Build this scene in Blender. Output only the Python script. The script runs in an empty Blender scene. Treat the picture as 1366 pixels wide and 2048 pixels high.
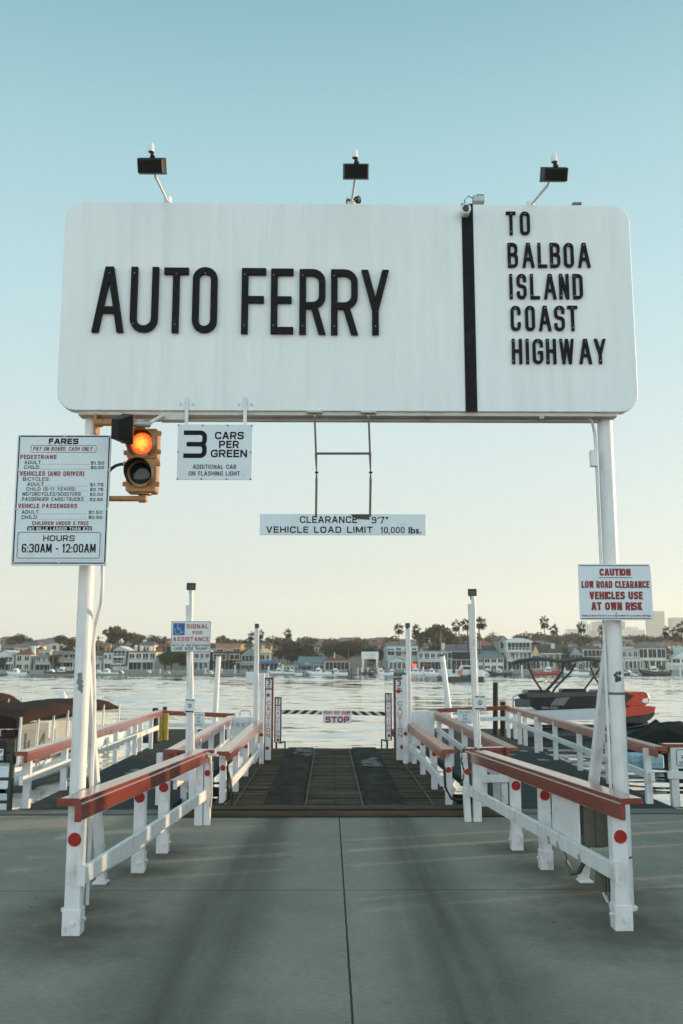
import bpy, bmesh, math, random
from math import radians, sin, cos, pi
from mathutils import Vector, Matrix, noise
rnd = random.Random(7)
scene = bpy.context.scene
COL = scene.collection

# ---------------------------------------------------------------- camera
FPX, EYE = 1900.0, 1.85
PITCH, YAW = math.atan(301 / FPX), radians(0.75)
FW = Vector((sin(YAW) * cos(PITCH), cos(YAW) * cos(PITCH), sin(PITCH)))
RT = Vector((cos(YAW), -sin(YAW), 0))
UP = RT.cross(FW)
cam = bpy.data.cameras.new("camera")
cam.sensor_fit = 'VERTICAL'; cam.sensor_height = 36; cam.lens = 36 * FPX / 2048
cam.clip_start = 0.1; cam.clip_end = 9000
cam.dof.use_dof = True; cam.dof.focus_distance = 7.6; cam.dof.aperture_fstop = 4.0
cam_o = bpy.data.objects.new("camera", cam); COL.objects.link(cam_o)
M4 = Matrix.Identity(4)
for i in range(3):
    M4[i][0] = RT[i]; M4[i][1] = UP[i]; M4[i][2] = -FW[i]
M4[2][3] = EYE
cam_o.matrix_world = M4
scene.camera = cam_o

# ---------------------------------------------------------------- sky, sun, exposure
SUN_EL, SUN_AZ = radians(10.5), radians(16.0)          # azimuth measured from +X towards +Y
SUN = Vector((cos(SUN_EL) * cos(SUN_AZ), cos(SUN_EL) * sin(SUN_AZ), sin(SUN_EL)))
world = bpy.data.worlds.new("World"); scene.world = world; world.use_nodes = True
wn, wl = world.node_tree.nodes, world.node_tree.links
wn.clear()
wo = wn.new("ShaderNodeOutputWorld"); bg = wn.new("ShaderNodeBackground")
sky = wn.new("ShaderNodeTexSky"); sky.sky_type = 'NISHITA'; sky.sun_disc = False
sky.sun_elevation = SUN_EL; sky.sun_rotation = radians(90) - SUN_AZ
sky.air_density = 1.0; sky.dust_density = 1.2; sky.ozone_density = 1.6
tcw = wn.new("ShaderNodeTexCoord"); sep = wn.new("ShaderNodeSeparateXYZ")
wl.new(tcw.outputs["Generated"], sep.inputs[0])
ramp = wn.new("ShaderNodeValToRGB"); wl.new(sep.outputs["Z"], ramp.inputs[0])
EXPO = 0.58
SKY_STOPS = [(0.0, (.95, .92, .78)), (.03, (.95, .93, .80)), (.06, (.93, .94, .84)), (.117, (.86, .92, .86)),
             (.22, (.73, .87, .87)), (.37, (.55, .80, .85)), (.50, (.40, .68, .745)), (.61, (.25, .52, .60)), (1.0, (.17, .41, .50))]
SKY_STOPS = [(p_, tuple(c * 1.03 / 2 ** EXPO for c in c_)) for p_, c_ in SKY_STOPS]
cr = ramp.color_ramp
while len(cr.elements) > 1: cr.elements.remove(cr.elements[0])
cr.elements[0].position = 0.0; cr.elements[0].color = (*SKY_STOPS[0][1], 1)
for p_, c_ in SKY_STOPS[1:]:
    e = cr.elements.new(p_); e.color = (*c_, 1)
# extra sky brightness added behind the viewer to light the shaded sign fronts
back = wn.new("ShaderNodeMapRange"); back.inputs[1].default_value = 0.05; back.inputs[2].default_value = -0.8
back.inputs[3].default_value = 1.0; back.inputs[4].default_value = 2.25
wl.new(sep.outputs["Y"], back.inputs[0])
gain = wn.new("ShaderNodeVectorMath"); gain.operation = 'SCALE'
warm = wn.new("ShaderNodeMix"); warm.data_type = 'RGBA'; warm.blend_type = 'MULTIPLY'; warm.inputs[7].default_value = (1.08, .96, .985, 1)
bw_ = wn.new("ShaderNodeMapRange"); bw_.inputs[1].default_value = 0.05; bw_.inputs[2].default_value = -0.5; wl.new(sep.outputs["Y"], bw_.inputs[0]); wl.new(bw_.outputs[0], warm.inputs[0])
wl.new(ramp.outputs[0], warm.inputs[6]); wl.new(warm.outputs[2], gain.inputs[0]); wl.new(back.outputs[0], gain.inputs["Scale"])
nis = wn.new("ShaderNodeVectorMath"); nis.operation = 'SCALE'; nis.inputs["Scale"].default_value = 0.10
wl.new(sky.outputs[0], nis.inputs[0])
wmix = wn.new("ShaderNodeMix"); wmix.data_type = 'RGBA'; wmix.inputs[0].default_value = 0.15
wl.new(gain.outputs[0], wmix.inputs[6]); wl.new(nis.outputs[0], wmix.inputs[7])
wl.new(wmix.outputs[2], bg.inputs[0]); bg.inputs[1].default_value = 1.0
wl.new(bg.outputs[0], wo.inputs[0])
sl = bpy.data.lights.new("sun", 'SUN'); sl.energy = 4.2; sl.angle = radians(0.5); sl.color = (1.0, .74, .44)
so = bpy.data.objects.new("sun", sl); COL.objects.link(so)
so.rotation_euler = SUN.to_track_quat('Z', 'Y').to_euler()
scene.view_settings.view_transform = 'Standard'; scene.view_settings.look = 'None'
scene.view_settings.exposure = EXPO; scene.view_settings.gamma = 1
scene.cycles.max_bounces = 8; scene.cycles.transparent_max_bounces = 12
scene.cycles.volume_bounces = 0

# ---------------------------------------------------------------- helpers
def ray(px, py): return RT * ((px - 683) / FPX) + UP * ((1024 - py) / FPX) + FW
def at(px, py, Y):                       # point of the place seen at a photo pixel, on the plane y = Y
    d = ray(px, py); t = Y / d.y
    return Vector((d.x * t, Y, EYE + d.z * t))
def on(px, py, z=0.0):                   # point seen at a photo pixel, on the level z
    d = ray(px, py); t = (z - EYE) / d.z
    return Vector((d.x * t, d.y * t, z))
V = Vector

class MB:
    def __init__(s): s.v = []; s.f = []; s.m = []; s.s = []
    def add(s, vs, fs, m=0, sm=False):
        n = len(s.v); s.v += [Vector(q) for q in vs]
        for f in fs: s.f.append([i + n for i in f]); s.m.append(m); s.s.append(sm)
        return s
    def box(s, c, d, rz=0, m=0, rot=None):
        R = rot if rot is not None else Matrix.Rotation(rz, 3, 'Z')
        vs = [Vector(c) + R @ Vector((x * d[0] / 2, y * d[1] / 2, z * d[2] / 2)) for z in (-1, 1) for y in (-1, 1) for x in (-1, 1)]
        return s.add(vs, [(0, 2, 3, 1), (4, 5, 7, 6), (0, 1, 5, 4), (2, 6, 7, 3), (0, 4, 6, 2), (1, 3, 7, 5)], m)
    def bar(s, p, q, w, h, m=0, up=(0, 0, 1), w2=None, h2=None):
        p, q = V(p), V(q); d = (q - p).normalized(); u = V(up)
        if abs(d.dot(u)) > .98: u = V((0, 1, 0))
        r = d.cross(u).normalized(); u = r.cross(d)
        w2 = w2 or w; h2 = h2 or h
        vs = [a + r * x * ww / 2 + u * y * hh / 2 for a, ww, hh in ((p, w, h), (q, w2, h2)) for x, y in ((-1, -1), (1, -1), (1, 1), (-1, 1))]
        return s.add(vs, [(0, 1, 2, 3)[::-1], (4, 5, 6, 7), (0, 1, 5, 4), (1, 2, 6, 5), (2, 3, 7, 6), (3, 0, 4, 7)], m)
    def tube(s, pts, r, n=10, m=0, caps=True, r2=None):
        pts = [V(p) for p in pts]; N = len(pts); rings = []
        for i, p in enumerate(pts):
            d = (pts[min(i + 1, N - 1)] - pts[max(i - 1, 0)]).normalized()
            u = V((0, 0, 1)) if abs(d.z) < .95 else V((0, 1, 0))
            a = d.cross(u).normalized(); b = a.cross(d)
            rr = r if r2 is None else r + (r2 - r) * i / max(1, N - 1)
            rings.append([p + (a * cos(2 * pi * k / n) + b * sin(2 * pi * k / n)) * rr for k in range(n)])
        vs = [q for g in rings for q in g]
        fs = [(i * n + k, i * n + (k + 1) % n, (i + 1) * n + (k + 1) % n, (i + 1) * n + k) for i in range(N - 1) for k in range(n)]
        s.add(vs, fs, m, True)
        if caps: s.add(rings[0], [tuple(range(n))], m); s.add(rings[-1], [tuple(range(n))[::-1]], m)
        return s
    def prism(s, poly, ext, m=0):
        n = len(poly); poly = [V(p) for p in poly]; e = V(ext)
        vs = poly + [p + e for p in poly]
        return s.add(vs, [tuple(range(n))[::-1], tuple(range(n, 2 * n))] + [(i, (i + 1) % n, (i + 1) % n + n, i + n) for i in range(n)], m)
    def loft(s, rings, m=0, closed=True, caps=True, sm=True):
        n = len(rings[0]); vs = [q for g in rings for q in g]; k2 = n if closed else n - 1
        s.add(vs, [(i * n + k, i * n + (k + 1) % n, (i + 1) * n + (k + 1) % n, (i + 1) * n + k) for i in range(len(rings) - 1) for k in range(k2)], m, sm)
        if caps and closed: s.add(rings[0], [tuple(range(n))[::-1]], m); s.add(rings[-1], [tuple(range(n))], m)
        return s
    def disc(s, c, nrm, r, t=.01, n=16, m=0):
        c = V(c); nn = V(nrm).normalized(); return s.tube([c, c + nn * t], r, n, m)
    def ball(s, c, r, n=10, m=0):
        rings = []
        for i in range(1, n):
            a = pi * i / n
            rings.append([V(c) + V((cos(2 * pi * k / n) * sin(a) * r[0], sin(2 * pi * k / n) * sin(a) * r[1], cos(a) * r[2])) for k in range(n)])
        return s.loft(rings, m)
    def build(s, name, mats, parent=None, bevel=0, label=None):
        me = bpy.data.meshes.new(name)
        off = V(parent['_o']) if parent is not None and '_o' in parent else V((0, 0, 0))
        me.from_pydata([p - off for p in s.v], [], s.f)
        for mt in (mats if isinstance(mats, (list, tuple)) else [mats]): me.materials.append(mt)
        me.polygons.foreach_set("material_index", s.m); me.polygons.foreach_set("use_smooth", s.s)
        bm = bmesh.new(); bm.from_mesh(me)
        bmesh.ops.recalc_face_normals(bm, faces=bm.faces)
        if bevel:
            bmesh.ops.remove_doubles(bm, verts=bm.verts, dist=1e-5)
            ed = [e for e in bm.edges if len(e.link_faces) == 2 and e.calc_face_angle(0) > .6]
            bmesh.ops.bevel(bm, geom=ed, offset=bevel, segments=1, affect='EDGES', clamp_overlap=True)
        bm.to_mesh(me); bm.free(); me.update()
        o = bpy.data.objects.new(name, me); COL.objects.link(o)
        if parent is not None:
            o.parent = parent
            if '_o' in parent: o['_o'] = tuple(off)
        if label: o['label'] = label
        return o

ROOTS = []
def tag(o, label=None, cat=None, group=None, kind=None):
    if label: o['label'] = label
    if cat: o['category'] = cat
    if group: o['group'] = group
    if kind: o['kind'] = kind
    return o
def thing(name, label, cat, loc=(0, 0, 0), group=None):
    o = bpy.data.objects.new(name, None); COL.objects.link(o)
    o.empty_display_size = .1; o.location = loc; o['_o'] = tuple(loc)
    return tag(o, label, cat, group)
def dup(root, loc, rz=0, sc=1.0, label=None):
    def cp(o, par):
        c = o.copy(); COL.objects.link(c)
        if par is not None: c.parent = par
        for ch in o.children: cp(ch, c)
        return c
    kids = list(root.children)
    r = root.copy(); COL.objects.link(r)
    for k in kids: cp(k, r)
    r.location = loc; r.rotation_euler = (0, 0, rz); r.scale = (sc, sc, sc) if not isinstance(sc, tuple) else sc
    if label: r['label'] = label
    return r

# ---------------------------------------------------------------- materials
def mat(name, col, rough=.6, var=.12, vscale=6., bump=0., bscale=40., spec=.5, metal=0., stretch=(1, 1, 1), dirt=None, dirt_amt=.0, dirt_scale=3., emit=None, es=0., alpha=1.):
    m = bpy.data.materials.new(name); m.use_nodes = True
    nt = m.node_tree; N, L = nt.nodes, nt.links; b = N["Principled BSDF"]
    b.inputs["Roughness"].default_value = rough; b.inputs["Specular IOR Level"].default_value = spec; b.inputs["Metallic"].default_value = metal
    tc = N.new("ShaderNodeTexCoord"); mp = N.new("ShaderNodeMapping"); mp.inputs["Scale"].default_value = stretch
    L.new(tc.outputs["Object"], mp.inputs[0])
    nz = N.new("ShaderNodeTexNoise"); nz.inputs["Scale"].default_value = vscale; nz.inputs["Detail"].default_value = 6; nz.inputs["Roughness"].default_value = .65
    L.new(mp.outputs[0], nz.inputs["Vector"])
    mr = N.new("ShaderNodeMapRange"); mr.inputs[1].default_value = .3; mr.inputs[2].default_value = .7; mr.inputs[3].default_value = 1 - var; mr.inputs[4].default_value = 1 + var * .5
    L.new(nz.outputs[0], mr.inputs[0])
    sc = N.new("ShaderNodeVectorMath"); sc.operation = 'SCALE'; sc.inputs[0].default_value = col
    L.new(mr.outputs[0], sc.inputs["Scale"]); out = sc.outputs[0]
    if dirt:
        n2 = N.new("ShaderNodeTexNoise"); n2.inputs["Scale"].default_value = dirt_scale; n2.inputs["Detail"].default_value = 8; n2.inputs["Roughness"].default_value = .7
        L.new(mp.outputs[0], n2.inputs["Vector"])
        m2 = N.new("ShaderNodeMapRange"); m2.inputs[1].default_value = .54; m2.inputs[2].default_value = .72; m2.inputs[3].default_value = 0; m2.inputs[4].default_value = dirt_amt
        L.new(n2.outputs[0], m2.inputs[0])
        mx = N.new("ShaderNodeMix"); mx.data_type = 'RGBA'; mx.inputs[7].default_value = (*dirt, 1)
        L.new(m2.outputs[0], mx.inputs[0]); L.new(out, mx.inputs[6]); out = mx.outputs[2]
    L.new(out, b.inputs["Base Color"])
    rr = N.new("ShaderNodeMapRange"); rr.inputs[3].default_value = max(.02, rough - .08); rr.inputs[4].default_value = min(1, rough + .08)
    L.new(nz.outputs[0], rr.inputs[0]); L.new(rr.outputs[0], b.inputs["Roughness"])
    if bump:
        n3 = N.new("ShaderNodeTexNoise"); n3.inputs["Scale"].default_value = bscale; n3.inputs["Detail"].default_value = 5
        L.new(mp.outputs[0], n3.inputs["Vector"])
        bp = N.new("ShaderNodeBump"); bp.inputs["Strength"].default_value = bump; bp.inputs["Distance"].default_value = .02
        L.new(n3.outputs[0], bp.inputs["Height"]); L.new(bp.outputs[0], b.inputs["Normal"])
    if emit: b.inputs["Emission Color"].default_value = (*emit, 1); b.inputs["Emission Strength"].default_value = es
    if alpha < 1: b.inputs["Alpha"].default_value = alpha
    return m

WHITE = mat("white_paint", (.74, .73, .73), .45, .10, 9, .12, 60, dirt=(.30, .22, .15), dirt_amt=.6, dirt_scale=6.5, stretch=(1, 1, .6))
POLEW = mat("pole_paint", (.74, .73, .72), .4, .07, 5, .10, 50, dirt=(.30, .31, .32), dirt_amt=.5, dirt_scale=2.2, stretch=(1.5, 1.5, .5))
RED = mat("rail_paint", (.240, .046, .026), .24, .18, 7, .10, 45, dirt=(.10, .035, .025), dirt_amt=.5, dirt_scale=6, stretch=(1, .3, 1))
RED.node_tree.nodes['Principled BSDF'].inputs['Coat Weight'].default_value = .7; RED.node_tree.nodes['Principled BSDF'].inputs['Coat Roughness'].default_value = .18
WORN = mat("worn_rail_paint", (.27, .072, .038), .34, .3, 6, .15, 45, dirt=(.42, .30, .22), dirt_amt=.65, dirt_scale=6, stretch=(1, .3, 1))
BOARD = mat("board_paint", (.80, .82, .81), .5, .055, 5, .04, 30, dirt=(.50, .53, .53), dirt_amt=.32, dirt_scale=2.6, stretch=(2.2, 1, .16))
SIGNW = mat("sign_sheet", (.72, .76, .77), .35, .05, 4, dirt=(.45, .47, .46), dirt_amt=.25, dirt_scale=7)
SIGNG = mat("grey_sign_sheet", (.66, .73, .76), .35, .06, 4, dirt=(.40, .43, .43), dirt_amt=.3, dirt_scale=7)
BLACK = mat("letter_black", (.011, .010, .009), .6, spec=.15, var=.25, vscale=12, bump=.05, bscale=40, dirt=(.05, .06, .055), dirt_amt=.4, dirt_scale=11)
INK = mat("black_ink", (.010, .010, .011), .6, .1, spec=.15)
REDINK = mat("red_ink", (.26, .022, .022), .5, .15)
BRIGHTRED = mat("bright_red_ink", (.42, .03, .028), .5, .15)
BLUEINK = mat("blue_ink", (.02, .12, .34), .45, .1)
WHITEINK = mat("white_ink", (.80, .80, .78), .5, .05)
LAMPBLK = mat("lamp_black", (.014, .013, .012), .5, .3, 15, spec=.25)
LENS = mat("lamp_glass", (.16, .15, .13), .12, .1)
OCHRE = mat("ochre_paint", (.40, .19, .055), .42, .25, 9, .08, 50, dirt=(.16, .08, .035), dirt_amt=.5, dirt_scale=7)
GALV = mat("galvanised", (.40, .42, .42), .42, .2, 14, metal=.4)
GREYBOX = mat("grey_enclosure", (.115, .115, .09), .5, .15, 8, dirt=(.05, .035, .02), dirt_amt=.5, dirt_scale=8)
RUSTROD = mat("rusty_rod", (.16, .12, .095), .6, .3, 20, dirt=(.2, .09, .04), dirt_amt=.7, dirt_scale=14)
RUSTWHITE = mat("rusted_white_steel", (.60, .56, .50), .5, .2, 8, .15, 50, dirt=(.28, .13, .06), dirt_amt=.85, dirt_scale=5, stretch=(.5, 1, 3))
REFL = mat("reflector_red", (.36, .022, .014), .25, .15, 60)
RUBBER = mat("rubber", (.018, .018, .018), .6, .2)
CHAIN = mat("chain_steel", (.06, .045, .035), .5, .3, 30, metal=.5)
ROPE = mat("rope", (.55, .52, .46), .8, .2, 40)
DECK = mat("nonslip_deck", (.040, .041, .039), .85, spec=.15, var=.25, vscale=2.0, bump=.35, bscale=120, dirt=(.10, .105, .10), dirt_amt=.35, dirt_scale=1.3)
CONC2 = mat("edge_concrete", (.15, .14, .115), .85, .25, 4, .3, 60)
YELLOW = mat("yellow_steel", (.50, .31, .045), .5, .25, 8, dirt=(.14, .08, .03), dirt_amt=.6, dirt_scale=6)
PILE = mat("tarred_pile", (.018, .016, .014), .7, .3, 8, .3, 30)
GREENP = mat("green_post", (.025, .04, .036), .5, .25, 8)
TIMBER = mat("kerb_timber", (.105, .078, .052), .9, .35, 5, .5, 50, dirt=(.045, .038, .03), dirt_amt=.8, dirt_scale=3, stretch=(.25, 2, 2), spec=.1)

# ---------------------------------------------------------------- stroke lettering (cut-out letters)
def rp(pts, r, closed=False, seg=5):     # polyline with rounded corners; r = radius or list per point
    n = len(pts); out = []
    for i, p in enumerate(pts):
        p = V((p[0], p[1])); ri = r[i] if isinstance(r, (list, tuple)) else r
        if ri <= 0 or (not closed and i in (0, n - 1)): out.append(p); continue
        a = V(pts[i - 1]) - p; b = V(pts[(i + 1) % n]) - p
        la, lb = a.length, b.length
        if la < 1e-6 or lb < 1e-6: out.append(p); continue
        a /= la; b /= lb; ang = a.angle(b)
        d = min(ri / math.tan(ang / 2), la * .499, lb * .499); q = d * math.tan(ang / 2)
        c = p + (a + b).normalized() * (q / sin(ang / 2)); s0 = p + a * d - c; s1 = p + b * d - c
        a0 = math.atan2(s0.y, s0.x); a1 = math.atan2(s1.y, s1.x); da = (a1 - a0 + pi) % (2 * pi) - pi
        out += [c + V((cos(a0 + da * k / seg), sin(a0 + da * k / seg))) * q for k in range(seg + 1)]
    return out
def strip2(pts, t, closed=False):        # outline quads of a stroke of width t
    n = len(pts); L = []; R = []
    for i, p in enumerate(pts):
        a = pts[i - 1] if (i or closed) else None; b = pts[(i + 1) % n] if (i < n - 1 or closed) else None
        d0 = (p - a).normalized() if a is not None else None; d1 = (b - p).normalized() if b is not None else None
        d0 = d0 or d1; d1 = d1 or d0
        n0 = V((-d0.y, d0.x)); n1 = V((-d1.y, d1.x)); m = (n0 + n1)
        m = m.normalized() if m.length > 1e-4 else n0
        k = t / 2 / max(.45, m.dot(n0)); L.append(p + m * k); R.append(p - m * k)
    return L, R
def glyph(ch, w, h, t):                  # -> list of ('s', points, closed) strokes and ('p', polygon)
    a, b, lo, hi = t / 2, w - t / 2, t / 2, h - t / 2; mid = h * .52; R = min(w * .5, h * .3) - t * .15; S = []
    R = max(R, t * .55)
    def s(p, r=0, c=False): S.append(('s', rp(p, r, c), c))
    def par(x0, y0, x1, y1, tt=t):
        tx = tt * math.hypot(x1 - x0, y1 - y0) / max(1e-6, abs(y1 - y0)) / 2
        S.append(('p', [V((x0 - tx, y0)), V((x0 + tx, y0)), V((x1 + tx, y1)), V((x1 - tx, y1))]))
    def bar(x0, x1, y): S.append(('p', [V((x0, y - t / 2)), V((x1, y - t / 2)), V((x1, y + t / 2)), V((x0, y + t / 2))]))
    st = lambda x, y0=0, y1=None: par(x, y0, x, h if y1 is None else y1)
    if ch in 'O0': s([(a, lo), (a, hi), (b, hi), (b, lo)], R, True)
    elif ch == 'Q': s([(a, lo), (a, hi), (b, hi), (b, lo)], R, True); par(b, 0, w * .6, h * .3)
    elif ch == 'C': s([(b, h * .66), (b, hi), (a, hi), (a, lo), (b, lo), (b, h * .34)], R)
    elif ch == 'G': s([(b, h * .68), (b, hi), (a, hi), (a, lo), (b, lo), (b, h * .46), (w * .52, h * .46)], [0, R, R, R, R, 0, 0])
    elif ch in 'S$':
        s([(b, h * .70), (b, hi), (a, hi), (a, mid), (b, mid), (b, lo), (a, lo), (a, h * .30)], min(R, h * .24))
        if ch == '$': par(w / 2, -h * .08, w / 2, h * 1.08, t * .55)
    elif ch == 'U': s([(a, h), (a, lo), (b, lo), (b, h)], R)
    elif ch == 'J': s([(a, h * .3), (a, lo), (b, lo), (b, h)], R)
    elif ch == 'D': s([(a, lo), (a, hi), (b, hi), (b, lo)], [0, 0, R, R], True)
    elif ch in 'PRB':
        b2 = b - (t * .12 if ch == 'B' else 0); m2 = h * (.44 if ch != 'B' else .53)
        s([(a, m2), (a, hi), (b2, hi), (b2, m2)], [0, 0, min(R, h * .22), min(R, h * .22)], True)
        if ch == 'B': s([(a, lo), (a, m2), (b, m2), (b, lo)], [0, 0, min(R, h * .22), min(R, h * .22)], True)
        else: st(a, 0, m2)
        if ch == 'R': par(b, 0, w * .55, m2)
    elif ch == 'A': par(a, 0, w / 2 - t * .12, h); par(b, 0, w / 2 + t * .12, h); bar(w * .22, w * .78, h * .34)
    elif ch == 'V': par(w / 2, 0, a, h); par(w / 2, 0, b, h)
    elif ch == 'W': par(w * .28, 0, a, h, t * .9); par(w * .28, 0, w / 2, h, t * .9); par(w * .72, 0, w / 2, h, t * .9); par(w * .72, 0, b, h, t * .9)
    elif ch == 'M': st(a); st(b); par(w / 2, h * .12, a + t * .2, h); par(w / 2, h * .12, b - t * .2, h)
    elif ch == 'N': st(a); st(b); par(b, 0, a, h)
    elif ch == 'Y': st(w / 2, 0, h * .48); par(w / 2, h * .38, a, h); par(w / 2, h * .38, b, h)
    elif ch == 'K': st(a); par(w * .35, h * .5, b, h); par(b, 0, w * .4, h * .62)
    elif ch == 'X': par(a, 0, b, h); par(b, 0, a, h)
    elif ch == 'Z': bar(0, w, hi); bar(0, w, lo); par(a, 0, b, h)
    elif ch in 'EF':
        st(a); bar(0, w, hi); bar(0, w * .92, mid)
        if ch == 'E': bar(0, w, lo)
    elif ch == 'H': st(a); st(b); bar(0, w, mid)
    elif ch == 'I': st(w / 2)
    elif ch == 'L': st(a); bar(0, w, lo)
    elif ch == 'T': st(w / 2); bar(0, w, hi)
    elif ch == '1': st(w * .62); par(w * .12, h * .72, w * .62, h * .95)
    elif ch == '2': s([(a, h * .68), (a, hi), (b, hi), (b, mid), (a, lo), (w, lo)], [0, R, R, R * .7, 0, 0])
    elif ch == '3': s([(a, h * .74), (a, hi), (b, hi), (b, mid), (w * .4, mid)], [0, R, R, R * .8, 0]); s([(w * .4, mid), (b, mid), (b, lo), (a, lo), (a, h * .26)], [0, R * .8, R, R, 0])
    elif ch == '4': st(w * .72); bar(0, w, h * .26); par(a, h * .26, w * .68, h)
    elif ch == '5': s([(w * .95, hi), (a * 1.4, hi), (a * 1.2, mid + t * .1), (b, mid + t * .1), (b, lo), (a, lo), (a, h * .28)], [0, 0, 0, R, R, R, 0])
    elif ch == '6': s([(b, h * .74), (b, hi), (a, hi), (a, lo), (b, lo), (b, mid), (a, mid)], [0, R, R, R, R, R, 0])
    elif ch == '7': bar(0, w, hi); par(w * .3, 0, b, h)
    elif ch == '9': s([(a, h * .26), (a, lo), (b, lo), (b, hi), (a, hi), (a, mid), (b, mid)], [0, R, R, R, R, R, 0])
    elif ch == '8': s([(a, mid), (a, hi), (b, hi), (b, mid)], R * .8, True); s([(a, lo), (a, mid), (b, mid), (b, lo)], R * .8, True)
    elif ch == '.': par(w / 2, 0, w / 2, t, t)
    elif ch == ',': par(w / 2 - t * .2, -t * .9, w / 2, t, t * .9)
    elif ch == ':': par(w / 2, 0, w / 2, t, t); par(w / 2, h * .5, w / 2, h * .5 + t, t)
    elif ch == '-': bar(0, w, h * .42)
    elif ch == "'": par(w / 2, h * .66, w / 2, h)
    elif ch == '"': par(w * .2, h * .66, w * .25, h); par(w * .8, h * .66, w * .85, h)
    elif ch == '/': par(a, -h * .05, b, h * 1.05, t * .7)
    elif ch == '(': s([(w, h * 1.08), (a, h * .8), (a, h * .2), (w, -h * .08)], h * .3)
    elif ch == ')': s([(0, h * 1.08), (b, h * .8), (b, h * .2), (0, -h * .08)], h * .3)
    return S
REL = {'I': .22, '1': .55, 'M': 1.22, 'W': 1.3, ' ': .52, '.': .22, ',': .22, ':': .25, '-': .5, "'": .2, '"': .45, '/': .6, '(': .35, ')': .35, 'L': .82, 'E': .86, 'F': .82, 'J': .8, 'A': 1.08, 'O': 1.05, 'Q': 1.05, 'G': 1.05, 'T': .95, 'Y': 1.0, 'V': 1.05}
class Pl:                                # a plane of lettering facing the viewer side: origin, u (right), v (up)
    def __init__(s, o, u=(1, 0, 0), v=(0, 0, 1)): s.o = V(o); s.u = V(u).normalized(); s.v = V(v).normalized(); s.n = s.u.cross(s.v); s.k = 0
    def p(s, x, y, z=0): return s.o + s.u * x + s.v * y + s.n * z
def put(mb, pl, S, x, y, depth=0.0, shear=0., m=0):
    for kind, pts, *c in S:
        pl.k += 1; e = .0002 * (pl.k % 9)
        f = lambda q, z: pl.p(x + q.x + shear * q.y, y + q.y, z + e)
        if kind == 'p':
            if depth: mb.prism([f(q, 0) for q in pts], pl.n * depth, m)
            else: mb.add([f(q, 0) for q in pts], [tuple(range(len(pts)))], m)
        else:
            cl = c[0]; L, R = strip2(pts, put.t, cl); n = len(L); k = n if cl else n - 1
            if depth:
                vs = [f(q, 0) for q in L] + [f(q, 0) for q in R] + [f(q, depth) for q in L] + [f(q, depth) for q in R]
                fs = []
                for i in range(k):
                    j = (i + 1) % n
                    fs += [(2 * n + i, 3 * n + i, 3 * n + j, 2 * n + j), (i, j, n + j, n + i), (i, 2 * n + i, 2 * n + j, j), (n + i, n + j, 3 * n + j, 3 * n + i)]
                if not cl: fs += [(0, n, 3 * n, 2 * n), (n - 1, 2 * n - 1, 4 * n - 1, 3 * n - 1)]
                mb.add(vs, fs, m)
            else: mb.add([f(q, 0) for q in L] + [f(q, 0) for q in R], [(i, (i + 1) % n, n + (i + 1) % n, n + i) for i in range(k)], m)
put.t = .01
def line(mb, pl, text, x0, x1, y0, y1, bold=.16, gap=.26, shear=0., m=0, depth=0.):
    h = y1 - y0; rel = [REL.get(ch, 1.0) for ch in text]
    tot = sum(rel) + gap * (len(text) - 1); k = (x1 - x0) / tot; x = x0; t = min(bold * h, k * .42)
    put.t = t
    for ch, r in zip(text, rel):
        w = r * k
        if ch == 'I': w = max(w, t)
        if ch != ' ': put(mb, pl, glyph(ch, w, h, t), x, y0, depth, shear, m)
        x += (r + gap) * k
class Sheet:                             # sign sheet on the plane y = Y; lettering boxes given where they sit on the sign
    def __init__(s, Y, ox=0, oy=0, sc=1.0): s.Y, s.ox, s.oy, s.sc = Y, ox, oy, sc; s.pl = Pl((0, Y, 0))
    def X(s, x, y): return at(s.ox + x * s.sc, s.oy + y * s.sc, s.Y)
    def box(s, x0, x1, y0, y1):
        ym, xm = (y0 + y1) / 2, (x0 + x1) / 2
        return s.X(x0, ym).x, s.X(x1, ym).x, s.X(xm, y1).z, s.X(xm, y0).z
    def t(s, mb, text, x0, x1, y0, y1, **k): line(mb, s.pl, text, *s.box(x0, x1, y0, y1), **k)
    def rect(s, mb, x0, x1, y0, y1, z=0., m=0):
        a, b, c, d = s.box(x0, x1, y0, y1); mb.add([(a, s.Y - z, c), (b, s.Y - z, c), (b, s.Y - z, d), (a, s.Y - z, d)], [(0, 1, 2, 3)], m)
    def rrect(s, mb, x0, x1, y0, y1, r, t, m=0, z=0.):
        a, b, c, d = s.box(x0, x1, y0, y1); pts = rp([(a, c), (a, d), (b, d), (b, c)], r, True); put.t = t
        put(mb, s.pl, [('s', pts, True)], 0, 0, 0, 0, m)
def plate(mb, x0, x1, z0, z1, Y, t, r=.0, m=0):          # flat plate with rounded corners, front on y = Y
    pts = rp([(x0, z0), (x0, z1), (x1, z1), (x1, z0)], r, True) if r else [V((x0, z0)), V((x0, z1)), V((x1, z1)), V((x1, z0))]
    mb.prism([V((p.x, Y, p.y)) for p in pts], (0, t, 0), m)
def small_text(mb, text, x0, x1, z0, z1, Y, off=.012, m=0):
    c = bpy.data.curves.new("t", 'FONT'); c.body = text; c.offset = off; c.resolution_u = 2
    o = bpy.data.objects.new("t", c); me = bpy.data.meshes.new_from_object(o)
    xs = [v.co.x for v in me.vertices]; ys = [v.co.y for v in me.vertices]; ax, bx, ay, by = min(xs), max(xs), min(ys), max(ys)
    mb.add([(x0 + (v.co.x - ax) / (bx - ax) * (x1 - x0), Y, z0 + (v.co.y - ay) / (by - ay) * (z1 - z0)) for v in me.vertices], [tuple(p.vertices) for p in me.polygons], m)
    bpy.data.objects.remove(o); bpy.data.curves.remove(c); bpy.data.meshes.remove(me)

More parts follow.
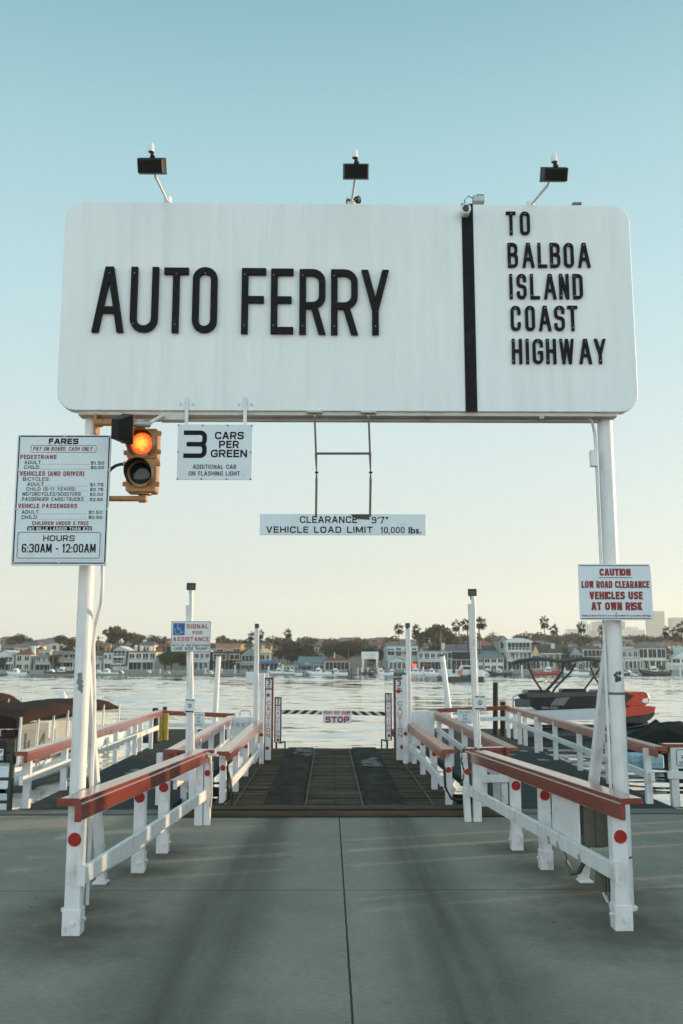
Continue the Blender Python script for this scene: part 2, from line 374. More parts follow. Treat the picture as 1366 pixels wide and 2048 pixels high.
# ---------------------------------------------------------------- ground and water
WZ = -1.2                                # water level
def concrete():
    m = mat("concrete", (.300, .258, .210), .85, .22, 1.1, .35, 70, spec=.15, dirt=(.13, .10, .07), dirt_amt=.6, dirt_scale=.55)
    nt = m.node_tree; N, L = nt.nodes, nt.links; b = N["Principled BSDF"]; src = b.inputs["Base Color"].links[0].from_socket
    geo = N.new("ShaderNodeNewGeometry"); sp = N.new("ShaderNodeSeparateXYZ"); L.new(geo.outputs["Position"], sp.inputs[0])
    def mth(op, a, b_=None, c=None):
        n = N.new("ShaderNodeMath"); n.operation = op
        for i, q in enumerate((a, b_, c)):
            if q is None: continue
            if isinstance(q, (int, float)): n.inputs[i].default_value = q
            else: L.new(q, n.inputs[i])
        return n.outputs[0]
    def band(cx_o, sl_, wid0, wsl, soft):       # soft dark track along y : centre = cx_o + sl_*(11.7-y)
        dy = mth('SUBTRACT', 11.7, sp.outputs[1]); c = mth('MULTIPLY_ADD', dy, sl_, cx_o); w = mth('MULTIPLY_ADD', dy, wsl, wid0)
        d = mth('ABSOLUTE', mth('SUBTRACT', sp.outputs[0], c)); q = mth('DIVIDE', d, w)
        mr = N.new("ShaderNodeMapRange"); mr.interpolation_type = 'SMOOTHSTEP'; mr.inputs[1].default_value = soft; mr.inputs[2].default_value = 1.35; mr.inputs[3].default_value = 1; mr.inputs[4].default_value = 0
        L.new(q, mr.inputs[0]); return mr.outputs[0]
    st = N.new("ShaderNodeTexNoise"); st.inputs["Scale"].default_value = 1; st.inputs["Detail"].default_value = 6
    mp = N.new("ShaderNodeMapping"); mp.inputs["Scale"].default_value = (5, .22, 1); L.new(geo.outputs["Position"], mp.inputs[0]); L.new(mp.outputs[0], st.inputs[0])
    t1 = band(-.62, -.045, .24, .045, .0); t2 = band(.82, .004, .24, .045, .0)
    tk = mth('MULTIPLY', mth('MAXIMUM', t1, t2), mth('MULTIPLY_ADD', st.outputs[0], 1.0, .06))
    mx = N.new("ShaderNodeMix"); mx.data_type = 'RGBA'; mx.inputs[7].default_value = (.036, .034, .030, 1); L.new(tk, mx.inputs[0]); L.new(src, mx.inputs[6])
    fg = N.new("ShaderNodeTexNoise"); fg.inputs["Scale"].default_value = 38; fg.inputs["Detail"].default_value = 5; fg.inputs["Roughness"].default_value = .8; mpf = N.new("ShaderNodeMapping"); mpf.inputs["Scale"].default_value = (.45, 1.6, 1); L.new(geo.outputs["Position"], mpf.inputs[0]); L.new(mpf.outputs[0], fg.inputs[0])
    fr_ = N.new("ShaderNodeMapRange"); fr_.inputs[1].default_value = .3; fr_.inputs[2].default_value = .7; fr_.inputs[3].default_value = .72; fr_.inputs[4].default_value = 1.24; L.new(fg.outputs[0], fr_.inputs[0])
    gv = N.new("ShaderNodeVectorMath"); gv.operation = 'SCALE'; L.new(mx.outputs[2], gv.inputs[0]); L.new(fr_.outputs[0], gv.inputs["Scale"])
    # fine aggregate speckle
    vo = N.new("ShaderNodeTexVoronoi"); vo.inputs["Scale"].default_value = 4.5; L.new(geo.outputs["Position"], vo.inputs[0])
    vr = N.new("ShaderNodeMapRange"); vr.inputs[1].default_value = .05; vr.inputs[2].default_value = .12; vr.inputs[3].default_value = .75; vr.inputs[4].default_value = 0; L.new(vo.outputs["Distance"], vr.inputs[0])
    gate = N.new("ShaderNodeTexNoise"); gate.inputs["Scale"].default_value = 1.7; L.new(geo.outputs["Position"], gate.inputs[0])
    gm = N.new("ShaderNodeMapRange"); gm.inputs[1].default_value = .54; gm.inputs[2].default_value = .60; L.new(gate.outputs[0], gm.inputs[0])
    mx3 = N.new("ShaderNodeMix"); mx3.data_type = 'RGBA'; mx3.inputs[7].default_value = (.03, .027, .022, 1); L.new(mth('MULTIPLY', vr.outputs[0], gm.outputs[0]), mx3.inputs[0]); L.new(gv.outputs[0], mx3.inputs[6])
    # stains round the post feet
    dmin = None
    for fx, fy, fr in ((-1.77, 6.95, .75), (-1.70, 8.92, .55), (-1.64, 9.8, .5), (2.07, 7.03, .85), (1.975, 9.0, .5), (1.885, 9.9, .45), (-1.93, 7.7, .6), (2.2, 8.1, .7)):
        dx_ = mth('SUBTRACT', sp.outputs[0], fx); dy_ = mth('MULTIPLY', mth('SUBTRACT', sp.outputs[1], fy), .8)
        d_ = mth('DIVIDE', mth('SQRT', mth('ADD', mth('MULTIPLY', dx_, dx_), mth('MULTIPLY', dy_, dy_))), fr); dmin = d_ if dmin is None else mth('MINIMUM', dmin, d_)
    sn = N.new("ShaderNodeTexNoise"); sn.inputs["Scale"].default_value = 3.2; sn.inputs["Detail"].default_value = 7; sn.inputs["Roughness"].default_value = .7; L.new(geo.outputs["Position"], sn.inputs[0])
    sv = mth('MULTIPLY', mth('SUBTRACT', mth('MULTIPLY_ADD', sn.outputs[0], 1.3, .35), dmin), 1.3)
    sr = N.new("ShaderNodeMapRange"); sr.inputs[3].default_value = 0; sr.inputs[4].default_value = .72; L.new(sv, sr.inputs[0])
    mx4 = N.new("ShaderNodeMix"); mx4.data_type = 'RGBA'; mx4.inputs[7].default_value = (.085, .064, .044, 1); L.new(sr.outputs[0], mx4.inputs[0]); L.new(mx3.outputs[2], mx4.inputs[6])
    # sawn joints
    wob = N.new("ShaderNodeTexNoise"); wob.inputs["Scale"].default_value = 7; wob.inputs["Detail"].default_value = 4; L.new(geo.outputs["Position"], wob.inputs[0])
    wv = mth('MULTIPLY_ADD', wob.outputs[0], .012, -.006)
    j1 = mth('LESS_THAN', mth('ABSOLUTE', mth('ADD', mth('SUBTRACT', sp.outputs[0], .128), wv)), .007)
    j2 = mth('LESS_THAN', mth('ABSOLUTE', mth('ADD', mth('SUBTRACT', sp.outputs[1], 8.21), wv)), .0065)
    j3 = mth('LESS_THAN', mth('ABSOLUTE', mth('ADD', mth('MULTIPLY_ADD', sp.outputs[0], -.55, mth('SUBTRACT', sp.outputs[1], 11.7)), wv)), .004)
    jn = mth('MAXIMUM', mth('MAXIMUM', j1, j2), mth('MULTIPLY', j3, mth('LESS_THAN', sp.outputs[0], -2)))
    mx2 = N.new("ShaderNodeMix"); mx2.data_type = 'RGBA'; mx2.inputs[7].default_value = (.018, .016, .014, 1); L.new(mth('MULTIPLY', jn, .9), mx2.inputs[0]); L.new(mx4.outputs[2], mx2.inputs[6])
    L.new(mx2.outputs[2], b.inputs["Base Color"])
    return m
QE = 12.42                               # quay edge
g = MB(); g.box((0, (QE - 90) / 2, -1.5), (240, QE + 90, 3.0)); tag(g.build("ground", concrete()), kind='structure')
def watermat():
    m = bpy.data.materials.new("harbour_water"); m.use_nodes = True; N, L = m.node_tree.nodes, m.node_tree.links; b = N["Principled BSDF"]
    geo = N.new("ShaderNodeNewGeometry"); last = None
    for sc_, dist, st_, sx in ((5.0, .0015, .5, .5), (11.0, .0006, .5, .6)):
        mp = N.new("ShaderNodeMapping"); mp.inputs["Scale"].default_value = (sx, 1, 1); mp.inputs["Rotation"].default_value = (0, 0, .15 * sc_); L.new(geo.outputs["Position"], mp.inputs[0])
        n = N.new("ShaderNodeTexNoise"); n.inputs["Scale"].default_value = sc_; n.inputs["Detail"].default_value = 3; L.new(mp.outputs[0], n.inputs[0])
        bp = N.new("ShaderNodeBump"); bp.inputs["Strength"].default_value = st_; bp.inputs["Distance"].default_value = dist; L.new(n.outputs[0], bp.inputs["Height"])
        if last is not None: L.new(last, bp.inputs["Normal"])
        last = bp.outputs[0]
    N.remove(b); out = N["Material Output"]
    gl = N.new("ShaderNodeBsdfGlossy"); gl.inputs["Roughness"].default_value = .05; gl.inputs["Color"].default_value = (.98, .98, .96, 1)
    df = N.new("ShaderNodeBsdfDiffuse"); df.inputs["Color"].default_value = (.014, .024, .023, 1); fz = N.new("ShaderNodeFresnel"); fz.inputs["IOR"].default_value = 1.4
    pw = N.new("ShaderNodeMath"); pw.operation = 'POWER'; pw.inputs[1].default_value = .34; L.new(fz.outputs[0], pw.inputs[0]); ms = N.new("ShaderNodeMixShader")
    for n_ in (gl, df, fz): L.new(last, n_.inputs["Normal"])
    L.new(pw.outputs[0], ms.inputs[0]); L.new(df.outputs[0], ms.inputs[1]); L.new(gl.outputs[0], ms.inputs[2]); L.new(ms.outputs[0], out.inputs["Surface"]); return m
def water_sheet():                        # real waves: a fine grid of summed wave trains, flat sheets beyond it
    import numpy as np
    rs = np.random.RandomState(4); ys = [QE - .3]
    while ys[-1] < 236: ys.append(ys[-1] + min(.50, .11 + .0040 * (ys[-1] - 12)))
    ys = np.array(ys); nx = 300; us = np.linspace(-1, 1, nx); Yg = np.repeat(ys[:, None], nx, 1); Xg = us[None, :] * (.52 * Yg + 10)
    Z = np.zeros_like(Yg); K = 64
    for k in range(K):
        lam = .45 * (9 / .45) ** (k / (K - 1)); th = rs.normal(0, .42) + .12; kx, ky = 2 * np.pi / lam * np.sin(th), 2 * np.pi / lam * np.cos(th)
        res = np.clip((lam / (2.6 * np.gradient(ys)) - .6) / .8, 0, 1)[:, None]
        Z += WAVE * lam / (2 * np.pi) / np.sqrt(K / 2) * res * np.sin(kx * Xg + ky * Yg + rs.uniform(0, 6.28))
    Z *= (.75 + .45 * np.sin(Xg * .11 + 1.3 * np.sin(Yg * .035)) * np.sin(Yg * .06 + Xg * .03))
    Z *= 1 + 1.15 * np.clip((Yg - 28) / 60, 0, 1)
    co = np.stack([Xg, Yg, WZ + Z], -1).reshape(-1, 3); n, m_ = len(ys), nx
    idx = np.arange(n * m_).reshape(n, m_); q = np.stack([idx[:-1, :-1], idx[:-1, 1:], idx[1:, 1:], idx[1:, :-1]], -1).reshape(-1, 4)
    e = len(co); far = np.array([(-900, QE - .3, WZ), (Xg[0, 0], QE - .3, WZ), (Xg[-1, 0], ys[-1], WZ), (-900, ys[-1], WZ), (900, QE - .3, WZ), (Xg[0, -1], QE - .3, WZ), (Xg[-1, -1], ys[-1], WZ), (900, ys[-1], WZ)])
    co = np.vstack([co, far]); q = np.vstack([q, [[e, e + 1, e + 2, e + 3], [e + 5, e + 4, e + 7, e + 6]]])
    me = bpy.data.meshes.new("water"); me.vertices.add(len(co)); me.vertices.foreach_set("co", co.ravel()); me.loops.add(q.size); me.loops.foreach_set("vertex_index", q.ravel().astype(np.int32))
    me.polygons.add(len(q)); me.polygons.foreach_set("loop_start", np.arange(0, q.size, 4, dtype=np.int32)); me.polygons.foreach_set("loop_total", np.full(len(q), 4, dtype=np.int32)); me.polygons.foreach_set("use_smooth", np.ones(len(q), dtype=bool))
    me.update(); me.validate(); me.materials.append(watermat()); o = bpy.data.objects.new("water", me); COL.objects.link(o); return o
WAVE = .046
tag(water_sheet(), kind='structure')
kb = MB(); kb.box((.09, 12.14, .03), (4.3, .46, .06)); kb.box((.09, 12.20, .075), (3.6, .26, .03)); 
tag(kb.build("kerb", TIMBER, bevel=.015), kind='structure')
kb = MB(); kb.box((-12, 12.27, .012), (19.8, .3, .024)); kb.box((13, 12.27, .012), (21.5, .3, .024)); tag(kb.build("quay_edge", CONC2, bevel=.01), kind='structure')

# ---------------------------------------------------------------- the big gantry sign
BY = 7.42                                # front of the board
gs = thing("gantry_sign", "huge white roadway sign board on two round white poles, black cut-out letters", "sign", (0.17, 7.56, 0))
c0, c1 = at(110, 806, BY), at(1281, 800, BY)
bz0, bz1 = at(683, 822, BY).z, at(683, 407, BY).z
bx0, bx1 = (at(109, 790, BY).x + at(135, 430, BY).x) / 2, (at(1281, 790, BY).x + at(1254, 440, BY).x) / 2
mb = MB(); plate(mb, bx0, bx1, bz0, bz1, BY, .10, .15)
panel = mb.build("panel", BOARD, gs, bevel=.004)
ST = BY - .0005
def cut_letter(ch, x0, x1, y0, y1, t, depth, sc=1.0):
    sh = Sheet(ST); a, b, c, d = sh.box(x0, x1, y0, y1); q = MB(); put.t = t
    put(q, Pl((0, ST, 0)), glyph(ch, b - a, d - c, t), a, c, depth)
    for zz in (.12, .9): q.disc((a + (b - a) * (.5 if ch in 'OCGSTIY' else .12 if ch not in 'A' else .5), ST - depth - .001, c + (d - c) * zz), (0, -1, 0), .004, .002, 8, 1)
    q.build("letter", [BLACK, GALV], gs)
for ch, x0, x1, y0, y1 in (('A', 187, 250, 536, 666), ('U', 262, 317.5, 536.5, 666), ('T', 328, 377, 538, 667), ('O', 385.5, 435, 537, 667),
                           ('F', 483.5, 532, 539, 669), ('E', 542, 587, 540, 669), ('R', 599, 651, 541, 670), ('R', 662, 715.5, 541.5, 671), ('Y', 723, 778, 542.5, 671)):
    cut_letter(ch, x0, x1, y0, y1, .054, .032)
for row, y0, y1, cells in (("TO", 425, 471, [(1012, 1031), (1039.5, 1059)]), ("BALBOA", 487.5, 536, [(1015, 1035), (1044, 1067.6), (1075, 1093), (1099.5, 1119.5), (1127, 1146.5), (1155, 1179.5)]),
                           ("ISLAND", 549.5, 599, [(1018, 1025), (1033, 1052), (1060, 1078.5), (1087, 1111.6), (1118, 1137), (1145, 1164.5)]),
                           ("COAST", 613, 662.5, [(1021, 1040.5), (1050, 1069), (1077, 1101.5), (1108, 1128.5), (1134.6, 1154.5)]),
                           ("HIGHWAY", 679, 728.5, [(1023.6, 1043.5), (1051, 1057.5), (1065, 1085.5), (1092, 1111.5), (1118.5, 1147.5), (1157.6, 1182.5), (1188, 1211)])):
    for ch, (x0, x1) in zip(row, cells): cut_letter(ch, x0, x1, y0, y1, .0235, .02)
mb = MB(); dx0, dx1 = at(922, 430, BY).x, at(944, 430, BY).x
sx = (at(932, 800, BY).x + at(922, 430, BY).x) / 2; sx1 = (at(956, 800, BY).x + at(944, 430, BY).x) / 2
plate(mb, sx, sx1, bz0 - .003, bz1 + .003, BY - .008, .0085); mb.build("divider_strip", BLACK, gs)
mb = MB(); mb.box(((bx0 + bx1) / 2, BY + .09, bz0 - .016), (bx1 - bx0 - .34, .14, .034)); mb.box(((bx0 + bx1) / 2, BY + .13, bz0 - .045), (bx1 - bx0 - .6, .05, .022))
mb.box((at(345, 828, BY).x, BY + .06, bz0 - .05), (.2, .1, .05)); mb.box((at(1085, 828, BY).x, BY + .05, bz0 - .03), (.04, .05, .04))
mb.build("support_beam", RUSTWHITE, gs, bevel=.003)
mb = MB(); mb.box(((bx0 + bx1) / 2, BY + .14, (bz0 + bz1) / 2), (bx1 - bx0 - .3, .08, bz1 - bz0 - .3)); mb.build("back_frame", WHITE, gs)
PLX, PRX, PY = -1.932, 2.265, 7.58
for x in (PLX, PRX):
    mb = MB(); mb.tube([(x, PY, -.1), (x, PY, bz0 + .02)], .061, 28)
    mb.tube([(x, PY, 0), (x, PY, .02)], .085, 20); mb.build("pole", POLEW, gs)
for x, xb in ((PLX, -1.93), (PRX, 2.185)):
    mb = MB(); mb.bar((xb, 8.52, 0), (x - .02, 7.67, 2.0), .075, .075); mb.bar((xb, 8.54, .012), (xb, 8.4, .012), .12, .02); mb.build("brace", WHITE, gs, bevel=.006)
mb = MB()
mb.tube([at(205, 1126, 7.5), at(205, 1170, 7.5), at(202, 1205, 7.52), at(192, 1245, 7.62), at(187, 1290, 7.65), V((-1.845, 7.66, 1.5)), V((-1.845, 7.67, .62)), V((-1.845, 7.67, .02))], .014, 10)
mb.build("conduit", WHITE, gs)
mb = MB(); mb.tube([at(1085, 832, 7.5), at(1170, 832, 7.5), at(1184, 842, 7.52), at(1190, 870, 7.54), at(1192, 900, 7.55)], .014, 8)
q0, q1 = at(1188, 900, 7.5), at(1191, 932, 7.5); mb.box(((q0.x + q1.x) / 2 - .005, 7.52, (q0.z + q1.z) / 2), (.05, .06, .13))
mb.tube([at(1193, 930, 7.56), V((PRX - .078, 7.585, 2.4)), V((PRX - .078, 7.585, .05))], .012, 8); mb.build("conduit", POLEW, gs)
# peeling patches of paint where stickers were torn from the poles
def patch(name, px, py0, py1, wpx, Y, n, seed, m_):
    r_ = random.Random(seed); q = MB(); x = PLX if px < 683 else PRX
    for i in range(n):
        c = at(px + r_.uniform(-wpx, wpx), r_.uniform(py0, py1), 7.52); w, h = r_.uniform(.004, .013), r_.uniform(.004, .02)
        pts = [(c.x + cos(t_) * w * r_.uniform(.6, 1.3), c.z + sin(t_) * h * r_.uniform(.6, 1.3)) for t_ in [k * 2 * pi / 8 for k in range(8)]]
        yy = lambda X: PY - math.sqrt(max(1e-6, .0612 ** 2 - (X - x) ** 2)) - .0006 - i * 2e-5
        q.add([(X, yy(X), Z) for X, Z in pts], [tuple(range(8))])
    q.build(name, m_, gs)
patch("sticker_scar", 160, 1348, 1382, 4.5, 7.5, 60, 3, mat("scar_grey", (.22, .23, .23), .7, .4, 60))
patch("sticker_scar", 1235, 1345, 1364, 5, 7.5, 22, 4, mat("scar_dark", (.05, .06, .06), .7, .4, 60))
for za_, zb_ in ((at(1237, 1390, 7.5).z, at(1237, 1385, 7.5).z), (at(1250, 1719, 7.5).z, at(1250, 1715, 7.5).z)): mb = MB(); mb.tube([(PRX, PY, za_), (PRX, PY, zb_)], .0622, 28); mb.build("strap", RUSTROD, gs)

# floodlights above the board
def floodlight(bx, by, tx, ty, cx, cy, w, h, tilt, label):
    base = at(bx, by, BY + .06); top = at(tx, ty, 6.75); c = at(cx, cy, 6.78)
    t = thing("sign_floodlight", label, "floodlight", base, "floodlights on arms above the sign board")
    q = MB(); q.tube([base - V((0, 0, .02)), base + V((0, 0, .03))], .035, 12); q.tube([base, V((c.x + (base.x - c.x) * .35, 6.95, base.z + (c.z - base.z) * .95)), V((c.x + .01, 6.82, top.z - .07)), top - V((0, 0, .05))], .011, 8); q.build("arm", WHITE, t)
    q = MB(); q.tube([top - V((0, 0, .07)), top - V((0, 0, .012)), top], .024, 12, r2=.014); q.build("junction_cap", WHITE, t)
    q = MB(); q.tube([top - V((-.012, 0, .15)), top - V((-.006, 0, .065))], .014, 8); q.ball(top - V((-.012, 0, .11)), (.022, .022, .018), 8); q.build("knuckle", LAMPBLK, t)
    R = Matrix.Rotation(tilt, 3, 'X')
    def rr(hw, y, zt, zb): return [c + R @ V(p) for p in ((-hw, y, zb), (hw, y, zb), (hw, y, zt), (-hw, y, zt))]
    q = MB(); q.loft([rr(w * .44, -.075, h * .38, -h * .40), rr(w * .47, -.06, h * .46, -h * .46), rr(w * .5, .05, h * .5, -h * .5)], 0, True, True, False); q.build("housing", LAMPBLK, t, bevel=.003)
    q = MB(); q.loft([rr(w * .52, .05, h * .53, -h * .53), rr(w * .52, .064, h * .53, -h * .53)], 0, True, True, False); q.build("lens_frame", GALV, t)
floodlight(335, 402, 303, 287, 303, 332, .205, .115, radians(28), "black floodlight leaning left on its arm above the words AUTO FERRY")
floodlight(703, 405, 710, 299, 712, 343, .192, .112, radians(28), "black floodlight above the middle of the white board, beside a clump of bird nest")
floodlight(1061, 411, 1108, 307, 1109, 349, .192, .105, radians(28), "black floodlight leaning right above the words TO BALBOA ISLAND")
q = MB(); r_ = random.Random(5); c = at(706, 404, BY + .05)
for i in range(26): q.bar(c + V((r_.uniform(-.06, .06), r_.uniform(-.03, .03), r_.uniform(-.01, .02))), c + V((r_.uniform(-.06, .07), r_.uniform(-.04, .04), r_.uniform(0, .04))), .008, .006)
tag(q.build("bird_nest", LAMPBLK), "small dark clump of twigs at the foot of the middle floodlight", "nest")
# camera and boxes on the board's top edge
cp = at(934, 418, BY - .09)
t = thing("security_camera", "white bullet camera over the top of the black divider strip", "camera", cp)
q = MB(); q.tube([cp + V((-.01, .0, 0)), cp + V((-.008, .10, .004))], .040, 18); q.tube([cp + V((-.012, -.012, 0)), cp + V((-.01, .002, 0))], .043, 18); q.build("body", WHITE, t)
q = MB(); q.disc(cp + V((-.006, -.0125, 0)), (0, -1, 0), .032, .003, 18); q.build("lens", mat("lens_black", (.008, .008, .01), .1), t)
q = MB(); q.bar(cp + V((-.01, .06, .03)), cp + V((-.01, .1, .06)), .02, .02); q.build("bracket", WHITE, t)
bc = at(957, 400, BY + .05)
t = thing("junction_box", "small grey electrical box standing on the board behind the bullet camera", "box", bc)
q = MB(); q.box(bc, (.10, .07, .055)); q.build("enclosure", GALV, t, bevel=.004)
q = MB(); q.box(bc + V((.012, 0, .033)), (.06, .05, .01)); q.tube([bc + V((.045, 0, .034)), bc + V((.035, 0, .046)), bc + V((0, 0, .04))], .006, 6); q.build("cover", LAMPBLK, t)
q = MB(); q.tube([bc + V((-.05, -.01, .01)), bc + V((-.09, -.03, .02)), bc + V((-.125, -.05, -.03)), cp + V((0, .08, .03))], .004, 6); q.build("cable", RUBBER, t)
q = MB(); c = at(1153, 409, BY + .05); q.box(c, (.075, .05, .016)); q.box(c + V((.02, 0, .008)), (.03, .03, .01)); tag(q.build("mounting_plate", RUSTROD), "rusty leftover plate on the board's top edge, right of the last floodlight", "plate")

# ---------------------------------------------------------------- hanging and pole signs
# fares board
FY = 7.355
t = thing("fares_sign", "tall grey-white fares board with black border and hours box on left pole", "sign", (PLX, FY, at(120, 1131, FY).z))
fx0, fx1, fz0, fz1 = (at(36, 870, FY).x + at(21, 1131, FY).x) / 2, (at(222, 870, FY).x + at(214, 1131, FY).x) / 2, at(118, 1131, FY).z, at(128, 870, FY).z
q = MB(); plate(q, fx0, fx1, fz0, fz1, FY, .012, .01); q.build("panel", SIGNG, t, bevel=.002)
q = MB(); put.t = .009; P = Pl((0, FY - .0012, 0)); put(q, P, [('s', rp([(fx0 + .016, fz0 + .019), (fx0 + .016, fz1 - .011), (fx1 - .015, fz1 - .011), (fx1 - .015, fz0 + .019)], 0, True), True)], 0, 0); q.build("border", INK, t)
s = Sheet(FY - .0015, 30, 870, 195 / 1366); s2 = Sheet(FY - .0015, 20, 1000, 200 / 1366); bk = MB(); rd = MB(); wh = MB()
s.t(bk, "FARES", 475, 890, 48, 128, bold=.24, gap=.12)
s.t(rd, "PAY ON BOARD, CASH ONLY", 252, 1078, 165, 220, bold=.17, shear=.22); s.rrect(bk, 222, 1136, 146, 242, .009, .0028)
s.t(rd, "PEDESTRIANS", 75, 580, 277, 335, bold=.2); s.t(bk, "ADULT", 132, 362, 358, 408, bold=.15); s.t(bk, "CHILD", 126, 338, 424, 474, bold=.15)
s.t(bk, "$1.50", 1064, 1248, 370, 414, bold=.17); s.t(bk, "$0.50", 1062, 1246, 434, 478, bold=.17)
s.t(rd, "VEHICLES (AND DRIVER)", 66, 968, 508, 572, bold=.2); s.t(bk, "BICYCLES:", 112, 490, 592, 642, bold=.14)
s.t(bk, "ADULT", 170, 404, 664, 712, bold=.15); s.t(bk, "CHILD (5-11 YEARS)", 160, 846, 732, 780, bold=.14)
s.t(bk, "$1.75", 1052, 1240, 676, 720, bold=.17); s.t(bk, "$0.75", 1050, 1236, 742, 786, bold=.17)
s.t(bk, "MOTORCYCLES/SCOOTERS", 106, 920, 800, 852, bold=.14); s.t(bk, "$2.00", 1050, 1232, 810, 854, bold=.17)
s.t(bk, "PASSENGER CARS/TRUCKS", 98, 960, 872, 924, bold=.14); s.t(bk, "$2.50", 1048, 1230, 882, 926, bold=.17)
s2.t(rd, "VEHICLE PASSENGERS", 112, 916, 50, 110, bold=.2); s2.t(bk, "ADULT", 160, 390, 138, 188, bold=.15); s2.t(bk, "CHILD", 156, 366, 208, 258, bold=.15)
s2.t(bk, "$1.50", 1076, 1262, 146, 190, bold=.17); s2.t(bk, "$0.50", 1074, 1258, 214, 258, bold=.17)
s2.t(rd, "CHILDREN UNDER 5 FREE", 302, 1074, 290, 342, bold=.18)
a, b, c, d = s2.box(234, 1120, 358, 416); bx_ = MB(); bx_.add([(p.x, FY - .0013, p.y) for p in rp([(a, c), (a, d), (b, d), (b, c)], [0, .012, .012, 0], True)], [tuple(range(14))]); bx_.build("no_bills_strip", INK, t)
s3 = Sheet(FY - .0026, 20, 1000, 200 / 1366); s3.t(wh, "NO BILLS LARGER THAN $20", 254, 1108, 372, 414, bold=.18); wh.build("white_lettering", WHITEINK, t)
a, b, c, d = s2.box(76, 1250, 424, 826); q = MB(); plate(q, a, b, c, d, FY - .003, .0029, .014); q.build("hours_plate", SIGNG, t)
s4 = Sheet(FY - .0045, 20, 1000, 200 / 1366); s4.rrect(bk, 102, 1228, 440, 794, .012, .0042); s4.t(bk, "HOURS", 454, 884, 482, 562, bold=.17, gap=.2); s4.t(bk, "6:30AM - 12:00AM", 160, 1170, 598, 718, bold=.145, gap=.2)
for x0, x1, y in ((366, 1050, 410), (344, 1050, 477), (408, 1036, 716), (850, 1036, 784), (926, 1036, 856), (966, 1026, 926)):
    n = int((x1 - x0) / 20)
    for i in range(n): s.rect(bk, x0 + i * 20, x0 + i * 20 + 9, y - 2, y + 3)
for x0, x1, y in ((394, 1060, 188), (372, 1062, 260)):
    for i in range(int((x1 - x0) / 20)): s2.rect(bk, x0 + i * 20, x0 + i * 20 + 9, y - 2, y + 3)
bk.build("black_lettering", INK, t); rd.build("red_lettering", REDINK, t)
for i, (u, v) in enumerate([(u, v) for u in (0, .5, 1) for v in (0, .27, .58, 1) if u != .5 or v in (0, 1)]):
    q = MB(); q.disc((fx0 + .016 + u * (fx1 - fx0 - .031), FY - .001, fz1 - .011 - v * (fz1 - fz0 - .030)), (0, -1, 0), .008, .006, 10); q.build("bolt", GALV, t)
q = MB(); q.box((PLX, FY + .03, fz1 - .2), (.16, .04, .03)); q.box((PLX, FY + .03, fz0 + .2), (.16, .04, .03)); q.build("clamp", GALV, t)

# three cars sign, hung from the beam
CY = 7.40
s = Sheet(CY - .0015, 345, 840, 170 / 1366); a, b, c, d = s.box(78, 1280, 72, 962)
t = thing("cars_per_green_sign", "small hanging grey sign with a large black 3 and CARS PER GREEN", "sign", ((a + b) / 2, CY, c))
q = MB(); plate(q, a, b, c, d, CY, .008); q.build("panel", SIGNG, t, bevel=.0015)
bk = MB()
def three(sh, mb_, x0, x1, y0, y1):
    A, B, C, D_ = sh.box(x0, x1, y0, y1); h = D_ - C; tt = h * .165; put.t = tt; m_ = (C + D_) / 2; r = h * .15
    put(mb_, sh.pl, [('s', rp([(A, D_ - tt / 2), (B - tt / 2, D_ - tt / 2), (B - tt / 2, m_), (A + (B - A) * .13, m_)], r, False), False), ('s', rp([(A + (B - A) * .13, m_), (B - tt / 2, m_), (B - tt / 2, C + tt / 2), (A, C + tt / 2)], r, False), False)], 0, 0)
    q_ = [V((B - tt * 1.25, m_ - tt * .5)), V((B - tt * .62, m_)), V((B - tt * 1.25, m_ + tt * .5))]
    put(mb_, sh.pl, [('p', q_)], 0, 0)
three(s, bk, 178, 552, 168, 610)
s.t(bk, "CARS", 682, 1146, 190, 310, bold=.2, gap=.14); s.t(bk, "PER", 748, 1068, 332, 452, bold=.2, gap=.16); s.t(bk, "GREEN", 616, 1198, 478, 598, bold=.2, gap=.16)
s.t(bk, "ADDITIONAL CAR", 326, 1026, 716, 786, bold=.15); s.t(bk, "ON FLASHING LIGHT", 262, 1084, 824, 894, bold=.15); bk.build("black_lettering", INK, t)
for x, y in ((96, 86), (486, 86), (890, 88), (1274, 92), (88, 510), (1258, 518), (76, 948), (462, 948), (868, 948), (1256, 952)):
    p = s.X(x, y); q = MB(); q.disc((p.x, CY, p.z), (0, -1, 0), .006, .004, 8); q.build("rivet", LAMPBLK, t)
for px in (373, 490):
    p = at(px, 830, CY + .01); q = MB(); q.box((p.x, CY + .012, (d + bz0) / 2 + .03), (.028, .006, bz0 - d + .16)); q.box((p.x, BY - .006, bz0 + .05), (.028, .006, .06)); q.build("hanger_strap", WHITE, t)
    q = MB(); [q.disc((p.x + o_, BY - .006, bz0 + .05), (0, -1, 0), .007, .006, 8) for o_ in (-.05, .05)]; q.build("hanger_bolts", GALV, t)

# clearance sign on two jointed rods
s = Sheet(CY - .0015, 330, 800, 540 / 1366); a, b, c, d = s.box(479, 1321, 577, 683)
t = thing("clearance_sign", "long narrow grey sign giving clearance and load limit, hung on two rusty rods", "sign", ((a + b) / 2, CY, c))
q = MB(); plate(q, a, b, c, d, CY, .012); q.build("panel", SIGNG, t, bevel=.0015)
bk = MB(); s.t(bk, "CLEARANCE", 682, 972, 588, 622, bold=.17, gap=.22); s.t(bk, "VEHICLE LOAD LIMIT", 512, 1050, 640, 672, bold=.18, gap=.24); s.t(bk, "10,000", 1092, 1212, 642, 674, bold=.15)
s.t(bk, "9'7\"", 1046, 1128, 591, 624, bold=.15)
A, B, C, D_ = s.box(1232, 1296, 642, 676); small_text(bk, "lbs.", A, B, C, D_, CY - .002, .02); bk.build("black_lettering", INK, t)
q = MB(); A, B, C, D_ = s.box(938, 1036, 579, 606)
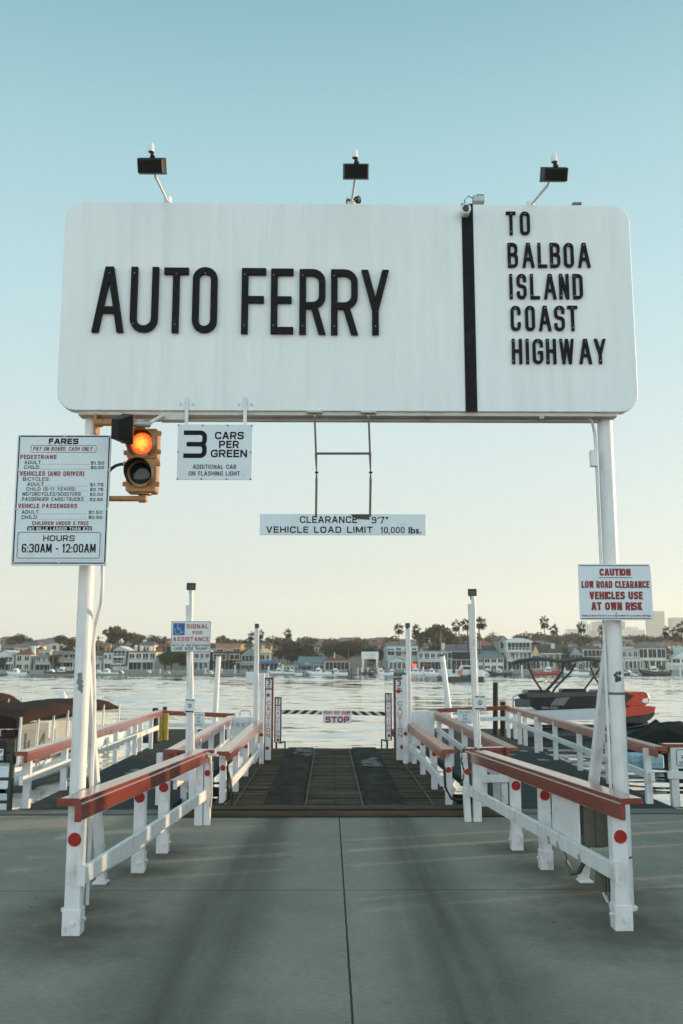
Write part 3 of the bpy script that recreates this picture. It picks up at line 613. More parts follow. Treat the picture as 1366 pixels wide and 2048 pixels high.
q.prism([V((A, CY - .003, D_ + .002)), V((B, CY - .003, D_ + .002)), V((B - .004, CY - .003, (C + D_) / 2)), V((B, CY - .003, C)), V((A + .1, CY - .003, C + .004)), V((A + .045, CY - .003, C + .006)), V((A + .02, CY - .003, D_ - .02))], (0, .0025, 0)); q.build("torn_tape", mat("torn_tape", (.07, .07, .065), .8, .4, 30), t)
for px0, px1 in ((629, 632), (737, 740)):
    p0, p1, p2, p3 = at(px0, 828, CY + .02), at((px0 + px1) / 2 + 1.5, 907, CY), at(px0 + 4, 945, CY), at(px1, 1029, CY + .006)
    p0.z = bz0 - .02
    q = MB(); q.bar(p0, p1, .016, .012); q.bar(p1, p2 + V((0, 0, .008)), .022, .012, w2=.01); q.bar(p2 - V((0, 0, .008)), p2 - V((0, 0, .08)), .01, .012, w2=.022); q.bar(p2 - V((0, 0, .08)), p3 - V((0, 0, .02)), .018, .012); q.build("hanger_rod", RUSTROD, t)
    q = MB(); q.tube([p2 + V((-.012, 0, 0)), p2 + V((.016, 0, 0))], .008, 8); q.tube([p2 - V((0, 0, .012)), p2 + V((0, 0, .012))], .005, 6); q.build("shackle", LAMPBLK, t)
    q = MB(); q.box(p0 + V((0, 0, .008)), (.12, .05, .012)); q.tube([p0 + V((-.01, 0, -.02)), p0 + V((.01, 0, -.02))], .01, 6); q.build("eye_plate", RUSTWHITE, t)
q = MB(); q.tube([at(632, 907, CY - .005), at(740, 907, CY - .005)], .010, 8); q.build("spreader_bar", GREYBOX, t)

# caution sign on right pole
KY = 7.44
s = Sheet(KY - .0015, 1150, 1120, 165 / 1366)
a, b, c, d = (s.X(42, 70).x + s.X(90, 996).x) / 2, (s.X(1250, 70).x + s.X(1304, 996).x) / 2, s.X(690, 996).z, s.X(650, 68).z
t = thing("caution_sign", "grey sign with red CAUTION lettering strapped to the right gantry pole", "sign", ((a + b) / 2, KY, c))
q = MB(); plate(q, a, b, c, d, KY, .006, .012); q.build("panel", SIGNG, t, bevel=.0015)
rd = MB(); s.t(rd, "CAUTION", 404, 922, 142, 262, bold=.26, gap=.1); s.t(rd, "LOW ROAD CLEARANCE", 108, 1232, 346, 464, bold=.25, gap=.1); s.t(rd, "VEHICLES USE", 238, 1122, 522, 652, bold=.25, gap=.1); s.t(rd, "AT OWN RISK", 270, 1116, 698, 832, bold=.25, gap=.1)
A, B, C, D_ = s.box(120, 1266, 902, 946); small_text(rd, "Balboa Island Ferry is not responsible for property damage.", A, B, C, D_, KY - .0016, .022); rd.build("red_lettering", REDINK, t)
RULE = mat("rule_ink", (.07, .012, .02), .5)
for r4 in ((76, 1216, 86, 98), (390, 948, 288, 298), (112, 1268, 962, 974)): q = MB(); s.rect(q, *r4); q.build("rule_line", RULE, t)
for x, y in ((652, 98), (686, 882)):
    p = s.X(x, y); q = MB(); q.disc((p.x, KY, p.z), (0, -1, 0), .008, .005, 10); q.build("bolt", GALV, t)

# ---------------------------------------------------------------- traffic light with its brackets
TY = 7.34
t = thing("traffic_light", "ochre two-lens traffic light, amber lens lit above a dark green one", "traffic light", at(281, 985, TY))
def TX(x, y, Y=TY): return at(200 + x * 160 / 1366, 810 + y * 160 / 1366, Y)
amber = bpy.data.materials.new("amber_lens"); amber.use_nodes = True
N, L = amber.node_tree.nodes, amber.node_tree.links; b_ = N["Principled BSDF"]; b_.inputs["Base Color"].default_value = (.5, .12, .02, 1)
tc = N.new("ShaderNodeNewGeometry"); lp_ = at(283, 886, TY)
vo = N.new("ShaderNodeTexVoronoi"); vo.inputs["Scale"].default_value = 55; L.new(tc.outputs["Position"], vo.inputs[0])
ds = N.new("ShaderNodeVectorMath"); ds.operation = 'DISTANCE'; ds.inputs[1].default_value = (lp_.x, TY, lp_.z); L.new(tc.outputs["Position"], ds.inputs[0])
ml = N.new("ShaderNodeMath"); ml.operation = 'MULTIPLY'; ml.inputs[1].default_value = 10.2; L.new(ds.outputs["Value"], ml.inputs[0])
ma = N.new("ShaderNodeMath"); ma.operation = 'MULTIPLY_ADD'; ma.inputs[1].default_value = .42; L.new(vo.outputs["Distance"], ma.inputs[0]); L.new(ml.outputs[0], ma.inputs[2])
cr_ = N.new("ShaderNodeValToRGB"); cr_.color_ramp.elements[0].color = (1.0, .43, .05, 1); cr_.color_ramp.elements[1].color = (.92, .06, .010, 1); cr_.color_ramp.elements[0].position = .42; cr_.color_ramp.elements[1].position = .98
L.new(ma.outputs[0], cr_.inputs[0]); L.new(cr_.outputs[0], b_.inputs["Emission Color"]); b_.inputs["Emission Strength"].default_value = 1.2
GREENL = mat("green_lens", (.006, .028, .020), .10, .3, 30)
for k, (x0, x1, y0, y1, lx, ly, lr) in enumerate(((452, 985, 402, 910, 712, 650, 188), (432, 962, 918, 1478, 655, 1160, 200))):
    a, b = TX(x0, y1), TX(x1, y0); cx, cz, w, h = (a.x + b.x) / 2, (a.z + b.z) / 2, b.x - a.x, b.z - a.z
    lc = TX((x0 + x1) / 2 - 4, ly + 6)
    q = MB(); pts = rp([(a.x, a.z), (a.x, b.z), (b.x, b.z), (b.x, a.z)], .018, True); q.prism([V((p.x, TY, p.y)) for p in pts], (0, .15, 0)); q.build("signal_housing", OCHRE, t, bevel=.004)
    R = .108
    rings = [[V((lc.x + cos(u) * r_, TY - y_, lc.z + sin(u) * r_)) for u in [2 * pi * i / 32 for i in range(32)]] for r_, y_ in ((R + .01, 0), (R + .008, .012), (R, .012))]
    q = MB(); q.loft(rings, 0, True, False); q.build("lens_ring", OCHRE, t)
    q = MB(); q.ball((lc.x, TY + .006, lc.z), (.093, .016, .093), 24); q.build("lens", amber if k == 0 else GREENL, t)
    q = MB(); n = 30; out, inn = [], []
    for i in range(n + 1):                                    # tunnel visor, open at the bottom
        u = radians(-58 + 296 * i / n); dep = .15 if k == 0 else .15
        dep = dep * (.35 + .65 * min(1, max(0, (sin(u) + .85) / 1.2)))
        out.append([V((lc.x + cos(u) * R, TY - .01, lc.z + sin(u) * R)), V((lc.x + cos(u) * R, TY - dep, lc.z + sin(u) * R - .012))])
        inn.append([V((lc.x + cos(u) * (R - .004), TY - .01, lc.z + sin(u) * (R - .004))), V((lc.x + cos(u) * (R - .004), TY - dep, lc.z + sin(u) * (R - .004) - .012))])
    q.loft(out, 0, False, False); q.loft(inn, 1, False, False)
    q.build("visor", [OCHRE, mat("visor_inside", (.025, .02, .016), .5)], t)
    for sx_ in (-1, 1):
        for zz in (.24, .86) if not (k == 0 and sx_ < 0) else (.2,):
            q = MB(); q.box((cx + sx_ * (w / 2 + .012), TY + .02, a.z + h * zz), (.03, .03, .034)); q.build("latch", OCHRE, t, bevel=.004)
e0 = TX(690, 1480); pipe_y = TY + .07
q = MB(); za, zb = TX(600, 1600, pipe_y).z, e0.z
q.tube([V((PLX + .05, pipe_y, za)), V((e0.x + .01, pipe_y, za))], .022, 14); q.tube([V((e0.x - .02, pipe_y, za)), V((e0.x + .03, pipe_y, za))], .032, 14); q.tube([V((e0.x + .018, pipe_y, za - .02)), V((e0.x + .018, pipe_y, zb + .02))], .028, 14); q.tube([V((e0.x + .018, pipe_y, zb - .012)), V((e0.x + .018, pipe_y, zb + .01))], .06, 14)
q.build("lower_arm", OCHRE, t)
q = MB(); zt = TX(200, 312, pipe_y).z; q.tube([V((PLX + .06, pipe_y, zt)), V((TX(720, 312, pipe_y).x, pipe_y, zt))], .022, 14); q.tube([V((PLX + .07, pipe_y, zt)), V((PLX + .12, pipe_y, zt))], .032, 14); q.tube([V((TX(720, 312, pipe_y).x, pipe_y, zt + .02)), V((TX(720, 312, pipe_y).x, pipe_y, TX(700, 405, pipe_y).z - .01))], .03, 14)
q.box((PLX + .058, PY - .10, zt), (.02, .14, .16)); q.build("upper_arm", OCHRE, t)
q = MB(); q.tube([TX(440, 1015, TY + .05), TX(360, 1010, TY + .05), TX(270, 1035, TY + .05), TX(190, 1090, TY + .08), TX(120, 1180, TY + .12)], .013, 8); q.build("cable", RUBBER, t)
# floodlight beside it
fc = TX(372, 420, 7.16)
t = thing("pole_floodlight", "tilted black floodlight beside the amber traffic lens, under the sign board", "floodlight", fc)
Rz = Matrix.Rotation(radians(14), 3, 'Y') @ Matrix.Rotation(radians(-32), 3, 'Z') @ Matrix.Rotation(radians(20), 3, 'X')
fc = TX(380, 410, 7.16); hw, hh = .06, .112
def rr(w_, h_, y_): return [fc + Rz @ V((x_, y_, z_)) for x_, z_ in ((-w_, -h_), (w_, -h_), (w_, h_), (-w_, h_))]
q = MB(); q.loft([rr(hw * .62, hh * .66, -.075), rr(hw * .66, hh * .70, -.065), rr(hw, hh, .05)], 0, True, True, False); q.build("housing", LAMPBLK, t, bevel=.003)
q = MB(); q.loft([rr(hw * 1.05, hh * 1.04, .05), rr(hw * 1.05, hh * 1.04, .062)], 0, True, True, False); q.build("lens_frame", OCHRE, t)
q = MB(); q.tube([TX(385, 318, 7.16), TX(540, 315, 7.2)], .016, 10); q.build("knuckle", LAMPBLK, t)
q = MB(); q.tube([TX(535, 320, 7.2), TX(560, 322, 7.2), TX(770, 325, 7.22), TX(815, 330, 7.24), TX(835, 335, 7.25)], .026, 12); q.box(TX(690, 275, 7.21), (.05, .04, .012)); q.build("junction_cap", GALV, t)
q = MB(); q.tube([TX(815, 325, 7.25), TX(1090, 165, 7.44)], .012, 8); [q.tube([TX(860 + 50 * i, 299 - 29 * i, 7.28 + .03 * i), TX(875 + 50 * i, 290 - 29 * i, 7.29 + .03 * i)], .016, 8) for i in range(5)]; q.build("flexible_conduit", WHITE, t)

# ---------------------------------------------------------------- guard rails
def reflector(p, par, r=.047, nrm=(0, -1, 0)):
    q = MB(); n_ = V(nrm); rt = n_.cross(V((0, 0, 1))) * -1
    q.prism([p - n_ * .001 + rt * (cos(k * pi / 2) * r * 1.18) + V((0, 0, sin(k * pi / 2) * r * 1.22)) for k in range(4)], n_ * .004); b = q.build("reflector_plate", WHITE, par)
    q = MB(); q.tube([p + n_ * .003, p + n_ * .012, p + n_ * .015], r, 20, r2=r * .86); q.build("reflector", REFL, par)
def post(par, x, y, z0, z1, w=.105, refl=None, sleeve=False, lean=(0, 0)):
    q = MB(); q.bar((x, y, z0 - .02), (x + lean[0], y + lean[1], z1), w, w, up=(0, 1, 0))
    o = q.build("post", WHITE, par, bevel=.006)
    if sleeve:
        q = MB(); q.box((x, y, z0 + .085), (w + .016, w + .016, .17)); q.disc((x + .012, y - w / 2 - .008, z0 + .08), (0, -1, 0), .016, .012, 10); q.disc((x + (w / 2 + .008) * (1 if x < 0 else -1), y, z0 + .1), (1 if x < 0 else -1, 0, 0), .012, .022, 8); q.build("base_sleeve", WHITE, o, bevel=.003)
    if refl: reflector(V((x, y - w / 2 - .001, refl)), o, .036 if w < .1 else .047)
    return o
def plank(name, par, pts, w, h, m, dz=0, off=0, bevel=.005, bow=True):
    """straight or mitred plank along pts; off = sideways offset"""
    q = MB(); pts = [V(p) for p in pts]; rings = []
    for i, p in enumerate(pts):
        d = (pts[min(i + 1, len(pts) - 1)] - pts[max(0, i - 1)]); d.z = 0; d.normalize(); r = V((d.y, -d.x, 0))
        c = p + r * off + V((0, 0, dz)); rings.append([c - r * w / 2 - V((0, 0, h / 2)), c + r * w / 2 - V((0, 0, h / 2)), c + r * w / 2 + V((0, 0, h / 2)), c - r * w / 2 + V((0, 0, h / 2))])
    q.loft(rings, 0, True, True, False); return q.build(name, m, par, bevel=bevel)
def topz(px, py, Y): return at(px, py, Y).z

def front_rail(side):
    L_ = side < 0
    t = thing("guard_rail", "red-capped white guard rail at lower left, in front of the pole with the fares board" if L_ else "red-capped white guard rail at lower right, with grey electrical boxes behind it", "railing", (side * 1.8, 9, 0), "guard rails funnelling to the ferry ramp")
    if L_: P = [(-1.765, 6.96), (-1.70, 8.92), (-1.635, 9.80), (-1.50, 11.42), (-1.405, 11.42)]; zc = lambda y: .905 - .0155 * (y - 6.9) - (.012 if y > 8.9 else 0)
    else: P = [(2.065, 7.03), (1.975, 9.0), (1.885, 9.9), (1.755, 11.62), (1.645, 11.62)]; zc = lambda y: .905 - .020 * (y - 6.9)
    ya, yb = (6.74, 11.52) if L_ else (6.72, 11.95)
    xs = lambda y: P[0][0] + (P[3][0] - P[0][0]) * (y - P[0][1]) / (P[3][1] - P[0][1])
    line_ = [V((xs(y) + b_, y, zc(y))) for y, b_ in ((ya, 0), (P[1][1] + .1, .004 * side), (yb, 0))]
    plank("cap_rail", t, line_, .150, .042, RED, 0, 0)
    plank("fascia_board", t, [p + V((-side * .070, 0, 0)) for p in line_], .038, .112, RED, -.070, 0)
    for i, (x, y) in enumerate(P):
        post(t, x, y, 0, zc(y) - .027, .110 if i in (0,) else (.10, .10, .10, .095, .078)[i], {0: zc(y) - .27, 1: zc(y) - .21, 2: zc(y) - .22, 4: zc(y) - .24}.get(i), i < 3, (.0 if i != 4 or L_ else -.035, 0))
    l2 = [V((xs(y) - side * .072, y, .395 + (.0 if L_ else .01) - .013 * (y - 7))) for y in (ya + .12, yb - .12)]
    plank("lower_rail", t, l2, .042, .115, WHITE, 0, 0)
    if L_:
        q = MB(); q.tube([V((-1.74, 7.25, .30)), V((-1.66, 8.2, .27)), V((-1.58, 9.4, .27)), V((-1.50, 10.4, .295)), V((-1.43, 11.3, .33))], .016, 8); q.tube([V((-1.88, 7.45, .36)), V((-1.80, 7.2, .31)), V((-1.74, 7.25, .30))], .014, 8); q.build("cable_conduit", WHITE, t)
    else:
        for y in (7.6, 8.15, 8.4):
            q = MB(); p = V((xs(y) - .072 - .022, y, .36)); [q.disc(p + V((0, .02 * k, .02 * k)), (-1, 0, 0), .012, .012, 8) for k in (-1, 0, 1)]; q.build("bolt", GALV, t)
    return t, xs, zc
front_rail(-1); _, xsR, zcR = front_rail(1)
# electrical gear behind the right rail
a, b = at(1178, 1600, 8.0), at(1132, 1688, 8.45)
t = thing("switch_board", "white backboard with corner screws between right guard rail's cap and lower rail", "board", (xsR(8.2), 8.2, .5))
q = MB(); q.box((xsR(8.12) - .035, 8.12, .60), (.02, .74, .44), .045); q.build("panel", WHITE, t, bevel=.003)
for dy in (-.33, -.22):
    for dz in (-.17, .17): q = MB(); q.disc((xsR(8.12) - .046 - dy * .045, 8.12 + dy, .60 + dz), (-1, 0, 0), .007, .004, 8); q.build("screw", LAMPBLK, t)
t = thing("electrical_enclosure", "tall grey electrical enclosure with stained front behind the right guard rail", "electrical box", (2.09, 7.95, .35))
q = MB(); q.box((2.10, 7.85, .63), (.17, .14, .44)); q.build("cabinet", GREYBOX, t, bevel=.006)
q = MB(); q.box((2.155, 7.77, .62), (.09, .02, .40)); q.build("door", GREYBOX, t, bevel=.004)
q = MB(); q.box((2.03, 7.82, .44), (.07, .05, .14)); q.tube([(2.03, 7.82, .38), (2.03, 7.84, .30), (2.00, 7.92, .20), (1.96, 8.0, .17), (1.94, 8.04, .24), (1.93, 8.06, .34)], .02, 8); q.build("flexible_conduit", GREYBOX, t)
t = thing("electrical_enclosure", "low grey finned transformer box close to the ground beside the right pole base", "electrical box", (2.10, 7.45, .2))
q = MB(); q.box((2.09, 7.42, .27), (.16, .12, .20)); [q.box((2.04 + .025 * k, 7.355, .27), (.010, .02, .2)) for k in range(5)]; q.build("cabinet", GREYBOX, t, bevel=.003)
q = MB(); q.tube([(2.13, 7.43, .18), (2.13, 7.43, .03)], .024, 10); q.build("riser_pipe", WHITE, t)
q = MB(); q.tube([(2.03, 7.80, .40), (2.04, 7.6, .33), (2.06, 7.45, .36)], .008, 6); q.build("cable", RUBBER, t)
q = MB(); q.bar((2.03, 7.36, .17), (2.06, 7.36, .10), .02, .01); q.bar((2.06, 7.37, .15), (2.08, 7.36, .05), .004, .004); q.build("loose_tag", WHITE, t)
# chain and rope on the two inner rail ends
q = MB(); pts = [V((1.56, 11.50, .72)), V((1.58, 11.40, .60)), V((1.57, 11.40, .52)), V((1.55, 11.42, .46))]; pts2 = [V((1.92, 11.6, .832)), V((1.82, 11.5, .842)), V((1.70, 11.45, .845)), V((1.60, 11.43, .84)), V((1.565, 11.44, .80)), V((1.56, 11.45, .72))]
for seq in (pts2, pts):
    for i in range(len(seq) - 1):
        n = max(1, int((seq[i + 1] - seq[i]).length / .035))
        for k in range(n):
            p0 = seq[i].lerp(seq[i + 1], k / n); p1 = seq[i].lerp(seq[i + 1], (k + .8) / n); q.bar(p0, p1, .018 if k % 2 else .010, .010 if k % 2 else .018)
q.ball(V((1.55, 11.42, .45)), (.022, .018, .026), 8)
tag(q.build("chain", CHAIN), "dark barrier chain draped over the far end of the right guard rail", "chain")
q = MB(); p0 = V((-1.40, 11.36, zcR(11.3) - .03)); q.tube([p0, p0 + V((.02, -.03, -.05)), p0 + V((.045, -.03, -.2)), p0 + V((.05, -.02, -.45)), p0 + V((.04, -.01, -.58))], .014, 8)
q.bar(p0 + V((-.03, -.04, .02)), p0 + V((.12, -.06, .0)), .05, .018)
tag(q.build("mooring_rope", ROPE), "white rope and cleat hanging on the far post of the left guard rail", "rope")

# ---------------------------------------------------------------- ferry ramp
WOOD = mat("ramp_planks", (.125, .095, .070), .95, .7, 3, .6, 40, dirt=(.03, .026, .022), dirt_amt=.75, dirt_scale=4, stretch=(.35, 3, 3), spec=.03)
TREAD = mat("tread_plate", (.058, .045, .036), .8, .5, 2.2, .35, 90, spec=.02, dirt=(.085, .09, .095), dirt_amt=.55, dirt_scale=1.2, stretch=(2, .7, 1))
RX0, RX1, RY0, RY1 = -1.50, 1.68, 12.40, 20.55
rz = lambda y: .02 + .055 * (y - RY0) / (RY1 - RY0)
t = thing("ferry_ramp", "weathered plank vehicle ramp with two dark tread strips leading to the water", "ramp", (.09, 16, 0))
r_ = random.Random(11); q = MB(); y = RY0 + .02; k = 0
while y < RY1 - .05:
    w = r_.uniform(.125, .155); xa, xb = RX0 + (y - RY0) * -.008 + r_.uniform(-.015, .015), RX1 + r_.uniform(-.015, .015); z = rz(y) + r_.uniform(-.009, .006)
    xm = .09 + r_.uniform(-.02, .02)
    for u0, u1 in ((xa, xm - .004), (xm + .004, xb)):
        q.box(((u0 + u1) / 2, y + w / 2, z - .03 + r_.uniform(-.004, .004)), (u1 - u0, w - r_.uniform(.006, .016), .06), r_.uniform(-.003, .003))
    y += w
q.build("planking", WOOD, t)
q = MB(); [q.box((x, (RY0 + RY1) / 2, -.11), (.14, RY1 - RY0, .16)) for x in (-1.4, -.6, .1, .75, 1.55)]; q.box((.09, RY1 - .04, -.03), (3.3, .09, .16)); q.build("girder", PILE, t)
for x0, x1 in ((-.845, -.335), (.485, .985)):
    for i in range(4):
        y0 = 12.62 + i * 1.97; y1 = y0 + 1.955
        q = MB(); q.bar((( x0 + x1) / 2, y0, rz(y0) + .012 + .001 * (i % 2)), ((x0 + x1) / 2, y1, rz(y1) + .012 + .001 * (i % 2)), x1 - x0, .012); q.build("tread_plate", TREAD, t)
for x in (-1.22, -.30, .44, 1.36):
    q = MB(); q.bar((x, 12.5, rz(12.5) + .010), (x + (.02 if x < 0 else -.02), 20.4, rz(20.4) + .010), .02, .012); q.build("nailing_strip", mat("nailing_strip", (.10, .075, .05), .8, .3, 20), t)
for px0, px1, py0, py1 in ((583, 626, 1498, 1514), (722, 768, 1517, 1534)):        # worn whitish paint
    q = MB(); r_ = random.Random(px0); c0, c1 = on((px0 + px1) / 2, py1, .06), on((px0 + px1) / 2, py0, .06); wv = (px1 - px0) / 1900 * c0.y
    for i in range(26):
        y = c0.y + (c1.y - c0.y) * r_.random(); x = c0.x + (r_.random() - .5) * wv * .7; a_, b_2 = r_.uniform(.04, .10), r_.uniform(.05, .25); q.add([(x + cos(k * pi / 4) * a_ * r_.uniform(.5, 1.2), y + sin(k * pi / 4) * b_2 * r_.uniform(.5, 1.2), rz(y) + .0225 + i * .0003) for k in range(8)], [tuple(range(8))])
    q.build("worn_paint", mat("worn_paint", (.075, .08, .083), .6, .5, 25), t)
def ramp_rail(side):
    L_ = side < 0
    t = thing("ramp_railing", "sunlit red-capped railing along the left edge of the plank ramp" if L_ else "shaded red-capped railing with flaking paint along the right edge of the plank ramp", "railing", (side * 1.5, 15, 0), "railings on the plank ramp")
    px = [(445, 1614), (471, 1582), (491, 1553), (507, 1529)] if L_ else [(898, 1614), (869, 1578), (846, 1550), (828.5, 1530)]
    B = [on(x, y, .03) for x, y in px]
    if L_: ca, cb = at(446, 1503, B[0].y - .22), at(520, 1438.5, 18.2)
    else: ca, cb = at(897, 1499, B[0].y - .22), at(819.5, 1445, 18.2)
    w = .12
    plank("cap_rail", t, [ca - V((0, 0, .025)), cb - V((0, 0, .025))], .15, .042, RED if L_ else WORN)
    plank("fascia_board", t, [ca + V((-side * .072, .0, -.072)), cb + V((-side * .072, 0, -.072))], .034, .10, RED if L_ else WORN)
    rf = [(446, 1535), (472, 1505), (493, 1492), None] if L_ else [(897, 1539), (867, 1507), (846, 1486), None]
    for p, r in zip(B, rf):
        zt = ca.z + (cb.z - ca.z) * (p.y - ca.y) / (cb.y - ca.y) - .05
        post(t, p.x, p.y, .0, zt, .085, at(r[0], r[1], p.y).z if r else None)
    if L_: la, lb = at(453, 1567, B[0].y - .02), at(517, 1500, 18.0)
    else: la, lb = at(891, 1563, B[0].y - .02), at(820, 1487, 18.0)
    plank("lower_rail", t, [la, lb], .04, .11, WHITE, 0, -side * -.0 - side * .05)
    q = MB(); c = B[0]; s_ = -side
    if L_: q.tube([c + V((.06, -.06, .52)), c + V((.075, -.1, .3)), c + V((.09, -.1, .12)), c + V((.02, -.12, .05)), c + V((-.1, -.1, .04)), c + V((-.26, -.05, .10)), c + V((-.36, 0, .16))], .017, 8); q.tube([c + V((.08, -.1, .45)), c + V((.14, -.14, .15)), c + V((.13, -.16, .05)), c + V((.0, -.15, .04))], .013, 8)
    else: q.tube([c + V((-.06, -.06, .5)), c + V((-.055, -.1, .25)), c + V((.02, -.12, .12)), c + V((.12, -.1, .10)), c + V((.24, -.05, .10))], .017, 8)
    q.build("power_hose", RUBBER, t)
ramp_rail(-1); ramp_rail(1)

# ---------------------------------------------------------------- lamp posts
def flood_head(t, c, w, h, yaw):
    R = Matrix.Rotation(yaw, 3, 'Z') @ Matrix.Rotation(radians(18), 3, 'X')
    q = MB(); q.loft([[c + R @ V((x * w * s_, y, z * h * s_)) for x, z in ((-.5, -.5), (.5, -.5), (.5, .5), (-.5, .5))] for y, s_ in ((-.05, 1), (0, 1), (.05, .6), (.07, .5))], 0, True, True, False); o = q.build("lamp_head", LAMPBLK, t)
    q = MB(); q.add([c + R @ V((x * w * .85, -.0515, z * h * .8)) for x, z in ((-.5, -.5), (.5, -.5), (.5, .5), (-.5, .5))], [(0, 1, 2, 3)]); q.build("lamp_glass", LENS, o)
def lamp_post(base, wpost, ytop, poletop, headpx, hw, hh, yaw, label, sq=True):
    Y = base.y; t = thing("lamp_post", label, "lamp post", base, "white lamp posts with floodlights by the ramp")
    zt, zh, hc = at(base.x, ytop, Y).z, at(0, poletop, Y).z, at(headpx[0], headpx[1], Y)
    q = MB(); xt = hc.x + .0; q.bar(base - V((0, 0, .05)), V((xt - .02 * (1 if sq else 0), Y, zt)), wpost, wpost, up=(0, 1, 0)); q.build("post", WHITE, t, bevel=.006)
    q = MB(); q.tube([V((xt + .01, Y - wpost * .35, base.z + .4)), V((hc.x + .012, Y - wpost * .3, zt)), V((hc.x + .004, Y, hc.z))], .028 if sq else .02, 10); q.build("lamp_pole", WHITE, t)
    flood_head(t, hc, hw, hh, yaw)
    q = MB(); q.bar(hc - V((0, 0, .09)), hc - V((0, -.04, .02)), .05, .05); q.build("lamp_bracket", LAMPBLK, t)
    return t
lamp_post(V((-1.73, 12.52, .05)), .078, 1210, 1175, (382, 1172), .115, .085, .25, "tall white lamp post carrying the blue wheelchair SIGNAL FOR ASSISTANCE sign")
lamp_post(V((1.945, 12.58, .05)), .08, 1207, 1190, (944.5, 1184), .115, .085, -.15, "tall white lamp post at the right inner railing, no wheelchair sign on it")
lamp_post(on(511, 1524, .05), .085, 1258, 1256, (513.5, 1251), .075, .065, .2, "short-looking white lamp post beside the left CAUTION boards of the ramp", False)
lamp_post(on(819, 1524, .05), .085, 1258, 1256, (815.5, 1250), .085, .075, -.2, "short-looking white lamp post beside the right CAUTION boards of the ramp", False)
def side_post(px0, px1, py0, py1, Y, label, refl):
    a, b = at((px0 + px1) / 2, py1, Y), at((px0 + px1) / 2, py0, Y); t = thing("marker_post", label, "post", a, "stout white posts holding the big caution boards")
    q = MB(); q.bar(V((a.x, Y, 0)), V((a.x, Y, b.z)), (px1 - px0) * Y / 1900, .1, up=(0, 1, 0)); o = q.build("post", WHITE, t, bevel=.005); reflector(V((a.x, Y - .051, at(px0, refl, Y).z)), o, .034)
side_post(518.5, 527, 1346, 1529, 17.55, "stout white post between left far lamp post and left tall CAUTION board", 1469)
side_post(806.5, 816, 1350, 1526, 17.55, "stout white post between right far lamp post and right tall CAUTION board", 1467)

# caution boards, tall and short
FRAMER = mat("frame_redbrown", (.16, .040, .026), .5, .2, 8)
def caution_board(x0, x1, y0, y1, Y, big, side, label, dots, txt):
    s = Sheet(Y - .022); a, b, c, d = s.box(x0, x1, y0, y1); t = thing("caution_board", label, "caution board", ((a + b) / 2, Y, c), "tall caution boards at the ramp end" if big else "short caution boards by the barrier")
    w = b - a; q = MB(); q.box(((a + b) / 2, Y, (c + d) / 2), (w, .04, d - c)); q.build("frame", FRAMER, t, bevel=.004)
    fr = w * .2; q = MB(); zq = d - w * 1.12; q.box(((a + b) / 2, Y - .0205, (c + zq) / 2 + .0), (w - 2 * fr, .004, zq - c - fr)); q.build("panel", SIGNW, t)
    q = MB(); q.box(((a + b) / 2, Y - .0205, (zq + d - fr * .7) / 2), (w - 2 * fr, .004, d - fr * .7 - zq - .02)); q.build("number_plate", SIGNW, t)
    bk = MB(); P = Pl((0, Y - .0235, 0)); line(bk, P, "3", (a + b) / 2 - w * .17, (a + b) / 2 + w * .17, zq + w * .36, zq + w * .90, bold=.19); bk.box(((a + b) / 2, Y - .0235, zq + w * .2), (w * .34, .001, w * .09)); bk.build("black_lettering", INK, t)
    rd = MB(); n = len(txt)
    ys = [txt[1] + (txt[2] - txt[1]) * i / 6 for i in range(7)]
    for ch, py in zip("CAUTION", ys):
        z = at((x0 + x1) / 2, py, Y).z; hh = (at(x0, 1400, Y).z - at(x0, 1408.2 if big else 1406, Y).z) * .5; ww = w * .38 if ch != 'I' else w * .09
        rd = MB(); line(rd, P, ch, (a + b) / 2 - ww / 2 + txt[0] * w, (a + b) / 2 + ww / 2 + txt[0] * w, z - hh, z + hh, bold=.17); rd.build("letter", BRIGHTRED, t)
    for px, py in dots: q = MB(); p = at(px, py, Y); q.disc((p.x, Y - .022, p.z), (0, -1, 0), w * .19, .008, 14); q.build("reflector", REFL, t)
    if not big:
        q = MB(); xm = (a + b) / 2; [q.bar((x_, Y + .02, c + .02), (x_, Y + .05, -.02), .04, .04) for x_ in (xm - w * .2,)]; q.bar((xm + w * .2 * -side, Y, c - .02), (xm - side * w * 1.0, Y, c + .02), .03, .03); q.bar((xm - side * w * 1.0, Y, c + .02), (xm - side * w * 1.0, Y + .02, -.02), .03, .03); q.build("stand", PILE, t)
caution_board(527, 546.5, 1355.5, 1522, 18.0, True, -1, "tall red-framed CAUTION board on the left of the ramp", ((536.5, 1390), (534.5, 1496)), (0, 1406.5, 1470.5))
caution_board(787.5, 810, 1355.5, 1522.5, 18.0, True, 1, "tall red-framed CAUTION board on the right of the ramp, leaning slightly", ((797, 1382.5), (804, 1494)), (.05, 1407, 1470))
caution_board(548.5, 563, 1394, 1485, 21.3, False, -1, "short red-framed CAUTION board at the left end of the striped barrier", ((556, 1479.5),), (0, 1417, 1472))
caution_board(770, 784, 1386, 1481, 21.3, False, 1, "short red-framed CAUTION board at the right end of the striped barrier", ((778, 1471),), (0, 1407, 1460))
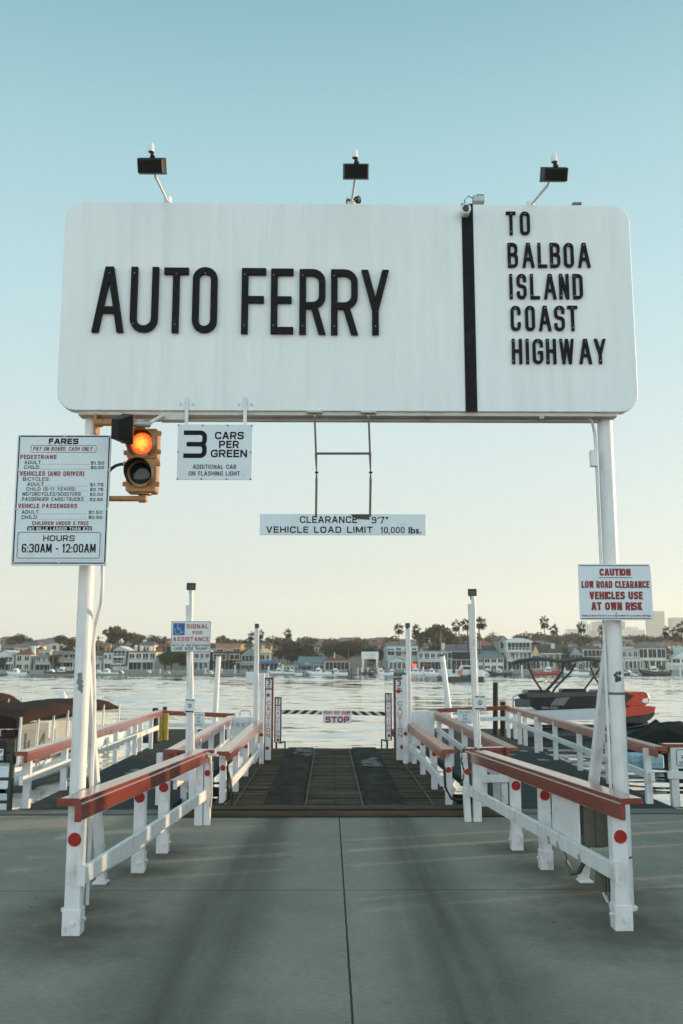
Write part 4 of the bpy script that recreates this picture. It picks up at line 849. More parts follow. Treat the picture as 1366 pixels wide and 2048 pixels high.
# striped barrier arm with stop sign
AY = 21.6
s = Sheet(AY - .03)
t = thing("barrier_arm", "black-and-white striped barrier arm with KEEP OFF RAMP lettering across the ramp end", "barrier", at(667, 1426, AY))
a, b = at(562, 1423.5, AY), at(772, 1427.5, AY); hb = .088
STRIPE = bpy.data.materials.new("barrier_stripes"); STRIPE.use_nodes = True; N, L = STRIPE.node_tree.nodes, STRIPE.node_tree.links
tc = N.new("ShaderNodeTexCoord"); sp = N.new("ShaderNodeSeparateXYZ"); L.new(tc.outputs["Object"], sp.inputs[0])
ad = N.new("ShaderNodeMath"); ad.operation = 'MULTIPLY_ADD'; ad.inputs[1].default_value = 1.3; L.new(sp.outputs[2], ad.inputs[0])
ab = N.new("ShaderNodeMath"); ab.operation = 'ABSOLUTE'; L.new(sp.outputs[0], ab.inputs[0]); L.new(ab.outputs[0], ad.inputs[2])
md = N.new("ShaderNodeMath"); md.operation = 'MODULO'; md.inputs[1].default_value = .205; L.new(ad.outputs[0], md.inputs[0])
gt = N.new("ShaderNodeMath"); gt.operation = 'GREATER_THAN'; gt.inputs[1].default_value = .11; L.new(md.outputs[0], gt.inputs[0])
mx = N.new("ShaderNodeMix"); mx.data_type = 'RGBA'; mx.inputs[6].default_value = (.02, .02, .018, 1); mx.inputs[7].default_value = (.66, .64, .57, 1); L.new(gt.outputs[0], mx.inputs[0]); L.new(mx.outputs[2], N["Principled BSDF"].inputs["Base Color"])
q = MB(); q.bar(a, b, .05, hb); q.build("arm", STRIPE, t)
q = MB(); A, B, C, D_ = s.box(643, 704, 1421, 1430); q.box(((A + B) / 2, AY - .027, (C + D_) / 2), (B - A, .005, hb)); q.build("name_plate", SIGNW, t)
rd = MB(); s.t(rd, "KEEP OFF RAMP", 648, 702, 1422, 1428.5, bold=.22); rd.build("red_lettering", BRIGHTRED, t)
s = Sheet(AY - .032); A, B, C, D_ = s.box(646, 702.5, 1430.5, 1447)
t = thing("stop_sign", "white rectangular sign with red STOP hanging under the striped barrier", "sign", ((A + B) / 2, AY, C))
q = MB(); plate(q, A, B, C, D_, AY - .03, .005); q.build("panel", SIGNW, t)
rd = MB(); s.t(rd, "STOP", 650.5, 699, 1433, 1445.5, bold=.25, gap=.12); rd.build("red_lettering", BRIGHTRED, t)

# ---------------------------------------------------------------- small signs on posts
SY = 12.42
s = Sheet(SY - .0015, 330, 1220, 110 / 1024); a, b, c, d = s.box(112, 848, 210, 776)
t = thing("assistance_sign", "white sign with blue wheelchair symbol and red SIGNAL FOR ASSISTANCE", "sign", ((a + b) / 2, SY, c))
q = MB(); plate(q, a, b, c, d, SY, .006, .008); q.build("panel", SIGNW, t)
q = MB(); s.rrect(q, 122, 842, 218, 768, .006, .004); q.build("border", INK, t)
q = MB(); s.rect(q, 126, 836, 612, 617, .001); q.build("rule_line", INK, t)
q = MB(); s.rect(q, 152, 368, 246, 470); q.build("blue_panel", BLUEINK, t)
w = MB(); S2 = Sheet(SY - .003, 330, 1220, 110 / 1024); put.t = .0026
def PP(x, y): p = S2.X(x, y); return V((p.x, p.z))
put.t = .0042
put(w, S2.pl, [('s', [PP(238, 290), PP(240, 362), PP(290, 362), PP(312, 418), PP(342, 410)], False), ('s', [PP(240, 332), PP(282, 332)], False)], 0, 0)
put(w, S2.pl, [('s', [PP(238 + 58 * cos(u), 392 + 58 * sin(u)) for u in [radians(k) for k in range(8, 250, 12)]], False)], 0, 0)
hc = S2.X(236, 272); w.disc((hc.x, SY - .003, hc.z), (0, -1, 0), .0058, .0004, 12); w.build("wheelchair_symbol", WHITEINK, t)
rd = MB(); s.t(rd, "SIGNAL", 404, 808, 264, 346, bold=.19); s.t(rd, "FOR", 516, 696, 392, 458, bold=.19); s.t(rd, "ASSISTANCE", 148, 818, 502, 584, bold=.19); rd.build("red_lettering", BRIGHTRED, t)
bk = MB(); s.t(bk, "BICYCLES AND PEDESTRIANS", 138, 826, 640, 678, bold=.17); s.t(bk, "-USE SIDE RAMP-", 146, 820, 692, 746, bold=.18); bk.build("black_lettering", INK, t)
for x in (126, 838):
    for y in (222, 764): p = s.X(x, y); q = MB(); q.disc((p.x, SY, p.z), (0, -1, 0), .006, .004, 8); q.build("screw", LAMPBLK, t)
def notice(x0, x1, y0, y1, Y, label, tilt, cat="notice"):
    a, b = at(x0, y1, Y), at(x1, y0, Y); cx, cz, w, h = (a.x + b.x) / 2, (a.z + b.z) / 2, b.x - a.x, b.z - a.z
    t = thing("notice_plate", label, cat, (cx, Y, a.z)); R = Matrix.Rotation(tilt, 3, 'Y'); C_ = V((cx, Y, cz))
    q = MB(); q.box(C_, (w, .005, h), rot=R); q.build("panel", SIGNW, t)
    q = MB(); f = lambda x, z: C_ + R @ V((x * w, -.0035, z * h))
    for x0_, x1_, z0_, z1_ in ((-.38, -.08, .36, .43), (-.02, .08, .36, .43), (.14, .4, .36, .43), (-.42, .42, -.45, -.36)): q.add([f(x0_, z0_), f(x1_, z0_), f(x1_, z1_), f(x0_, z1_)], [(0, 1, 2, 3)])
    q.build("black_lettering", INK, t)
    q = MB(); n = 16; ring = lambda r: [f(.0 + cos(k * 2 * pi / n) * r, sin(k * 2 * pi / n) * r * w / h) for k in range(n)]
    o, i_ = ring(.2), ring(.15); q.add(o + i_, [(k, (k + 1) % n, n + (k + 1) % n, n + k) for k in range(n)]); q.add([f(-.05, -.12), f(.05, -.12), f(.05, .1), f(-.05, .1)], [(0, 1, 2, 3)]); q.build("emblem", mat("emblem_ink", (.12, .07, .06), .5), t)
notice(369, 390, 1397, 1426, 12.40, "small white plate tilted on the lamp post below the wheelchair sign", radians(3))
notice(948, 971.5, 1390.5, 1420.5, 12.44, "small cream plate with round emblem on the right lamp post", 0)
def rail_notice(x0, x1, y0, y1, Y, label):
    s = Sheet(Y - .0015); a, b, c, d = s.box(x0, x1, y0, y1); t = thing("rail_notice", label, "notice", ((a + b) / 2, Y, c), "DO NOT SIT ON RAILS notices")
    q = MB(); plate(q, a, b, c, d, Y, .008); q.build("panel", SIGNW, t); W, H = x1 - x0, y1 - y0
    bk = MB(); Q = lambda tx, u0, u1, v0, v1: s.t(bk, tx, x0 + W * u0, x0 + W * u1, y0 + H * v0, y0 + H * v1, bold=.17)
    Q("DO NOT", .1, .9, .10, .25); Q("SIT", .36, .64, .33, .48); Q("ON", .36, .66, .56, .71); Q("RAILS", .24, .84, .78, .93); bk.build("lettering", mat("violet_ink", (.10, .07, .12), .5), t)
    q = MB(); xm = (a + b) / 2; q.bar((xm - .05, Y + .03, 0), (xm - .05, Y + .03, c + .1), .06, .05, up=(0, 1, 0)); q.build("post", WHITE, t)
rail_notice(383, 409, 1425, 1453.5, 21.5, "DO NOT SIT ON RAILS notice half hidden by the left lamp post")
rail_notice(915, 945, 1419.5, 1448, 21.5, "DO NOT SIT ON RAILS notice left of the right lamp post")

# ---------------------------------------------------------------- side ramps for people
dz = lambda y: -.012 * max(0, y - 12.4)
def side_deck(side):
    L_ = side < 0
    t = thing("side_ramp", "dark non-slip side ramp on the left, along the canopied boats" if L_ else "dark non-slip side ramp on the right, towards the orange and black boat", "ramp", (side * 3, 18, 0), "dark pedestrian side ramps")
    xo = (lambda y: -3.88 - .032 * (y - 12.4)) if L_ else (lambda y: 4.42 + .03 * (y - 12.4)); xi = (lambda y: -2.02) if L_ else (lambda y: 2.18); y0, y1 = QE + .01, 26.6
    q = MB(); n = 12; rings = []
    for i in range(n + 1):
        y = y0 + (y1 - y0) * i / n; a, b = sorted((xo(y), xi(y))); z = .02 + dz(y); rings.append([V((a, y, z - .12)), V((b, y, z - .12)), V((b, y, z)), V((a, y, z))])
    q.loft(rings, 0, True, True, False); q.build("deck", DECK, t)
    q = MB(); a_, b_ = (-5.2, -1.9) if L_ else (1.9, 6.2); q.box(((a_ + b_) / 2, 28.2, -.24), (b_ - a_, 3.2, .16)); q.build("landing", DECK, t)
    q = MB(); r_ = random.Random(3 + side)
    for px, py in (((272, 1534), (262, 1540), (345, 1520)) if L_ else ((1077, 1531), (1088, 1512), (1020, 1500), (1048, 1492))):
        p = on(px, py, .02); z = .026 + dz(p.y); pts = [(p.x + cos(k * pi / 4) * r_.uniform(.06, .16), p.y + sin(k * pi / 4) * r_.uniform(.08, .3), z) for k in range(8)]; q.add(pts, [tuple(range(8))])
    q.build("paint_patch", mat("paint_patch", (.20, .21, .21), .7, .3, 10), t)
side_deck(-1); side_deck(1)
def yard_rail(label, bases, capa, capb, lowa, lowb, m, side, group, w=.085, fas=.11, capw=.15, extra=None):
    """bases: photo pixels of post feet; cap and lower rail ends as (px, py, Y)"""
    t = thing("side_railing", label, "railing", (capa.x, capa.y, 0), group)
    plank("cap_rail", t, [capa - V((0, 0, .022)), capb - V((0, 0, .022))], capw, .044, m)
    plank("fascia_board", t, [capa + V((side * capw * .42, 0, -.075)), capb + V((side * capw * .42, 0, -.075))], .034, fas, m)
    for p in bases:
        f_ = (p.y - capa.y) / (capb.y - capa.y) if abs(capb.y - capa.y) > .5 else (p.x - capa.x) / (capb.x - capa.x)
        q = MB(); q.bar(V((p.x, p.y, p.z - .05)), V((p.x, p.y, capa.z + (capb.z - capa.z) * f_ - .045)), w, w, up=(0, 1, 0)); q.build("post", WHITE, t, bevel=.004)
    if lowa is not None: plank("lower_rail", t, [lowa, lowb], .04, .10, WHITE, 0, 0)
    return t
onz = lambda px, py: on(px, py, -.05)
G_ = "railings of the side ramps"
B = [on(52, 1619, .0), on(126, 1582, -.02)] + [on(x, y, -.08) for x, y in ((230, 1529), (257, 1511), (269, 1510), (280, 1501), (301, 1496))]
yard_rail("sunlit orange-red railing on the far left between side ramp and canopied boats", B, at(42, 1504, 12.25), at(318, 1421, B[-1].y + .6), at(42, 1562, 12.3), at(316, 1455, B[-1].y + .5), RED, 1, G_)
B = [on(1299, 1609, 0), on(1219, 1568, -.02)] + [on(x, y, -.06) for x, y in ((1161, 1543), (1112, 1519), (1081, 1498), (1074, 1503), (1051, 1487), (1040, 1485), (1031, 1474))]
yard_rail("long worn railing on the far right between side ramp and orange boat", B, at(1322, 1494, 12.6), at(1019, 1413, B[-1].y + .6), at(1306, 1554, 12.75), at(1016, 1440, B[-1].y + .3), WORN, -1, G_)
# inner railings (facing the plank ramp)
yard_rail("inner left railing running from lamp post corner to white panel", [V((-2.0, y, dz(y))) for y in (13.6, 15.0, 16.6, 18.3, 20.3)], at(342, 1499.5, 12.75), at(464, 1431, 20.6), at(350, 1570, 12.9), at(468, 1472, 20.4), RED, 1, G_)
yard_rail("inner right railing running from lamp post corner to white panel", [V((2.28, y, dz(y))) for y in (13.3, 14.7, 16.3, 18.1, 20.0)], at(1026, 1495.5, 12.75), at(866, 1421, 20.6), at(1008, 1560, 12.9), at(874, 1458, 20.4), WORN, -1, G_)
def cross_rail(label, a, b, h, posts, low, m, Y):
    t = thing("cross_railing", label, "railing", (a.x, Y, 0), "short cross railings")
    q = MB(); q.bar(a - V((0, 0, .02)), b - V((0, 0, .02)), .15, .045); q.build("cap_rail", m, t, bevel=.004)
    q = MB(); d_ = V((0, -.05, -.045 - h / 2)); q.bar(a + d_, b + d_, .035, h); q.build("fascia_board", m, t, bevel=.004)
    for x in posts: q = MB(); f_ = (x - a.x) / (b.x - a.x); q.bar((x, Y, dz(Y) - .05), (x, Y, a.z + (b.z - a.z) * f_ - .04), .085, .085, up=(0, 1, 0)); q.build("post", WHITE, t, bevel=.004)
    if low: q = MB(); q.bar(low[0], low[1], .04, .10); q.build("lower_rail", WHITE, t, bevel=.003)
cross_rail("dark red cross railing behind the left lamp post, closing the side ramp's inner corner", at(329, 1499.5, 12.9), at(428, 1499, 12.9), .10, (-2.22, -1.7), (at(330, 1553, 12.86), at(425, 1553, 12.86)), RED, 12.9)
cross_rail("dark red cross railing behind the right lamp post, closing the side ramp's inner corner", at(925, 1496, 12.95), at(1012, 1494, 12.95), .11, (2.05, 2.32), (at(950, 1558, 12.9), at(1024, 1556, 12.9)), RED, 12.95)
cross_rail("far dark red cross railing at the landing beside the yellow post", at(316, 1420.5, 26.2), at(470, 1427, 26.2), .07, (-4.6, -2.7), (at(322, 1450, 26.2), at(455, 1451, 26.2)), RED, 26.2)
cross_rail("far dark red cross railing at the landing beside the tall black pile", at(872, 1417, 26.2), at(1018, 1411, 26.2), .07, (3.0, 4.85), (at(945, 1439, 26.2), at(1012, 1437, 26.2)), RED, 26.2)
# far right railing stub with plaque
B = [V((4.62, 13.05, 0)), V((5.3, 13.05, 0)), V((6.2, 13.05, 0))]
yard_rail("short railing on the right picture edge carrying a framed plaque", B, at(1323, 1487, 13.05), at(1480, 1487, 13.05), at(1335, 1550, 13.0), at(1480, 1552, 13.0), RED, 0, G_, .1)
s = Sheet(12.99); A, B_, C, D_ = s.box(1352, 1420, 1498, 1533)
t = thing("framed_plaque", "grey plaque in a dark frame on a white backing at the right picture edge", "sign", (A, 12.99, C))
q = MB(); q.box(((A + B_) / 2, 13.0, (C + D_) / 2), (B_ - A + .14, .02, D_ - C + .05)); q.build("backing", WHITE, t)
q = MB(); plate(q, A, B_, C, D_, 12.982, .008, .02); q.build("panel", SIGNW, t)
q = MB(); s2_ = Sheet(12.981); s2_.rrect(q, 1353.5, 1418, 1499.5, 1531.5, .02, .009); s2_.t(q, "P", 1362.5, 1368, 1511, 1518, bold=.18); s2_.t(q, "US", 1359, 1369, 1522, 1529, bold=.18); q.build("lettering", INK, t)

# white back panels, small back boards, yellow post, piles
def slab(name, label, cat, px0, px1, py0, py1, Y, m, th=.05, group=None, legs=True):
    a, b = at(px0, py1, Y), at(px1, py0, Y); t = thing(name, label, cat, ((a.x + b.x) / 2, Y, a.z), group)
    q = MB(); q.box(((a.x + b.x) / 2, Y, (a.z + b.z) / 2), (b.x - a.x, th, b.z - a.z)); q.build("panel", m, t, bevel=.006)
    if legs:
        for x in (a.x + .06, b.x - .06): q = MB(); q.bar((x, Y + .05, -.1), (x, Y + .05, b.z - .05), .07, .05, up=(0, 1, 0)); q.build("post", WHITE, t)
    return t
t = slab("screen_panel", "plain white screen panel behind the left plank ramp railing", "panel", 463.5, 517, 1434, 1512, 19.6, WHITE, .06)
q = MB(); p0, p1 = at(480, 1432, 19.6), at(501, 1432, 19.6); zt = at(490, 1421.5, 19.6).z; q.tube([p0, V((p0.x, 19.6, zt - .03)), V((p0.x + .03, 19.6, zt)), V((p1.x - .03, 19.6, zt)), V((p1.x, 19.6, zt - .03)), p1], .012, 8); q.build("grab_handle", GALV, t)
q = MB(); q.box((at(476, 1451, 19.6).x, 19.568, at(476, 1449, 19.6).z), (.07, .003, .09)); q.box((at(487, 1451, 19.6).x, 19.568, at(487, 1449, 19.6).z), (.08, .003, .09)); q.box((at(498, 1451, 19.6).x, 19.568, at(498, 1449, 19.6).z), (.06, .003, .09)); q.build("faded_marking", mat("faded_marking", (.50, .55, .58), .6, .4, 30), t)
slab("screen_panel", "plain white screen panel behind the right plank ramp railing", "panel", 824, 868, 1422, 1492, 19.6, WHITE, .06)
slab("back_board", "blank white board behind the far left lamp post, seen against the shore", "board", 491.5, 509.5, 1343.5, 1367, 18.4, SIGNW, .02, legs=False)
slab("back_board", "narrow blank white board between far left lamp post and tall CAUTION board", "board", 511, 538, 1346, 1356, 18.45, SIGNW, .02, legs=False)
a = on(327, 1479, -.12)
t = thing("bollard", "yellow steel bollard at the end of the far left railing", "bollard", a)
q = MB(); zt = at(327, 1427, a.y).z
for dx in (-.062, .062): q.box((a.x + dx, a.y, (a.z + zt) / 2 - .03), (.105, .11, zt - a.z + .06))
q.build("body", YELLOW, t, bevel=.01)
def pile(label, px, top, bot, w, Y, m, name="pile", cat="pile", cap=None, lean=0):
    a, b = at(px, bot, Y), at(px + lean, top, Y); t = thing(name, label, cat, (a.x, Y, WZ))
    q = MB(); d_ = (b - a) * ((WZ - .3 - a.z) / (b.z - a.z)); q.tube([a + d_, b], w / 2, 14); q.build("shaft", m, t)
    if cap: q = MB(); q.tube([b - V((0, 0, .02)), b + V((0, 0, cap * .3)), b + V((0, 0, cap))], w * .55, 14, r2=.01); q.build("cap", WHITE if cap > .1 else LAMPBLK, t)
pile("tall black pile standing behind the far right cross railing", 991, 1365, 1468, .15, 27.4, PILE)
pile("short black pile with a hole at its top beside the far right railing", 1006, 1403, 1463, .16, 26.9, PILE)
pile("short black pile rising beside the yellow bollard", 311, 1416, 1478, .15, 25.0, PILE)
pile("second short black pile, behind the yellow bollard", 330, 1413.5, 1470, .12, 27.0, PILE)
pile("white pile with a pointed cap behind the canopied boats", 127, 1402, 1480, .62, 44, WHITE, cap=.45)
pile("thin leaning white pole behind the left far cross railing", 430, 1312, 1440, .16, 31, WHITE, "mooring_pole", "pole", cap=.05, lean=7)
pile("leaning white pole with dark top left of the right lamp post", 898, 1312, 1420, .18, 31, WHITE, "mooring_pole", "pole", cap=.06, lean=-14)

# green post with a small sign at the left edge
a = on(17, 1624, .0)
t = thing("green_post", "dark green post with rungs at the left picture edge", "post", a)
q = MB(); q.tube([V((a.x, a.y, -.3)), V((a.x + .02, a.y, at(20, 1484, a.y).z))], .035, 12); q.ball(V((a.x + .02, a.y, at(20, 1484, a.y).z)), (.037, .037, .03), 8); q.build("shaft", GREENP, t)
for z in (.12, .4, .62): q = MB(); q.tube([V((a.x - .6, a.y + .02, z)), V((a.x, a.y + .02, z))], .02, 8); q.build("rung", GREENP, t)
s = Sheet(a.y - .05); A, B_, C, D_ = s.box(-40, 8, 1484, 1521)
t = thing("edge_sign", "white sign in a brown frame cut off by the left picture edge", "sign", (B_, a.y, C))
q = MB(); q.box(((A + B_) / 2, a.y - .02, (C + D_) / 2), (B_ - A + .03, .03, D_ - C + .03)); q.build("frame", PILE, t)
q = MB(); s.rect(q, -38, 6.5, 1498, 1520, .0); q.build("panel", SIGNW, t)
q = MB(); s3 = Sheet(a.y - .052); s3.t(q, "S", 1, 5.5, 1512, 1519, bold=.18); s3.t(q, "P", .5, 5, 1500, 1507, bold=.18); q.build("lettering", INK, t)

# ---------------------------------------------------------------- boats near the ramps
GEL = mat("white_gelcoat", (.70, .72, .72), .25, .05, 2, dirt=(.45, .42, .36), dirt_amt=.3, dirt_scale=3)
HULLD = mat("dark_bottom", (.015, .016, .016), .5, .2)
CANVAS = mat("plum_canvas", (.036, .020, .018), .9, .2, 5, .25, 60, stretch=(1, .3, 1), spec=.1)
VINYL = mat("clear_vinyl", (.85, .85, .80), .12, .05, alpha=.26)
SEATM = mat("seat_brown", (.05, .03, .022), .6, .2)
TEAK = mat("teak", (.16, .08, .04), .5, .3, 8)
def hull(q, L_, B_, zk, zs, sheer=.25, bowr=.55, m=0, stern=.9, n=14, flare=.0):
    """boat hull along +Y from stern (0) to bow (L); zk keel, zs sheer height at mid"""
    rings = []
    for i in range(n + 1):
        u = i / n; w = B_ / 2 * (stern + (1 - stern) * min(1, u * 3)) * (1 if u < bowr else math.sqrt(max(0, 1 - ((u - bowr) / (1 - bowr)) ** 2)) * .985 + .015)
        zt = zs + sheer * (u ** 3) ; y = L_ * u; yk = y - .12 * L_ * max(0, u - .7)
        kk = zk + (zs - zk) * .75 * max(0, (u - .72) / .28) ** 2
        rings.append([V((-w, y, zt)), V((-w * .96, y, zt * .6 + kk * .4)), V((-w * (.80 - flare), yk, kk + (zt - kk) * .22)), V((0, yk, kk)), V((w * (.80 - flare), yk, kk + (zt - kk) * .22)), V((w * .96, y, zt * .6 + kk * .4)), V((w, y, zt)), V((w * .86, y, zt - .015)), V((0, y, zt + .02)), V((-w * .86, y, zt - .015))])
    return q.loft(rings, m, True, True, True)
def make_canopy_boat(label):
    t = thing("canopy_boat", label, "boat", (0, 0, 0), "electric boats with plum canopies on the left")
    q = MB(); hull(q, 6.4, 2.2, -.25, .62, .18); q.build("hull", GEL, t)
    q = MB(); hull(q, 6.3, 2.16, -.3, .10, .0); q.build("bottom_paint", HULLD, t)
    q = MB(); n = 12; rings = []
    pts_ = []
    for i in range(n + 1):
        u = i / n; w = 1.13 * (1 if u < .6 else math.sqrt(max(0, 1 - ((u - .6) / .47) ** 2)))
        pts_.append((w, 6.42 * u))
    q.loft([[V((s_ * w, y, .60 + .18 * (y / 6.4) ** 3 + dz_)) for dz_ in (0, .05)] + [V((s_ * (w + .03), y, .60 + .18 * (y / 6.4) ** 3 + dz_)) for dz_ in (.05, 0)] for s_ in (1,) for w, y in pts_], 0); q.loft([[V((-w, y, .60 + .18 * (y / 6.4) ** 3 + dz_)) for dz_ in (0, .05)] + [V((-(w + .03), y, .60 + .18 * (y / 6.4) ** 3 + dz_)) for dz_ in (.05, 0)] for w, y in pts_], 0); q.build("rub_rail", TEAK, t)
    q = MB(); rings = []; N_ = 20; K = 12
    for i in range(N_ + 1):
        u = i / N_; y = .15 + 4.7 * u; w = 1.08 * (1 - .14 * max(0, u - .6) / .4 - .10 * max(0, .15 - u) / .15); sag = .035 * abs(sin(u * pi * 6)); zc = 1.92 + .10 * sin(pi * u) - .18 * max(0, u - .82) / .18 - .10 * max(0, .12 - u) / .12
        row = [V((-w, y, zc - .34)), ]
        for k in range(K + 1): a_ = pi * k / K; row.append(V((-w * cos(a_) if 0 < k < K else (-w if k == 0 else w), y, zc - .17 + (.17 - sag) * sin(a_) ** .7)))
        row.append(V((w, y, zc - .34)))
        rings.append(row)
    q.loft(rings, 0, False, False)
    for r in (rings[0], rings[-1]): q.add(r, [tuple(range(len(r)))])
    q.build("canopy", CANVAS, t)
    for y in (.25, 1.4, 2.5, 3.6, 4.7):
        for s_ in (-1, 1): q = MB(); q.bar((s_ * 1.0, y, .62), (s_ * 1.03, y, 1.75), .055, .04); q.build("canopy_post", GEL, t)
    q = MB()
    for s_ in (-1, 1): q.add([V((s_ * 1.01, .25, .66)), V((s_ * 1.01, 4.75, .66)), V((s_ * 1.03, 4.75, 1.56)), V((s_ * 1.03, .25, 1.56))], [(0, 1, 2, 3)])
    q.add([V((-.95, 4.78, .7)), V((.95, 4.78, .7)), V((.95, 4.80, 1.6)), V((-.95, 4.80, 1.6))], [(0, 1, 2, 3)]); q.build("side_curtain", VINYL, t)
    for y, w in ((1.0, 1.5), (2.2, .6), (3.4, 1.3)):
        q = MB(); q.box((0 if w > 1 else .5, y, .75), (w, .5, .5)); q.box((0 if w > 1 else .5, y - .25, 1.05), (w, .12, .4)); q.build("seat", SEATM, t, bevel=.03)
    for y in (1.6, 3.8):
        q = MB(); q.ball((1.17, y, .38), (.09, .09, .2), 10); q.build("fender", GEL, t)
    return t
cb = make_canopy_boat("plum canopied electric boat nearest the left railing, whole canopy in view")
cb.location = (-8.55, 23.6, WZ - .02); cb.rotation_euler = (0, 0, radians(-4))
dup(cb, (-10.0, 31.6, WZ - .08), radians(-19), .94, "plum canopied electric boat partly hidden by the left gantry pole, bow to the right")
dup(cb, (-12.6, 30.5, WZ + .05), radians(-6), 1.0, "plum canopied electric boat cut off by the left picture edge, behind the nearest one")

# pontoon boat on the right
Y0 = 40.0
ORANGE = mat("orange_gelcoat", (.50, .048, .016), .25, .08, 3); BLKGEL = mat("black_gelcoat", (.02, .021, .022), .22, .2, 4); SILV = mat("silver_panel", (.50, .53, .54), .3, .08, 3); DKGREY = mat("dark_grey_panel", (.055, .06, .062), .4, .2, 4); TINT = mat("tinted_screen", (.02, .022, .02), .05, .05, alpha=.55); CANV2 = mat("black_canvas", (.025, .030, .034), .7, .3, 3, .4, 12)
pb0, pb1 = at(1023, 1470, Y0).x, at(1313, 1470, Y0).x; LB = pb1 - pb0
t = thing("pontoon_boat", "black, white and orange pontoon boat with folding tower and dark canopy", "boat", (pb0, Y0, WZ))
bx = lambda px, py, y=0: at(px, py, Y0 + y)
for y in (-.85, .85):
    q = MB(); q.tube([V((pb0 + .25, Y0 + y, WZ + .12)), V((pb1 - 1.4, Y0 + y, WZ + .12)), V((pb1 - .5, Y0 + y, WZ + .28)), V((pb1 - .12, Y0 + y, WZ + .55))], .36, 14, r2=.30); q.build("pontoon", BLKGEL, t)
def side(name, poly, m, y0=-1.15, th=.1, lab=None):
    q = MB(); q.prism([bx(x, y, y0) for x, y in poly], (0, th, 0)); q.build(name, m, t, bevel=.01, label=lab)
    return
side("white_band", [(1055, 1422), (1085, 1441), (1240, 1439), (1252, 1435), (1252, 1414), (1140, 1419)], SILV, -1.15, 2.3)
side("bow_side", [(1252, 1415), (1252, 1434), (1296, 1429), (1309, 1424), (1312, 1413.5), (1290, 1412), (1262, 1411.5)], ORANGE, -1.15, 2.3)
side("bow_keel", [(1252, 1434.2), (1252, 1447), (1285, 1446), (1300, 1440), (1308, 1432), (1309, 1424.5), (1296, 1429.5)], BLKGEL, -1.13, 2.26)
side("cabin_side", [(1036, 1392), (1062, 1414), (1075, 1421), (1252, 1415), (1256, 1388), (1230, 1384), (1200, 1386), (1120, 1384), (1040, 1388)], BLKGEL, -1.13)
side("grey_stripe", [(1052, 1386), (1056, 1396), (1200, 1392), (1230, 1388), (1228, 1383)], DKGREY, -1.17, .05)
side("bow_shoulder", [(1246, 1411.5), (1268, 1391), (1256, 1388), (1256, 1384), (1288, 1383.5), (1295, 1387), (1300, 1398), (1298, 1405), (1290, 1411.5)], ORANGE, -1.10, 2.2)
side("bow_window", [(1246, 1411), (1267, 1391), (1256, 1389), (1246, 1391)], BLKGEL, -1.12, .05)
side("window_panel", [(1100, 1411), (1112, 1396), (1140, 1394), (1128, 1411)], mat("screen_grey", (.16, .17, .17), .2), -1.16, .03)
side("stern_panel", [(1030, 1398), (1030, 1414), (1061, 1415), (1061, 1398)], DKGREY, -1.15, .04)
q = MB(); q.box(((pb0 + pb1) / 2 - .1, Y0, bx(1200, 1424).z), (LB - .6, 2.2, .12)); q.build("deck", BLKGEL, t)
side("bow_light", [(1284, 1404), (1286, 1398), (1296, 1396), (1297, 1404), (1292, 1407)], WHITEINK, -1.13, .04)
for px, w in ((1075, 1.0), (1150, .9), (1205, .8)): q = MB(); p = bx(px, 1392); q.box((p.x, Y0 + .2, p.z), (w, 1.2, .5)); q.build("seat", DKGREY, t, bevel=.08)
q = MB(); q.box((bx(1140, 1383).x, Y0 - .4, bx(1140, 1384).z), (1.0, .7, .3)); q.build("console", BLKGEL, t, bevel=.05)
q = MB(); [q.tube([bx(x, y, -.9) for x, y in pl_], .045, 8) for pl_ in (((1052, 1414), (1086, 1388), (1110, 1362), (1124, 1344), (1128, 1328)), ((1084, 1416), (1112, 1374), (1142, 1344), (1152, 1326)), ((1055, 1328), (1068, 1358), (1088, 1388)), ((1180, 1330), (1190, 1356), (1208, 1382)))]
[q.tube([bx(x, y, .9) for x, y in pl_], .04, 8) for pl_ in (((1062, 1410), (1092, 1384), (1118, 1356), (1130, 1330)), ((1205, 1330), (1180, 1364), (1165, 1384)))]
q.tube([bx(1076, 1364, -.9), bx(1094, 1362, -.6), bx(1108, 1368, .4), bx(1118, 1364, .9)], .03, 8); q.build("tower_frame", BLKGEL, t)
q = MB(); rings = []
for i in range(15):
    px = 1024 + (1212 - 1024) * i / 14; zt = 1318 + 2.6 * sin(i * .9 + 1) + (5 if i == 0 else 0); rings.append([bx(px, zt + 6, -1.1) + V((0, 0, .0)), bx(px, zt + 1.5, -1.0), bx(px, zt - 2.5, 0), bx(px, zt + 1.5, 1.0), bx(px, zt + 6, 1.1), bx(px, zt + 5, .9), bx(px, zt + 2.5, 0), bx(px, zt + 5, -.9)])
q.loft(rings, 0); q.build("canopy", CANV2, t)
q = MB(); q.tube([bx(1026, 1414, -1), bx(1026, 1394, -1), bx(1034, 1390, -1), bx(1048, 1387, -1)], .03, 8); q.tube([bx(1026, 1400, -1), bx(1060, 1394, -1)], .03, 8); q.build("stern_rail", GALV, t)
q = MB(); s = Sheet(Y0 - 1.24); s.t(q, "SEA-DOO", 1083, 1115, 1413.3, 1418, bold=.2); q.build("name_lettering", mat("pale_lettering", (.30, .31, .31), .4), t)
